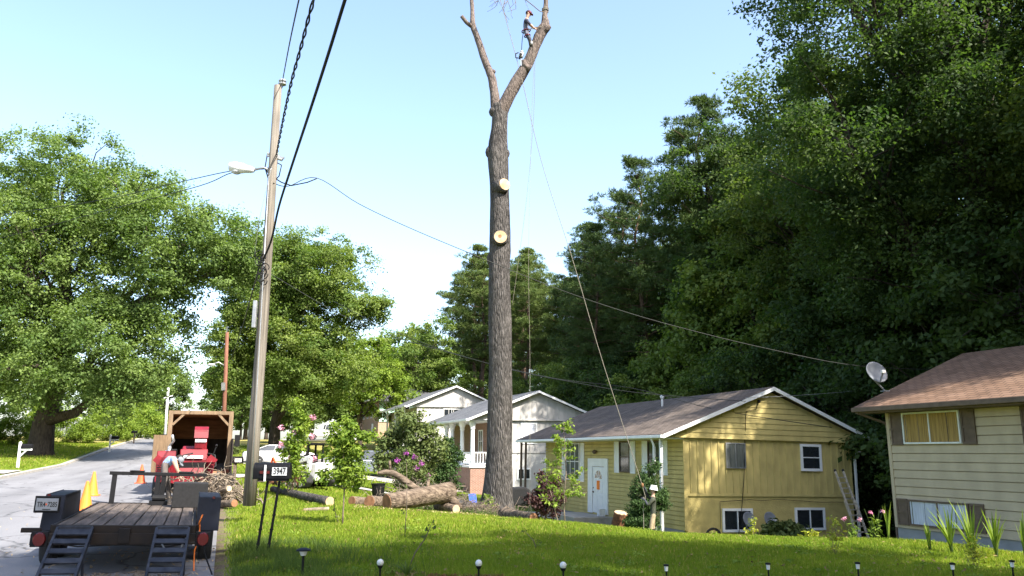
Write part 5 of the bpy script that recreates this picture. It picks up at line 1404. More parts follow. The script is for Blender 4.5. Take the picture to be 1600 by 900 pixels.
def car(name, label, cat, loc, rz, L, W_, zb, hood, belt, roof, cab, wx, wr, paint, bed=None, group=None):
    # local x is forward; cab = (rear bottom, rear top, front top, front bottom)
    t = thing(name, label, cat, loc, rz, group)
    x0, x1 = -L / 2, L / 2
    low = [(x0 + .05, zb + .1)] + arch(wx[0], wr * 1.15, wr * .55)[0:] + arch(wx[1], wr * 1.15, wr * .55) + [(x1 - .05, zb + .08)]
    top = [(x1, zb + .28), (x1 - .08, hood - .12), (x1 - .35, hood - .04), (cab[3], belt), (cab[0], belt)]
    top += ([(x0 + .02, belt)] if bed else [(x0 + .12, belt - .03)]) + [(x0, belt - .18), (x0, zb + .3)]
    low = [(a, max(b, zb)) for a, b in low]
    mb = MB(); mb.prism(low + top, 1, -W_ / 2, W_ / 2); mb.build('body', paint, t, bevel=.05)
    k = .80
    def loft(za, zb_, xa, xb, xc, xd, wa, wb_, mbb):
        vs = [(xa, -wa, za), (xd, -wa, za), (xd, wa, za), (xa, wa, za), (xb, -wb_, zb_), (xc, -wb_, zb_), (xc, wb_, zb_), (xb, wb_, zb_)]
        mbb.add(vs, [(0, 3, 2, 1), (4, 5, 6, 7), (0, 1, 5, 4), (1, 2, 6, 5), (2, 3, 7, 6), (3, 0, 4, 7)])
    mb = MB(); loft(belt - .02, roof - .05, cab[0] + .06, cab[1], cab[2], cab[3] - .06, W_ / 2 - .07, W_ / 2 * k, mb); mb.build('window', M_GLASSCAR, t)
    mb = MB(); loft(roof - .06, roof, cab[1] - .08, cab[1] + .06, cab[2] - .06, cab[2] + .08, W_ / 2 * k + .02, W_ / 2 * k - .06, mb)
    for s in (-1, 1):
        wa, wb_ = W_ / 2 - .055, W_ / 2 * k + .012
        for xa, xb in ((cab[0], cab[1] - .02), (cab[3], cab[2] + .02), ((cab[0] + cab[3]) / 2 - .1, (cab[1] + cab[2]) / 2)):
            mb.bar((xa, s * wa, belt - .02), (xb, s * wb_, roof - .04), .09, .03)
    mb.build('roof', paint, t)
    if bed:
        mb = MB(); mb.bb(x0 + .12, cab[0] - .1, -W_ / 2 + .08, W_ / 2 - .08, belt + .002, belt + .012); mb.build('bed_liner', M_DARKIN, t)
        mb = MB(); mb.bb(x0 + .02, cab[0] - .02, -W_ / 2 + .01, -W_ / 2 + .09, belt + .001, belt + .06); mb.bb(x0 + .02, cab[0] - .02, W_ / 2 - .09, W_ / 2 - .01, belt + .001, belt + .06); mb.build('bed_rail', paint, t)
    for s in (-1, 1):
        for x in wx: wheel(t, x, s * (W_ / 2 - .12), wr, .22, s)
        mb = MB(); mb.bb(x1 - .12, x1 + .01, s * W_ * .36 - .16, s * W_ * .36 + .16, hood - .28, hood - .14); mb.build('headlight', M_GREYM, t, bevel=.02)
        mb = MB(); mb.bb(x0 - .01, x0 + .1, s * W_ * .38 - .14, s * W_ * .38 + .14, belt - .32, belt - .18); mb.build('tail_light', M_REDLENS, t, bevel=.02)
        mb = MB(); mb.bb(cab[3] - .35, cab[3] - .2, s * (W_ / 2 + .1) - .09, s * (W_ / 2 + .1) + .09, belt + .02, belt + .16); mb.build('mirror', paint, t, bevel=.02)
    mb = MB(); mb.bb(x1 - .1, x1 + .06, -W_ / 2 + .1, W_ / 2 - .1, zb + .05, zb + .2); mb.bb(x0 - .06, x0 + .1, -W_ / 2 + .1, W_ / 2 - .1, zb + .08, zb + .22); mb.build('bumper', paint, t, bevel=.03)
    return t
p = on_ground(437, 52.3); p.z += .07
car('sports_car', 'low white sports car parked across the driveway behind the near utility pole', 'car', p, TH, 4.5, 1.75, .22, .78, .86, 1.24, (-1.75, -.75, .25, 1.15), (-1.35, 1.4), .32, M_CARW)
p = on_ground(510, 95.8); p.z += .07
car('pickup_truck', 'white pickup truck on the far lawn above the sports car', 'pickup', p, TH, 5.4, 1.9, .4, 1.1, 1.15, 1.8, (-.35, -.2, .85, 1.45), (-1.65, 1.75), .38, M_CARW, bed=True)
p = on_ground(583, 56.5); p.z += .06
car('parked_suv', 'silver-blue car half hidden behind the green bushes left of the porch house', 'car', p, TH + math.pi, 4.7, 1.85, .3, 1.0, 1.05, 1.68, (-2.1, -1.7, .5, 1.3), (-1.4, 1.45), .36, M_CARS)

# ------------------------------------------------------------------ skid steer loader
p = on_ground(480, 29.6)
sk = thing('track_loader', 'white compact track loader with orange stripe, among the shrubs behind the long dark log', 'loader', p, math.radians(146))
sk.scale = (.78,) * 3
for s in (-1, 1):
    mb = MB(); pr = [(-1.15, .28), (-.95, .05), (.75, .0), (1.05, .22), (1.1, .42), (.9, .55), (-.75, .72), (-1.1, .55)]
    mb.prism(pr, 1, s * .75 - .2, s * .75 + .2); trk = mb.build('track', M_RUBBER, sk, bevel=.05)
    mb = MB(); pr2 = [(-.9, .3), (-.8, .16), (.7, .12), (.88, .28), (.8, .42), (-.7, .56)]
    mb.prism(pr2, 1, s * .96, s * .975)
    mb.build('track_frame', M_RUST, trk)
    mb = MB()
    for x in (-.75, -.4, -.05, .3, .65): mb.lathe([(.11, -.02), (.11, .02)], 12, (x, s * .98, .18), Euler((math.pi / 2, 0, 0)).to_matrix())
    mb.build('roller', M_GREYM, trk)
    mb = MB(); mb.bar((-1.1, s * .82, 1.35), (.6, s * .82, 1.05), .12, .22); mb.bar((.6, s * .82, 1.08), (1.35, s * .75, .35), .12, .2); mb.bar((-1.15, s * .82, 1.4), (-1.05, s * .82, .8), .14, .2); mb.build('lift_arm', M_WHITE, sk, bevel=.02)
    mb = MB(); mb.bar((-.6, s * .70, .85), (.5, s * .74, .95), .03, .14); mb.build('stripe', M_ORANGE, sk)
mb = MB(); mb.prism([(-1.2, .35), (.7, .3), (.75, .8), (.2, 1.0), (-.6, 1.05), (-1.25, 1.15)], 1, -.52, .52); mb.build('body', M_WHITE, sk, bevel=.04)
mb = MB()
for s in (-1, 1):
    for a, b in (((.55, .9), (.4, 1.95)), ((-.5, 1.0), (-.55, 1.95)), ((.4, 1.95), (-.55, 1.95)), ((.0, 1.0), (-.05, 1.95))): mb.bar((a[0], s * .48, a[1]), (b[0], s * .48, b[1]), .07)
mb.bb(-.65, .5, -.52, .52, 1.95, 2.02); mb.build('cab_cage', M_BLACKM, sk)
mb = MB(); mb.bb(-.45, -.1, -.3, .3, .95, 1.5); mb.build('seat', M_BLACKM, sk, bevel=.04)
mb = MB(); mb.prism([(1.25, .05), (1.95, .05), (2.0, .1), (1.5, .2), (1.45, .8), (1.3, .85)], 1, -.9, .9); mb.build('bucket', M_RUST, sk, bevel=.01)
mb = MB(); mb.bar((1.4, -.5, .9), (1.75, -.5, 1.35), .08); mb.bar((1.75, -.5, 1.35), (1.95, -.5, .8), .07); mb.build('grapple', M_CONE2, sk)
mb = MB(); mb.bar((1.4, .5, .9), (1.75, .5, 1.35), .08); mb.bar((1.75, .5, 1.35), (1.95, .5, .8), .07); mb.build('grapple', M_CONE2, sk)

# ------------------------------------------------------------------ people
def person(name, label, base, chains, regions, mats, hands=(), group=None):
    """chains: list of lists of (point, radius, region); points are world; consecutive points are bones. First point of later chains joins the nearest existing joint."""
    t = thing(name, label, 'person', base, 0, group)
    me = bpy.data.meshes.new('body'); V = []; E = []; R = []; G_ = []; bones = []
    def vid(p):
        for i, q in enumerate(V):
            if (q - p).length < 1e-4: return i
        return None
    for chn in chains:
        prev = None
        for (p, r, g_) in chn:
            p = Vector(p) - Vector(base); i = vid(p)
            if i is None: V.append(p); R.append(r); i = len(V) - 1
            if prev is not None: E.append((prev, i)); bones.append((V[prev], p, g_))
            prev = i
    me.from_pydata([tuple(v) for v in V], E, []); ob = bpy.data.objects.new('body', me); COL.objects.link(ob)
    md = ob.modifiers.new('skin', 'SKIN'); md.use_smooth_shade = True; md.branch_smoothing = .6
    sv = me.skin_vertices[0].data
    for i, r in enumerate(R): sv[i].radius = r if hasattr(r, '__len__') else (r, r)
    sv[0].use_root = True
    sb = ob.modifiers.new('sub', 'SUBSURF'); sb.levels = 2; sb.render_levels = 2
    dg = bpy.context.evaluated_depsgraph_get(); dg.update()
    m2 = bpy.data.meshes.new_from_object(ob.evaluated_get(dg)); m2.name = 'body'
    ob.modifiers.clear(); ob.data = m2; bpy.data.meshes.remove(me)
    m2.materials.clear()
    for r in regions: m2.materials.append(mats[r])
    for f in m2.polygons:
        c = f.center; best = 9; bi = 0
        for a, b, g_ in bones:
            ab = b - a; k = max(0, min(1, (c - a).dot(ab) / max(1e-9, ab.length_squared))); dd = (c - a - ab * k).length
            if dd < best: best = dd; bi = regions.index(g_)
        f.material_index = bi; f.use_smooth = True
    ob.parent = t
    return t
def hand(w, d, nrm, g_='skin', s=1.0):
    """a palm and five bent fingers as chains from the wrist w, pointing along d, palm facing nrm"""
    w = Vector(w); d = Vector(d).normalized(); nrm = Vector(nrm); nrm = (nrm - d * nrm.dot(d)).normalized(); sd_ = d.cross(nrm)
    palm = w + d * .065 * s
    out = [[(w, .026, g_), (palm, (.038, .02), g_)]]
    for k, L in enumerate((.072, .082, .076, .06)):
        b = palm + sd_ * (.028 - .019 * k) * s + d * .022 * s
        m = b + d * L * .45 * s + nrm * .022 * s; e = m + d * L * .25 * s + nrm * L * .45 * s
        out.append([(palm, (.038, .02), g_), (b, .010, g_), (m, .009, g_), (e, .008, g_)])
    th = w + d * .03 * s + sd_ * .035 * s; m = th + d * .035 * s + sd_ * .012 * s + nrm * .02 * s
    out.append([(palm, (.038, .02), g_), (th, .012, g_), (m, .010, g_), (m + d * .02 * s + nrm * .02 * s, .008, g_)])
    return out
def head(parent, c, fwd, up, skinm, hairm=None, hat=None, hatm=None, base=None, s=1.0):
    fwd = Vector(fwd).normalized(); up = Vector(up); up = (up - fwd * up.dot(fwd)).normalized(); rt = fwd.cross(up)
    M_ = Matrix((rt, fwd, up)).transposed(); c = Vector(c) - Vector(base)
    def T(mb):
        for i in range(len(mb.v)): mb.v[i] = tuple(c + M_ @ (Vector(mb.v[i]) * s))
        return mb
    mb = MB()
    for x in (-.032, .032): mb.ball((x, .094, .0), .012, 8)
    T(mb).build('eye', M_BLACKM, parent, smooth=True)
    mb = MB(); mb.ball((0, .108, -.03), .017, 8, sc=(.8, 1, 1.5))
    for x in (-.08, .08): mb.ball((x, .0, -.015), .026, 8, sc=(.4, .8, 1.2))
    T(mb).build('nose_and_ears', skinm, parent, smooth=True)
    mb = MB(); mb.ball((0, .098, -.065), .022, 8, sc=(1.2, .3, .3)); T(mb).build('mouth', mats_p['lip'], parent, smooth=True)
    if hairm:
        mb = MB(); mb.ball((0, -.025, .028), .104, 14, sc=(.86, .98, 1.0)); T(mb).build('hair', hairm, parent, smooth=True)
    if hat == 'helmet':
        mb = MB(); mb.lathe([(.135, .03), (.135, .05), (.125, .09), (.095, .135), (.05, .16), (.01, .165)], 20); mb.lathe([(.148, .026), (.146, .036), (.13, .045), (.13, .03)], 20)
        mb.bb(-.012, .012, -.1, .1, .13, .172)
        T(mb).build('helmet', hatm, parent, smooth=False)
    if hat == 'cap':
        mb = MB(); mb.lathe([(.102, .02), (.1, .06), (.08, .1), (.04, .122), (.005, .126)], 18, M=Matrix.Diagonal((.88, 1.05, 1)))
        mb.prism([(-.075, .08), (.075, .08), (.06, .17), (0, .185), (-.06, .17)], 2, .022, .034); T(mb).build('cap', hatm, parent, smooth=False)
    if hat == 'brim':
        mb = MB(); mb.lathe([(.17, .02), (.105, .035), (.1, .08), (.075, .12), (.01, .128)], 20); mb.lathe([(.172, .012), (.17, .022), (.1, .03), (.1, .02)], 20); T(mb).build('hat', hatm, parent, smooth=False)
mats_p = dict(skin=M_SKIN, lip=mat('lip', (.33, .14, .12), .5), denim=mat('dark_trousers', (.055, .06, .085), .85, var=.3, scale=9), camo=mat('camouflage_trousers', (.05, .05, .075), .85, var=.3, scale=11, col2=(.17, .17, .20), detail=2),
              grey=mat('grey_trousers', (.10, .085, .078), .9, var=.25, scale=6), blue=mat('light_blue_shirt', (.19, .28, .43), .85, var=.10, scale=6), olive=mat('dark_olive_shirt', (.045, .05, .035), .9, var=.3, scale=7), khaki=mat('khaki_trousers', (.30, .235, .15), .9, var=.25, scale=7),
              glove=mat('dark_glove', (.035, .04, .05), .8), boot=mat('boot', (.03, .025, .022), .7, var=.3), sleeve=mat('navy_sleeve', (.028, .03, .05), .85, var=.25), shirt=mat('grey_white_shirt', (.10, .11, .15), .85, var=.35, scale=8), hair=mat('dark_hair', (.025, .018, .014), .8))

# climber on the right limb
Yc = 26.55
def A(px, py, dy=0.0): return at(px, py, Yc + dy)
cb = A(829, 75)
pel = A(822.5, 51); chest = A(821.5, 38); nk = A(823.5, 28.5); hd = A(825.8, 21.5)
ch_ = [[(pel, (.155, .13), 'camo'), (A(821.2, 45), (.135, .115), 'shirt'), (chest, (.155, .125), 'shirt'), (A(822.4, 32.5), (.12, .09), 'shirt'), (nk, .055, 'skin'), (A(824.7, 25.5), .062, 'skin'), (hd, (.085, .098), 'skin'), (A(826.6, 17.5), (.062, .075), 'skin')]]
for s in (-1, 1):
    sh = A(822.6, 32.3, s * .19); el = A(828.6, 39 + s * .6, s * .21); wr = A(834, 44.0 + s * .5, s * .10)
    ch_.append([(A(822.4, 32.5), (.12, .09), 'shirt'), (sh, .066, 'sleeve'), (el, .048, 'sleeve'), (wr, .033, 'skin')])
    ch_ += hand(wr, Vector((.8, -s * .25, -.1)), Vector((0, -s, -.3)), 'skin')
    hp = A(823.5, 53.5, s * .10); kn = A(827.8, 61.5 + s * 1.2, s * .13); an = A(828.6, 71.5 + s * 1.0, s * .1); toe = A(832.5, 73 + s * 1.0, s * .08)
    ch_.append([(pel, (.155, .13), 'camo'), (hp, .092, 'camo'), (kn, .066, 'denim'), (an, .047, 'boot'), (toe, .04, 'boot')])
clb = person('person', 'climber in cap, harness and camouflage trousers high on the right limb of the bare trunk', cb, ch_, ['shirt', 'camo', 'denim', 'skin', 'sleeve', 'boot'], mats_p)
head(clb, hd, (1, -.1, -.55), (.5, 0, 1), M_SKIN, mats_p['hair'], 'cap', M_REDLENS, cb)
mb = MB(); c = A(822, 48) - cb
for q, r in ((A(822, 48.5), .155), (A(823.8, 56, .11), .105), (A(823.8, 56, -.11), .105)):
    q = q - cb; mb.tube([q + Vector((r * math.cos(a), r * .9 * math.sin(a), .03 * math.cos(a))) for a in np.linspace(0, 6.283, 14)], .022, 6)
mb.build('harness', M_REDLENS, clb, smooth=True)
for s in (-1, 1):
    mb = MB(); a = A(829.5, 66 + s, s * .1) - cb; mb.tube([a, a + Vector((.03, 0, -.14))], [.06, .055], 10); mb.build('spur_pad', M_GREYM, clb, smooth=True)
wire('climbing_rope', 'thin lanyard looped from the climber around the right limb', [A(825, 47, -.15), A(835, 43.5, -.22), A(845, 41.5, -.2), A(853, 39.5, .0), A(846, 41, .3), A(834, 43, .25), A(825, 47, .15)], .010, M_ROPE)
wire('climbing_rope', 'cord holding the hanging chainsaw below the climber', [A(818.5, 47), A(816, 62), A(814.8, 80)], .012, M_BLACKM)
# chainsaw on its cord
c = A(814.5, 86)
t = thing('chainsaw', 'chainsaw hanging on a cord below the climber', 'chainsaw', c, 0)
mb = MB(); mb.box((0, 0, 0), (.15, .15, .2), rot=(0, .3, 0)); mb.box((.01, -.03, .12), (.11, .1, .08)); mb.build('body', M_GREYM, t, bevel=.03)
mb = MB(); mb.tube([(-.02, -.08, -.02), (-.02, -.1, -.02)], .05, 12); mb.bb(-.09, -.03, -.06, .06, -.14, -.06); mb.build('starter_cover', M_BLACKM, t)
mb = MB(); mb.bb(-.025, .025, -.012, .012, -.42, -.1); mb.build('guide_bar', M_GREYM, t)
mb = MB(); mb.tube([(-.1, 0, .1), (-.2, 0, .05), (-.2, 0, -.1), (-.1, 0, -.12)], .022, 8); mb.build('handle', M_BLACKM, t, smooth=True)
wire('climbing_rope', 'pale rope hanging straight down to the lawn from below the climber', [at(834, 63, 26.4), at(834, 110, 26.4), at(831, 180, 26.3), at(826, 400, 26.0), at(828, 560, 25.8), at(828, 800, 25.6)], .005, M_ROPE)
wire('climbing_rope', 'pale rope slanting from the limb down behind the bare trunk', [at(836, 70, 26.9), at(834, 180, 27.2), at(824, 300, 27.6), at(812, 395, 28), at(800, 480, 28.2)], .006, M_ROPE)
wire('climbing_rope', 'short cord tied around the limb above the climber and leading up and left', [at(853, 17, 26.4), at(845, 18, 26.3), at(832, 8, 26.0), at(812, -8, 25.6)], .016, M_STEM)
mb = MB()
for z_ in (15.5, 17, 18.5): mb.tube([at(852, z_, 26.6) + Vector((.115 * math.cos(a), .115 * math.sin(a), .01 * a)) for a in np.linspace(0, 6.283, 12)], .016, 6)
tag(mb.build('rope_wrap', M_ROPE, None, smooth=True), 'rope wrapped around the thin top limb beside the climber', 'rope')

# ground man with the rope
Yg = 27.5
def B(px, py, dy=0.0): return at(px, py, Yg + dy)
gb = B(1019, 841); gb.z = min(gb.z, gz(gb.x, gb.y))
pel = B(1020, 806); chest = B(1020.5, 786); nk = B(1020.5, 774.5); hd = B(1021, 766.5)
fz = gb.z
ch_ = [[(pel, (.145, .12), 'khaki'), (B(1020.6, 797), (.14, .115), 'olive'), (chest, (.165, .13), 'olive'), (B(1020.6, 779.5), (.13, .095), 'olive'), (nk, .055, 'skin'), (B(1020.7, 770.5), .062, 'skin'), (hd, (.085, .1), 'skin'), (B(1021, 762), (.06, .075), 'skin')]]
for s, wy in ((-1, 781), (1, 762)):
    sh = B(1020.2, 780, s * .2); el = B(1012.5, 790 if s < 0 else 777, s * .2); wr = B(1007.6, wy, s * .05)
    ch_.append([(B(1020.6, 779.5), (.13, .095), 'olive'), (sh, .07, 'olive'), (el, .05, 'olive'), (wr, .036, 'glove')])
    ch_ += hand(wr, Vector((-.7, -s * .1, .45)), Vector((-.3, -s, 0)), 'glove')
    hp = B(1020, 810, s * .1); kn = B(1018.5 + s * 1.5, 826, s * .12); an = Vector((B(1019 + s * 2.5, 830).x, Yg + s * .13, fz + .08)); toe = an + Vector((-.17, -.03, -.05))
    ch_.append([(pel, (.145, .12), 'khaki'), (hp, .095, 'khaki'), (kn, .07, 'khaki'), (an, .055, 'boot'), (toe, .045, 'boot')])
gm = person('person', 'ground worker in white helmet and khaki trousers pulling a rope beside the yellow house', gb, ch_, ['olive', 'khaki', 'skin', 'glove', 'boot'], mats_p)
head(gm, hd, (-1, -.1, .15), (.15, 0, 1), M_SKIN, mats_p['hair'], 'helmet', M_WHITE, gb)
rp = B(1005.2, 779)
wire('climbing_rope', 'longest pale rope, running from the ground worker up past the climber to the sky', [Vector((rp.x - .02, rp.y, gz(rp.x, rp.y) + .02)), B(1005.6, 815), rp, B(1003.8, 760), at(940, 560, 27.2), at(893, 400, 27.0), at(846, 252, 26.8), at(812, 110, 26.6), at(779, -10, 26.4), at(765, -60, 26.4)], .012, M_ROPE)
mb = MB(); mb.ball(B(1003.7, 758), .07, 8, sc=(.7, .7, 1.1)); tag(mb.build('rope_knot', M_HEART, None, smooth=True), 'brown knot on the long rope above the ground worker hands', 'knot')

# bending worker by the chipper
Yb = 20.6
def Bw(px, py, dy=0.0): return at(px, py, Yb + dy)
bb_ = road_pt(258, Yb); fz = bb_.z
pel = Bw(257.5, 727); chest = Bw(268, 718.5); nk = Bw(275, 716.5); hd = Bw(279.5, 719)
ch_ = [[(pel, (.185, .16), 'grey'), (Bw(262, 722), (.17, .15), 'blue'), (chest, (.2, .155), 'blue'), (Bw(272.5, 716.8), (.125, .1), 'blue'), (nk, .058, 'skin'), (Bw(277, 717.5), .062, 'skin'), (hd, (.085, .1), 'skin'), (Bw(282, 721), (.06, .072), 'skin')]]
for s in (-1, 1):
    sh = Bw(272, 719, s * .2); el = Bw(276.5, 732, s * .2); wr = Bw(281, 742.5, s * .14)
    ch_.append([(Bw(272.5, 716.8), (.125, .1), 'blue'), (sh, .072, 'blue'), (el, .046, 'skin'), (wr, .034, 'skin')])
    ch_ += hand(wr, Vector((.35, 0, -1)), Vector((-s * .2, -s, 0)), 'skin')
    hp = Bw(257.5, 731, s * .11); kn = Bw(259.5 + s * 2.5, 752, s * .15); an = Vector((Bw(257 + s * 5.5, 760).x, Yb + s * .17, fz + .08)); toe = an + Vector((.16, -.06, -.05))
    ch_.append([(pel, (.16, .14), 'grey'), (hp, .105, 'grey'), (kn, .074, 'grey'), (an, .06, 'boot'), (toe, .045, 'boot')])
bm = person('person', 'worker in light blue shirt and cap bending over in the road beside the brush pile', bb_, ch_, ['blue', 'grey', 'skin', 'boot'], mats_p)
head(bm, hd, (.5, -.2, -.9), (.85, 0, .4), M_SKIN, mats_p['hair'], 'cap', M_GREYD, bb_)

# ------------------------------------------------------------------ yard things
p = on_ground(811, 33.5)
t = thing('covered_grill', 'grill under a black cover on a metal stand, right of the bare trunk', 'grill', p, .2)
mb = MB(); mb.prism([(-.55, .55), (.55, .55), (.58, .8), (.45, 1.12), (.2, 1.28), (-.25, 1.25), (-.5, 1.08), (-.58, .8)], 1, -.35, .35); mb.build('cover', M_BLACKCLOTH, t, bevel=.07)
for x in (-.45, .45):
    for y in (-.25, .25):
        mb = MB(); mb.bar((x, y, 0), (x, y, .6), .05); mb.build('leg', M_GREYM, t)
mb = MB(); mb.bb(-.5, .5, -.3, .3, .2, .24); mb.build('shelf', M_GREYM, t)
p = on_ground(745, 31.5)
t = thing('folding_chair', 'small folding chair with a bright blue seat left of the bare trunk', 'chair', p, .9)
t.scale = (.72, .72, .85)
M_BLUE = mat('blue_cloth', (.03, .08, .50), .8, var=.15)
mb = MB(); mb.add([(-.3, -.25, .48), (.3, -.25, .48), (.28, .2, .40), (-.28, .2, .40), (-.3, -.25, .46), (.3, -.25, .46), (.28, .2, .38), (-.28, .2, .38)], [(0, 1, 2, 3), (7, 6, 5, 4), (0, 4, 5, 1), (1, 5, 6, 2), (2, 6, 7, 3), (3, 7, 4, 0)]); mb.build('seat', M_BLUE, t)
mb = MB(); mb.box((0, .26, .68), (.58, .02, .42), rot=(math.radians(-14), 0, 0)); mb.build('backrest', M_BLUE, t)
for s in (-1, 1):
    mb = MB(); mb.bar((s * .3, -.3, 0), (s * .3, .2, .5), .025); mb.bar((s * .3, .3, 0), (s * .3, -.28, .5), .025); mb.bar((s * .3, .2, .4), (s * .3, .32, .9), .025); mb.build('leg', M_GREYM, t)
p = on_ground(593, 29)
t = thing('black_bucket', 'small black bucket standing in the grass behind the log heap', 'bucket', p, 0)
mb = MB(); mb.lathe([(.19, 0), (.24, .5), (.26, .52), (.26, .55), (.22, .55), (.20, .1)], 18); mb.build('bucket', M_BLACKM, t)
mb = MB(); mb.tube([Vector((.25 * math.cos(a), 0, .55 + .2 * math.sin(a))) for a in np.linspace(0, math.pi, 10)], .01, 6); mb.build('handle', M_GREYM, t, smooth=True)
# hose reel against the gable
s = at(1113, 836, 30.9)
t = thing('hose_reel', 'round black hose reel leaning against the yellow basement wall', 'hose reel', s, TH)
mb = MB()
for r, dz in ((.30, 0), (.27, .01), (.31, .02)):
    mb.tube([(r * math.cos(a), -.05 - dz, r * math.sin(a) * .8) for a in np.linspace(0, 6.283, 22)], .03, 7)
mb.build('hose', M_RUBBER, t, smooth=True)
mb = MB()
for a in (.5, 2.6, 4.7): mb.bar((0, -.05, 0), (.28 * math.cos(a), -.05, .24 * math.sin(a)), .04)
mb.build('spoke', M_RUST, t)
# ladder against the right end of the gable
lb = at(1342, 857, 29.6); lt = at(1312, 738, 31.6)
b0 = on_ground(1342, 30.3)
t = thing('extension_ladder', 'old aluminium extension ladder leaning on the right corner of the yellow house', 'ladder', b0, 0)
M_LADDER = mat('worn_aluminium', (.5, .44, .36), .5, metal=.4, var=.3, scale=10)
wv = Vector((CT, ST, 0)) * .21
lo = Vector((0, 0, 0)); hi = lt - b0
mb = MB()
for s in (-1, 1): mb.bar(lo + wv * s * 1.1, lo.lerp(hi, .62) + wv * s * 1.1, .055, .08)
for s in (-1, 1): mb.bar(lo.lerp(hi, .4) + wv * s * .9 + Vector((0, .05, .05)), hi + wv * s * .9 + Vector((0, .05, .05)), .055, .08)
for i in range(1, 14): c = lo.lerp(hi, i / 14); mb.bar(c - wv, c + wv, .045)
mb.build('ladder_frame', M_LADDER, t)
for s in (-1, 1):
    mb = MB(); mb.ball(hi + wv * s * .9 + Vector((0, .05, .07)), .06, 8); mb.build('rubber_tip', M_RUBBER, t, smooth=True)

# solar garden lights
def solar(label, px, py, Y, kind):
    p = at(px, py, Y); g0 = gz(p.x, p.y); h = max(.16, p.z - g0)
    t = thing('garden_light', label, 'garden light', (p.x, p.y, g0), 0, 'solar garden lights along the lawn edge')
    mb = MB(); mb.tube([(0, 0, -.1), (0, 0, h)], .011 if kind != 'tier' else .016, 8); mb.build('stake', M_BLACKM, t)
    if kind == 'ball':
        mb = MB(); mb.ball((0, 0, h + .035), .042, 14); mb.build('globe', mat('frosted_globe', (.62, .62, .58), .15, var=.05), t, smooth=True)
        mb = MB(); mb.lathe([(.02, h - .03), (.033, h - .005), (.033, h + .006)], 12); mb.build('collar', M_BLACKM, t)
    elif kind == 'tier':
        mb = MB(); mb.lathe([(.03, h), (.05, h + .05), (.05, h + .055)], 14); mb.build('lens', M_WHITE2, t)
        mb = MB(); mb.lathe([(.085, h + .055), (.085, h + .068), (.045, h + .085), (.01, h + .088)], 18); mb.build('cap', M_NAVY, t)
    else:
        mb = MB(); mb.lathe([(.02, h - .06), (.025, h)], 12); mb.build('lens', M_WHITE2, t)
        mb = MB(); mb.lathe([(.034, h), (.034, h + .018), (.01, h + .024)], 14); mb.build('cap', M_BLACKM, t)
solar('flat-capped dark garden light in the tall grass below the 3947 mailbox', 474, 868, 10.0, 'tier')
for px, lab in ((594, 'globe garden light leftmost of the three globes, beside a dark weed clump'), (748, 'globe garden light in the patch of red mulch, middle of the three globes'), (880, 'globe garden light on bare lawn, right of the one in the red mulch')):
    solar(lab, px, 889, 9.9, 'ball')
for px, py, lab in ((1041, 886, 'slim black-topped garden light leftmost of its row of five'), (1200, 882, 'slim black-topped garden light left of the yellow weed clump'), (1340, 881, 'slim black-topped garden light in the middle of the right-hand lawn edge'), (1488, 882, 'slim black-topped garden light among the sword leaves, second from the right edge'), (1581, 878, 'slim black-topped garden light nearest the right edge')):
    solar(lab, px, py, 10.5, 'slim')
# ------------------------------------------------------------------ street trees
p = on_ground(62, 55)
broad_tree('oak_tree', 'huge spreading tree on the left lawn reaching over the street', 'tree', p,
           [(0, 0, 12.5, 8, 7, 7.5), (-.5, 0, 18.5, 6.5, 6, 4.6), (-9, 0, 13, 8, 7, 8), (5.5, -1, 16.6, 5.5, 5, 3.8), (9.5, -2, 14.2, 4.6, 4.5, 3.6), (12.6, -2, 12.6, 2.6, 3.4, 2.5), (5.5, -3, 7.2, 4.2, 4.2, 4.2), (-6, -2, 6.5, 6, 5, 4.2), (1.5, -4, 5.6, 4.2, 3.5, 3.2), (8.0, 0, 8.6, 2.6, 3.2, 3.6), (8.2, -2, 10.6, 2.6, 3.2, 3.0), (7.6, -3, 4.6, 2.3, 2.6, 3.0), (13.3, -2, 13.8, 2.0, 2.8, 2.4), (0, -4, 11.5, 5.5, 3.0, 6)],
           [(0, 0, -.3), (.1, 0, 2.2), (.6, 0, 4.5), (1.0, 0, 8), (.4, 0, 12), (.2, 0, 16.5)], .78, 1250, 230, 1.2, .205, M_OAK, M_BARKD, 11, flat=.62, twigs=110, inner=.25)
p = on_ground(428, 70)
broad_tree('maple_tree', 'full light green tree behind the near utility pole, over the white pickup', 'tree', p,
           [(1, 0, 10.5, 5.6, 5.5, 5.5), (3.2, -1, 15.5, 4.6, 4.5, 3.6), (-2.5, 0, 14.5, 3.6, 4, 4.4), (7.6, -1, 12.3, 2.8, 3, 1.6), (3.8, -2, 6.5, 5, 4.5, 3.5), (-3.6, -1, 7.8, 2.6, 4, 4.4), (0, 0, 17.3, 3, 3, 2.0)],
           [(0, 0, -.3), (0, 0, 2.4), (.6, 0, 6), (1.4, 0, 11), (2.4, 0, 15)], .5, 850, 215, 1.1, .215, M_MAPLE, M_BARKD, 12, flat=.62, twigs=80, inner=.25)
p = on_ground(562, 84)
broad_tree('maple_tree', 'small bright green tree peeking out right of the light green tree, above the brick house', 'tree', p,
           [(0, 0, 7.5, 4.6, 4, 4.2), (2.2, 0, 5.5, 3.2, 3, 3), (-2, 0, 9.6, 2.8, 3, 2.6)], [(0, 0, -.3), (0, 0, 3), (.2, 0, 7)], .25, 130, 180, 1.0, .25, M_BRIGHTLEAF, M_BARKD, 13)
p = on_ground(648, 100)
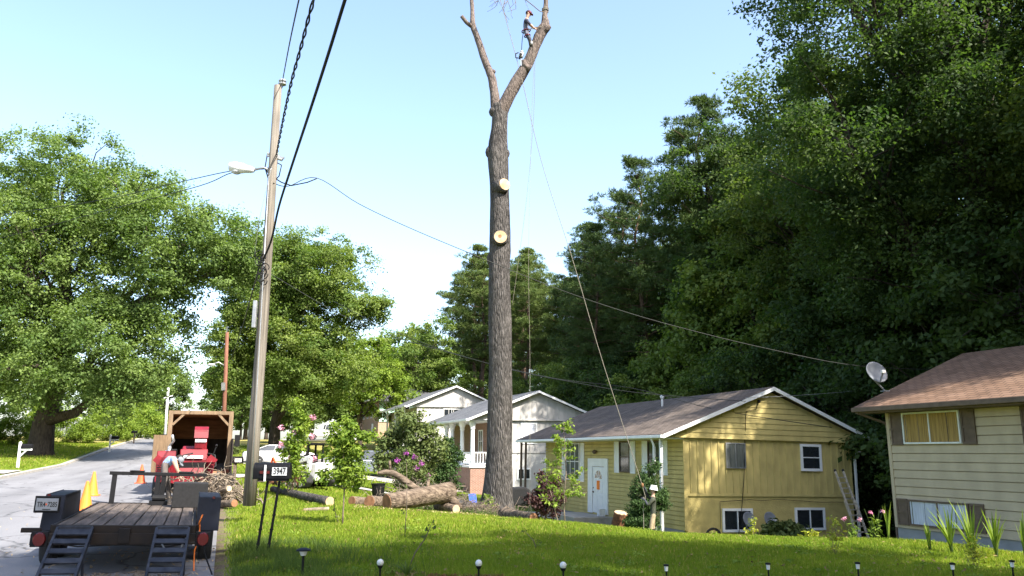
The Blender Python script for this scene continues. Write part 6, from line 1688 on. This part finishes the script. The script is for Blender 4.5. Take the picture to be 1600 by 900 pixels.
broad_tree('maple_tree', 'rounded green tree on the skyline behind the white house roofs', 'tree', p,
           [(0, 0, 9.6, 5, 4, 4.5), (4, 0, 7.5, 4, 4, 4), (-4.5, 0, 7, 4, 4, 3.5), (2.5, 0, 12.5, 3, 3, 3)], [(0, 0, -.3), (0, 0, 4), (.2, 0, 9)], .3, 180, 180, 1.15, .28, M_MAPLE, M_BARKD, 14)
# hedge and trees at the left and at the end of the street
rg0 = random.Random(77)
tA = broad_tree('street_tree', 'rounded dark tree at the far end of the street', 'tree', RN(118, -14, gz(*RN(118, -14)[:2])),
                [(0, 0, 5.5, 3.8, 3.8, 4), (1.5, 0, 8, 2.8, 2.8, 2.6), (-2, 1, 7, 2.6, 2.8, 2.6)], [(0, 0, -.3), (0, 0, 3), (.1, 0, 6)], .22, 110, 160, 1.0, .32, M_OAK, M_BARKD, 15, group='trees along the far street')
for (r, n, s, lab) in ((100, -13, .8, None), (135, -9, 1.0, None), (150, 0, .95, None), (128, 6, 1.15, None), (112, 4, 1.1, None), (122, -24, 1.3, None), (100, -30, 1.2, None), (92, -40, 1.2, None), (80, -44, 1.1, None), (140, 14, 1.5, None), (150, 26, 1.6, None), (165, -16, 1.3, None), (170, 10, 1.4, None), (76, -34, .8, None), (108, 14, 1.2, None), (70, -48, 1.0, None), (64, -58, 1.2, None), (120, 26, 1.5, None), (135, 38, 1.7, None), (106, -1.5 + 4, 1.1, None), (111, 9, 1.15, None), (116, 17, 1.2, None), (104, 20, .9, None), (98, 1.8, .7, None), (88, 4.5, .55, None), (86, 7.5, .5, None), (62, -70, 1.2, None), (54, -66, 1.2, None), (74, -62, 1.4, None)):
    q = RN(r, n); q.z = gz(q.x, q.y) - .1
    dup(tA, q, rg0.uniform(0, 6.28), 'rounded dark tree at the far end of the street', s * rg0.uniform(.9, 1.1))
tA['label'] = 'rounded dark tree at the far end of the street'
# low bushes on the left lawn, behind the oak
bA = shrub('bush', 'round bright bush on the left lawn behind the oak trunk', 'bush', on_ground(20, 66), [(0, 0, 1.2, 1.6, 1.4, 1.2), (1.2, 0, .9, 1.1, 1.1, .9), (-.5, 0, 2.2, .9, .9, 1.0)], 70, 130, .5, .14, M_BRIGHTLEAF, M_STEM, 21, group='bushes behind the left lawn')
for i, (px, Y, s) in enumerate(((-30, 66, 1.1), (105, 72, 1.1), (138, 74, .9), (165, 80, 1.2), (190, 84, 1.3), (215, 98, 1.6), (235, 104, 1.5), (-70, 60, 1.2), (60, 76, 1.2))):
    dup(bA, on_ground(px, Y), rg0.uniform(0, 6), 'round bright bush on the left lawn behind the oak trunk', s)
shrub('boxwood', 'clipped round dark bush on the lawn beside the chip truck', 'bush', on_ground(363, 60), [(0, 0, .42, .62, .62, .5)], 60, 130, .2, .09, M_HOLLY, M_STEM, 22, inner=.75)
# ------------------------------------------------------------------ woods behind the houses
rg0 = random.Random(4)
HB_ = 27.0
big_blobs = [[(0, 0, 20.5, 5.4, 5.4, 5.6), (3.2, 1, 16, 4.2, 4, 4), (-3.6, -1, 16.5, 4.2, 4, 4.4), (0, -2, 11.5, 4.6, 4.2, 3.6), (-2, 0, 24.4, 3.4, 3.4, 2.8), (2, 1, 8, 3.6, 3.4, 2.4)],
             [(0, 0, 18, 5.8, 5.4, 5.4), (3.6, -1, 21.5, 3.8, 3.6, 4), (-3.8, 0, 21, 3.8, 3.8, 4.6), (-2.6, -1, 12.6, 4.0, 4, 3.8), (3, 0, 12.0, 4.0, 4, 3.6), (0, 0, 7.5, 3.6, 3.4, 2.6), (-.5, 0, 25, 2.8, 2.8, 2)]]
WL = 'tall dark leafy tree in the woods behind the houses'
PL = 'tall dark pine in the woods behind the houses'
WG = 'trees of the woods behind the houses'
def base_rn(r, n, dz=-.2):
    q = RN(r, n); q.z = gz(q.x, q.y) + dz; return q
# the near great tree at the right edge
near = broad_tree('oak_tree', 'great dark oak filling the upper right, with heavy limbs showing through its leaves', 'tree', base_rn(25.5, 30.5),
           [(-4.2, -2, 22.5, 4.8, 5, 5.5), (-6.4, -2, 17.0, 3.8, 4.4, 3.6), (1.5, -1, 24.5, 5.2, 5, 4.8), (5.5, -3, 20, 5, 4.6, 5), (0, -3, 17.0, 5, 4.5, 3.6), (5, -3, 13.8, 4.8, 4, 3.0), (-3.2, -1, 12.2, 4, 4, 2.8), (9, -2, 16, 4, 4, 5), (-6.0, -1, 25.8, 2.8, 3, 2.6)],
           [(0, 0, -.4), (.1, 0, 5), (-.2, -.3, 10), (.3, -.3, 15), (.2, -.3, 20), (0, 0, 25)], .62, 640, 300, 1.25, .185, M_DARKLEAF, M_BARKD, 31, flat=.6, twigs=140, limbr=.34)
T1 = broad_tree('forest_tree', WL, 'tree', base_rn(36, 33), big_blobs[0], [(0, 0, -.3), (0, 0, 5), (.2, 0, 11), (-.1, 0, 17), (0, 0, 23)], .38, 340, 230, 1.35, .235, M_WOOD2, M_BARKD, 32, group=WG, twigs=60)
T2 = broad_tree('forest_tree', WL, 'tree', base_rn(44, 34), big_blobs[1], [(0, 0, -.3), (.2, 0, 6), (0, 0, 12), (.2, 0, 18), (0, 0, 24)], .42, 350, 230, 1.35, .235, M_DARKLEAF, M_BARKD, 33, group=WG, twigs=60)
TP1 = pine_tree('pine_tree', 'tallest pine standing above the woods, left of the great dark oak', base_rn(47.5, 31.5), 28.4, .30, .42, 5.0, 41, M_PINE, M_PINEBARK, whorls=16, dens=1.25)
TP2 = pine_tree('pine_tree', PL, base_rn(56, 31), 26.5, .28, .40, 4.2, 42, M_PINE, M_PINEBARK, group=WG, whorls=14)
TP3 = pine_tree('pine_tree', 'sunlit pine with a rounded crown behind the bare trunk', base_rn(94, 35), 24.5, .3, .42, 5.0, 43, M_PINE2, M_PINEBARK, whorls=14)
for (tmpl, r, n, s, lab) in [
        (T2, 12, 33, .95, WL), (T1, 5, 31, .95, WL), (T2, 14.0, 29.5, .88, WL), (T1, 17.5, 33, .92, WL), (T1, 9, 27.5, .82, WL), (T2, -3, 37, .85, WL), (T1, 17, 38, 1.0, WL), (T2, 31, 38, 1.0, WL), (T2, 39, 40, .98, WL), (T1, 50, 38, .95, WL), (T2, 58, 39, .92, WL),  # a few, mostly out of view, are added to shade the yellow gable
        (TP2, 63, 33, .92, PL), (TP2, 52, 35, 1.0, PL), (TP2, 69, 32, .86, PL), (TP2, 60, 28.5, .82, PL), (TP2, 74, 35, .9, PL), (TP2, 43, 37, 1.0, PL), (T1, 66, 39, .85, WL), (T2, 76, 40, .8, WL), (T1, 84, 38, .72, WL),
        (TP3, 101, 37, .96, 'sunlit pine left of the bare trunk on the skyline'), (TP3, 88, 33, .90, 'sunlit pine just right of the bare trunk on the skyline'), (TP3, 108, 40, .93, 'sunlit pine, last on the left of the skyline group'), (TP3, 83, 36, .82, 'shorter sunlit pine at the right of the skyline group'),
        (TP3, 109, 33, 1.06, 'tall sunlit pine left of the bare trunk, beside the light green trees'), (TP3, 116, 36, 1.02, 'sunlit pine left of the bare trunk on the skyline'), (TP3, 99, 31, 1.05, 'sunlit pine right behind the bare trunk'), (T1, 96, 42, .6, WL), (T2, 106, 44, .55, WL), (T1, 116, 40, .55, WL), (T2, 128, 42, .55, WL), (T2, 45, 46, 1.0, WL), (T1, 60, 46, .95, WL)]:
    dup(tmpl, base_rn(r, n), rg0.uniform(0, 6.28), lab, s * rg0.uniform(.96, 1.04), group=WG)
# understorey
U1 = broad_tree('understorey_tree', 'low leafy tree at the edge of the woods behind the houses', 'tree', base_rn(43, 27), [(0, 0, 5, 3, 2.8, 3), (1.5, 0, 7.6, 2.2, 2.2, 2.2), (-1.6, 0, 3, 2.4, 2.4, 2), (0, 0, 2, 2.6, 2.4, 1.6)], [(0, 0, -.2), (0, 0, 2), (.2, 0, 6)], .13, 140, 190, .9, .19, M_MAPLE, M_BARKD, 51, group='understorey trees at the wood edge')
U2 = broad_tree('understorey_tree', 'low dark leafy tree at the edge of the woods behind the houses', 'tree', base_rn(36, 28), [(0, 0, 4.6, 3.4, 3, 3), (-1.5, 0, 7.4, 2.4, 2.4, 2.4), (1.8, 0, 3, 2.6, 2.4, 2), (0, 0, 1.8, 3, 2.6, 1.6)], [(0, 0, -.2), (0, 0, 2), (-.2, 0, 6)], .14, 150, 190, .95, .20, M_DARKLEAF, M_BARKD, 52, group='understorey trees at the wood edge')
for (tm, r, n, s) in ((U1, 49, 27.5, 1.15), (U2, 54, 27, 1.0), (U2, 30, 28, 1.2), (U2, 25, 28.5, 1.3), (U1, 38.5, 29.5, 1.5), (U2, 60, 28, 1.1), (U1, 66, 28, 1.0), (U2, 72, 30, 1.0), (U1, 79, 31, 1.0), (U2, 87, 31, .9), (U1, 95, 32, .9), (U2, 20, 29, 1.3), (U1, 46, 31, 1.7), (U2, 14, 29.5, 1.2), (U2, 34, 33, 1.5), (U2, 42, 34, 1.5), (U1, 57, 33, 1.4), (U2, 104, 36, .9), (U2, 50, 34, 1.4), (U2, 65, 34, 1.3), (U1, 75, 27, .8), (U2, 27, 36, 1.4), (U2, 29, 26.3, .75), (U2, 8, 30, 1.3)):
    dup(tm, base_rn(r, n), rg0.uniform(0, 6.28), tm['label'], s)
# tall trees in the yards behind the camera (their shade falls on the near lawn)
for (r, n, s) in ((-2.6, 5.5, .70), (-1.6, 11.5, .68), (-1.0, 20.5, .46), (-13, 17, .95), (-14, 25, 1.0), (-13, 9, .9), (-22, 14, 1.0), (-20, 30, 1.0)):
    dup(T1 if r % 4 else T2, base_rn(r, n), rg0.uniform(0, 6.28), 'tall yard tree behind the viewer shading the near lawn', s, group='yard trees behind the viewer')
q = on_ground(1398, 39); q.z -= .2
dup(T2, q, 1.0, 'dark-trunked tree standing in the gap between the yellow and cream houses', .72, group=WG)
for px, Y, s_ in ((1366, 44, .62), (1420, 42, .7), (1375, 46, .8)):
    q = on_ground(px, Y); q.z -= .2; dup(U2, q, px * .7, U2['label'], s_ * 1.3)

# ------------------------------------------------------------------ shrubs and young trees
shrub('crepe_myrtle', 'pink-flowering young crepe myrtle just right of the near utility pole', 'shrub', on_ground(461, 24), [(0, 0, .8, .42, .4, .6), (-.1, 0, 1.5, .42, .4, .5), (.15, 0, 2.1, .38, .36, .5), (.0, 0, 2.5, .25, .25, .35)], 85, 36, .19, .11, M_BRIGHTLEAF, M_STEM, 61, stems=9, inner=.1)
for o in list(bpy.data.objects):
    if o.name == 'crepe_myrtle':
        rgf = np.random.default_rng(8)
        for c_ in ((-.45, 0, 2.0), (.5, 0, 1.75), (.5, -.1, 2.3), (-.35, -.2, 1.5), (.55, 0, 1.1), (.05, -.2, 1.9)):
            V, Q, T = leaf_cloud(rgf, [c_], [.11], 60, .05, .045, .9); np_mesh('flower', V, Q, M_PINK, T, o)
shrub('young_tree', 'small leafy young tree with a bare stem on the lawn right of the mailbox', 'tree', on_ground(540, 17), [(-.02, 0, 1.25, .38, .38, .42), (.0, 0, 1.65, .42, .4, .42), (.12, 0, .95, .34, .32, .28), (.05, 0, 1.9, .22, .22, .25), (.5, 0, 1.75, .16, .16, .1), (-.4, 0, 1.0, .14, .14, .14)], 105, 60, .15, .085, M_BRIGHTLEAF, M_STEM, 62, stems=14, inner=.1, stem_r=.012, fork=.72)
shrub('magnolia', 'big loose olive-green shrub tree in front of the porch house', 'tree', on_ground(640, 38), [(-.6, 0, 2.4, 1.2, 1.1, 1.0), (.9, 0, 2.5, 1.2, 1.1, 1.0), (.0, 0, 3.2, 1.1, 1, .8), (.2, 0, 1.6, 1.5, 1.1, .8), (-1.2, 0, 1.7, .7, .8, .7)], 170, 42, .38, .19, M_HOLLY, M_STEM, 63, stems=26, inner=.15, stem_r=.04)
shrub('dark_shrub', 'dark dense bush against the porch of the columned house', 'bush', on_ground(690, 40), [(0, 0, 1.1, 1.05, 1, 1.1), (.3, 0, 2.2, .75, .7, .7), (-.4, 0, .7, 1, .9, .7)], 110, 60, .32, .15, M_YEW, M_STEM, 64, stems=16)
sb_ = shrub('flowering_shrub', 'tall purple-flowering shrub left of the dark porch bush', 'shrub', on_ground(642, 34), [(0, 0, 1.0, .75, .7, .8), (-.2, 0, 1.7, .5, .5, .45), (.5, 0, .7, .6, .6, .6)], 75, 40, .25, .12, M_HOLLY, M_STEM, 65, stems=14)
rgf = np.random.default_rng(9)
for c_ in ((.2, -.4, 1.75), (-.15, -.4, 1.9), (.5, -.4, 1.5), (.3, -.5, 1.3), (-.5, -.3, 1.6), (.75, -.3, 1.0)):
    V, Q, T = leaf_cloud(rgf, [c_], [.15], 40, .065, .055, .9); np_mesh('flower', V, Q, M_PURPLE, T, sb_)
shrub('burgundy_shrub', 'dark burgundy-leaved shrub left of the white front door', 'bush', on_ground(850, 33.5), [(0, 0, .95, .85, .8, .85), (.1, 0, 1.6, .6, .6, .4)], 90, 60, .25, .12, M_PURPLELEAF, M_STEM, 66, stems=10)
shrub('yew_bush', 'tall dark evergreen bush behind the worker at the yellow house', 'bush', on_ground(1001, 29.3), [(-.1, 0, .7, .62, .6, .7), (.1, 0, 1.4, .62, .6, .6), (.22, 0, 2.1, .45, .42, .5), (.4, 0, 2.6, .25, .25, .35), (.65, 0, 1.5, .3, .35, .5)], 190, 78, .2, .12, M_YEW, M_STEM, 67, stems=16, asp=.3, up=.3)
# sparse young tree with two stems on the lawn crest
p = on_ground(880, 19.5)
y_ = thing('young_tree', 'sparse two-stemmed young tree with yellow-green leaves on the lawn before the yellow house', 'tree', p)
mb = MB(); rr = random.Random(6); cen = []
def st(a, b, r0, r1): return limb(mb, a, b, r0, r1, rr, seg=6, wob=.03, n=6)
s1 = st((.02, 0, -.1), (.02, 0, 2.35), .020, .006); s2 = st((-.1, 0, -.05), (-.42, -.05, 1.1), .016, .006)
for k in range(40):
    f = .25 + .75 * k / 40; q = Vector((.02, 0, 2.35 * f)); a = rr.uniform(0, 6.28); L = .5 * (1.15 - f) + .09
    if .42 < f < .6: L *= 1.25
    e = q + Vector((math.cos(a) * L, math.sin(a) * L * .7, rr.uniform(0, .22))); limb(mb, q, e, .006, .003, rr, seg=3, n=4)
    for j in range(3): cen.append(tuple(q.lerp(e, rr.uniform(.4, 1.0))))
for k in range(14):
    q = Vector((-.1, 0, -.05)).lerp(Vector((-.42, -.05, 1.1)), .35 + .65 * k / 14); e = q + Vector((rr.uniform(-.3, .25), rr.uniform(-.2, .2), rr.uniform(0, .2))); limb(mb, q, e, .005, .003, rr, seg=3, n=4); cen += [tuple(e), tuple(q.lerp(e, .6))]
mb.build('stem', M_TWIG, y_, smooth=True)
rgf = np.random.default_rng(10); V, Q, T = leaf_cloud(rgf, cen, [.1] * len(cen), 7, .095, .045, .9); np_mesh('foliage', V, Q, M_BRIGHTLEAF, T, y_)
shrub('hosta_bush', 'broad green bush between the basement windows of the yellow house', 'bush', on_ground(1218, 30.2), [(0, 0, .55, .9, .5, .5), (.6, .15, .4, .6, .4, .4), (-.5, 0, .45, .5, .4, .4)], 70, 60, .25, .17, M_HOLLY, M_STEM, 68, stems=10)
def weed(label, px, Y, h, w, m, seed, n=26, leaf=.085, per=7, cat='plant', name='weed_plant'):
    return shrub(name, label, cat, on_ground(px, Y), [(0, 0, h * .45, w, w, h * .45), (w * .2, 0, h * .8, w * .6, w * .6, h * .22)], n, per, .1, leaf, m, M_STEM, seed, stems=8, inner=.05, stem_r=.006)
weed('bright yellow-green plant standing out before the left basement window', 1167, 23, .85, .22, M_YELLEAF, 70, 30)
weed('low yellow-green plant on the lawn crest below the right basement window', 1255, 20, .35, .35, M_YELLEAF, 71, 24)
weed('tall spindly yellow weed clump in the lawn left of the ladder foot', 1292, 13.2, .62, .2, M_YELLEAF, 72, 34, .055)
weed('small yellow-leaved weed at the right edge of the lawn below the cream house', 1500, 12.2, .42, .2, M_YELLEAF, 73, 30, .06)
weed('short yellow-green weed at the crest left of the bright yellow plant', 1110, 23, .3, .3, M_BRIGHTLEAF, 74, 20)
weed('leafy weed with red-brown tips by the foot of the bare trunk', 762, 25.8, .9, .3, M_BRIGHTLEAF, 75, 30)
def rosette(base, h, n, rg, spread=.5, w=.03):
    V = []; Q = []; T = []
    for i in range(n):
        a = rg.uniform(0, 6.283); L = h * rg.uniform(.65, 1.1); sp = spread * rg.uniform(.2, 1.0)
        d = np.array([math.cos(a), math.sin(a), 0]); side = np.array([-d[1], d[0], 0]); k = len(V); t0 = rg.random()
        for j in range(6):
            t = j / 5; c = d * (sp * L * t ** 1.7) + np.array([0, 0, L * (t - .25 * sp * t * t)]); ww = w * (1 - t) ** .6 * (.6 + .4 * min(1, t * 5))
            V += [c - side * ww, c + side * ww]; T += [t0 * .6 + .4 * t] * 2
        for j in range(5): Q.append((k + 2 * j, k + 2 * j + 1, k + 2 * j + 3, k + 2 * j + 2))
    return np.array(V), np.array(Q), np.array(T)
rgi = np.random.default_rng(20)
for i, (px, Y, h, n, sp, lab) in enumerate(((1437, 14.2, .48, 9, .25, 'stiff sword-leaved plant leftmost of the row, below the left curtain pane'), (1470, 14.0, .75, 12, .55, 'sword-leaved plant leaning left below the white curtains'), (1502, 13.2, .85, 16, .5, 'largest fountain of sword leaves in the middle of the row'), (1538, 13.6, .72, 14, .4, 'sword-leaved plant with a dry brown tip below the right lower shutter'), (1582, 12.6, .75, 10, .22, 'upright bright sword-leaved plant nearest the right edge'), (1376, 17.5, .85, 7, .22, 'narrow sword-leaved plant beside the pink lilies'), (1615, 12.8, .7, 12, .5, 'sword-leaved plant cut by the right edge of the picture'))):
    p = on_ground(px, Y); t = thing('sword_plant', lab, 'plant', p, 0, 'sword-leaved plants on the right crest')
    V, Q, T = rosette(p, h * 1.12, int(n * 1.3), rgi, sp, .027); np_mesh('leaves', V, Q, M_BRIGHTLEAF, T, t)
    mb = MB(); mb.tube([(0, 0, -.05), (.02, 0, h * .45)], [.03, .012], 6); mb.build('stem', M_HOLLY, t)
for px, Y, lab in ((1356, 17.6, 'pink lily clump with two blooms beside the ladder foot'), (1322, 19.5, 'small pink-flowered plant left of the ladder foot')):
    p = on_ground(px, Y); t = thing('lily_plant', lab, 'plant', p)
    mb = MB(); cs = []
    for k in range(4):
        e = Vector((rgi.uniform(-.2, .2), rgi.uniform(-.1, .1), rgi.uniform(.55, .75))); mb.tube([(0, 0, -.05), e * .6 + Vector((0, 0, .05)), e], .008, 5); cs.append(tuple(e))
    mb.build('stem', M_HOLLY, t)
    V, Q, T = leaf_cloud(rgi, [(0, 0, .25), (0, 0, .45)], [.16, .14], 40, .13, .03, 1.2); np_mesh('leaves', V, Q, M_BRIGHTLEAF, T, t)
    for c_ in cs[:2]:
        V, Q, T = leaf_cloud(rgi, [c_], [.05], 12, .09, .04, .9); np_mesh('flower', V, Q, M_PINK, T, t)
# thin seedlings on the lawn
def seedling(label, px, Y, pts, leaves, seed):
    p = on_ground(px, Y); t = thing('seedling', label, 'plant', p); rr = random.Random(seed); mb = MB(); mb.tube(pts, [.008] * (len(pts) - 1) + [.003], 5)
    mb.build('stem', M_STEM, t, smooth=True)
    rgs = np.random.default_rng(seed); V, Q, T = leaf_cloud(rgs, leaves, [.05] * len(leaves), 6, .06, .03, .8); np_mesh('leaves', V, Q, M_HOLLY, T, t)
seedling('thin wiry seedling leaning right over a dark leaf rosette on the near lawn', 640, 10.3, [(0, 0, 0), (.1, 0, .25), (.22, 0, .42), (.30, 0, .6)], [(.3, 0, .6), (.27, 0, .52), (.22, 0, .45), (.33, 0, .55)], 1)
seedling('tall thin seedling standing straight in the shade at the lawn middle', 636, 14.5, [(0, 0, 0), (.02, 0, .6), (.0, 0, 1.3)], [(.0, 0, .9), (.03, 0, 1.1), (-.03, 0, .45), (.0, 0, .2)], 2)
seedling('short leaning twig seedling in the right-hand part of the shaded lawn', 838, 13.2, [(0, 0, 0), (-.05, 0, .14), (-.2, 0, .3)], [(-.2, 0, .3), (.02, 0, .12)], 3)
seedling('small dark seedling left of the young tree stem', 534, 17.2, [(0, 0, 0), (-.1, 0, .3), (-.12, 0, .5)], [(-.12, 0, .5), (-.1, 0, .3), (-.05, 0, .15)], 4)
for (px, Y, lab, m) in ((640, 10.1, 'dark dried leaf clump at the foot of the wiry seedling', M_DRYLEAF),):
    p = on_ground(px, Y); t = thing('weed_plant', lab, 'plant', p)
    V, Q, T = rosette(p, .22, 26, rgi, 1.4, .014); np_mesh('leaves', V, Q, M_WEED, T, t)
    V, Q, T = leaf_cloud(rgi, [(0, 0, .03)], [.25], 60, .07, .03, .15); np_mesh('dead_leaves', V, Q, M_DRYLEAF, T, t)
# patches of red mulch
for px, Y, lab, w in ((746, 9.95, 'mulch', .28), (690, 10.0, 'mulch', .14)):
    p = on_ground(px, Y); cs = [(p.x + rgi.normal() * w * .5, p.y + rgi.normal() * w * .4, p.z + .025) for _ in range(60)]
    V, Q, T = leaf_cloud(rgi, cs, [.05] * 60, 8, .05, .02, .3)
    o = np_mesh('mulch', V, Q, leaf_mat('mulch', (.11, .03, .018), (.24, .08, .05), (1, 1, 1), .05), T); struct(o, 'stuff'); o['label'] = 'patch of red-brown mulch in the near lawn'; o['category'] = 'mulch'

# ------------------------------------------------------------------ lawn grass
rg = np.random.default_rng(99)
def blades(name, N, sample, h, w, m, lean=.5, label='short mown lawn grass'):
    X, Y = sample(N); r, n = -ST * X + CT * Y, CT * X + ST * Y
    z = ground_rn(r, n); N = len(X)
    P = np.stack([X, Y, z - .008], -1)
    dist = np.maximum(1, Y / 11)
    H = h * rg.uniform(.5, 1.3, N) * dist ** .25; Wd = w * rg.uniform(.7, 1.3, N) * dist
    a = rg.uniform(0, 6.283, N); le = rg.uniform(.1, 1, N) * lean
    dirv = np.stack([np.cos(a) * le, np.sin(a) * le, np.ones(N)], -1); dirv = unit(dirv)
    b = rg.uniform(0, 6.283, N); side = np.stack([np.cos(b), np.sin(b), np.zeros(N)], -1)
    V = np.empty((N, 3, 3)); V[:, 0] = P - side * Wd[:, None] * .5; V[:, 1] = P + side * Wd[:, None] * .5; V[:, 2] = P + dirv * H[:, None]
    pat = .5 + .5 * np.sin(X * 1.1 + np.sin(Y * .8) * 2) * np.sin(Y * 1.4 + np.sin(X * .9))
    pat2 = .5 + .5 * np.sin(X * .37 + 2 + np.sin(Y * .5)) * np.sin(Y * .45 + np.sin(X * .41) * 1.5)
    T = np.clip(.28 * pat + .3 * pat2 + .42 * rg.random(N), 0, .88); T = np.where(rg.random(N) < .035 + .05 * pat2, .95, T)
    o = np_mesh(name, V.reshape(-1, 3), np.arange(N * 3).reshape(-1, 3), m, np.repeat(T, 3), k=3)
    struct(o, 'stuff'); o['label'] = label; o['category'] = 'grass'
    return o
def lawn(N):
    Y = 8.6 * (30 / 8.6) ** rg.random(N) ** 1.15; u = rg.uniform(-.62, .72, N); X = u * Y
    r, n = -ST * X + CT * Y, CT * X + ST * Y
    edge = .12 + rg.random(N) ** 2 * (1.2 + .5 * np.sin(r * 1.3 + np.sin(r * .7)))
    thin = .5 + .5 * np.sin(X * .9 + 1.7 * np.sin(Y * .6)) * np.sin(Y * 1.2 + 1.3 * np.sin(X * .7))
    ok = (n > edge) & (rg.random(N) > .35 * thin) & ~((r > 26.2) & (n > 13.3)) & ~((r < 19.4) & (n > 18.0)) & ~((r > 35.2))
    return X[ok], Y[ok]
blades('lawn_grass', 700000, lawn, .065, .014, M_BLADE, .8)
def far_lawn(N):
    Y = rg.uniform(30, 75, N); X = rg.uniform(-.75, .1, N) * Y
    r, n = -ST * X + CT * Y, CT * X + ST * Y
    ok = ((n > .3) & (n < 14) & ~((r > 35.2) & (r < 38.8)) & ~((r > 54.2) & (r < 58.8))) | ((n < -9.2) & ~((r > 41.3) & (r < 45.2)))
    return X[ok], Y[ok]
blades('lawn_grass', 120000, far_lawn, .08, .016, M_BLADE, .7, 'lawn grass along the street')
def verge(N):
    r = 7.2 + 6.5 * rg.random(N) ** 1.3; n = .2 + np.abs(rg.normal(size=N)) * .95
    clump = np.sin(r * 3.1 + n * 2) * np.sin(n * 4.3 - r * 1.7)
    ok = (clump > -.15) & (n < 3.4)
    q = np.stack([CT * n - ST * r, ST * n + CT * r], -1)[ok]
    return q[:, 0], q[:, 1]
blades('verge_grass', 17000, verge, .17, .011, M_WEED, .9, 'long unmown grass on the verge around the mailbox posts')
def base_weeds(N):
    # rough grass along the foot of the houses and the crest
    s = rg.random(N); px = 640 + 420 * s; Y = rg.uniform(23.5, 27.5, N); X = (px - 800) / F * Y
    r, n = -ST * X + CT * Y, CT * X + ST * Y
    ok = (np.sin(X * 2.3) * np.sin(Y * 3.1 + X) > -.1)
    return X[ok], Y[ok]
blades('rough_grass', 9000, base_weeds, .22, .012, M_WEED, .7, 'rough tall grass beyond the lawn crest')

# fallen leaves and clippings on the lawn, sawdust round the trunk
def litter(name, label, N, px0, px1, Y0, Y1, L, m):
    px = rg.uniform(px0, px1, N); Y = Y0 + (Y1 - Y0) * rg.random(N) ** 1.3; X = (px - 800) / F * Y
    r, n = -ST * X + CT * Y, CT * X + ST * Y; ok = (n > .3) & ~((r > 26.0) & (n > 13.5)); X, Y, r, n = X[ok], Y[ok], r[ok], n[ok]
    P = np.stack([X, Y, ground_rn(r, n) + rg.uniform(.02, .06, len(X))], -1)
    V, Q, T = leaf_cloud(rg, P, np.full(len(P), .01), 1, L, L * .5, .3, up=1.6)
    o = struct(np_mesh(name, V, Q, m, T), 'stuff'); o['label'] = label; o['category'] = 'litter'
litter('leaf_litter', 'dry leaves and clippings scattered over the lawn', 1500, 380, 1600, 9, 24, .06, M_DRYLEAF)
litter('sawdust', 'pale wood chips scattered around the bare trunk and logs', 2600, 560, 850, 21, 27.5, .055, leaf_mat('wood_chip', (.25, .17, .09), (.5, .38, .22), (1, 1, 1), .05))

# broadleaf weeds and clover patches in the lawn
px = rg.uniform(400, 1620, 150); Y = 9.2 + 13 * rg.random(150) ** 1.4; X = (px - 800) / F * Y; r, n = -ST * X + CT * Y, CT * X + ST * Y
ok = (n > .8) & (np.sin(X * .8) * np.sin(Y * .7 + X * .4) > -.25) & ~((r < 19) & (n > 17.5)); X, Y, r, n = X[ok], Y[ok], r[ok], n[ok]
P = np.stack([X, Y, ground_rn(r, n) + .05], -1)
V, Q, T = leaf_cloud(rg, P, rg.uniform(.08, .28, len(P)), 40, .045, .03, .2, up=1.2)
o = struct(np_mesh('lawn_weeds', V, Q, M_BRIGHTLEAF, T), 'stuff'); o['label'] = 'broadleaf weeds and clover patches in the lawn'; o['category'] = 'weeds'
# chips and twigs on the road round the chipper
N = 900; r = 11 + 13 * rg.random(N); n = -np.abs(rg.normal(size=N)) * 1.7 - .02; k = n > -6; r, n = r[k], n[k]
P = np.stack([CT * n - ST * r, ST * n + CT * r, zr(r) + .012], -1)
V, Q, T = leaf_cloud(rg, P, np.full(len(P), .01), 1, .075, .018, .1, up=2.2)
o = struct(np_mesh('road_litter', V, Q, bpy.data.materials['wood_chip'], T), 'stuff'); o['label'] = 'wood chips and twig bits on the road around the trailer and chipper'; o['category'] = 'litter'
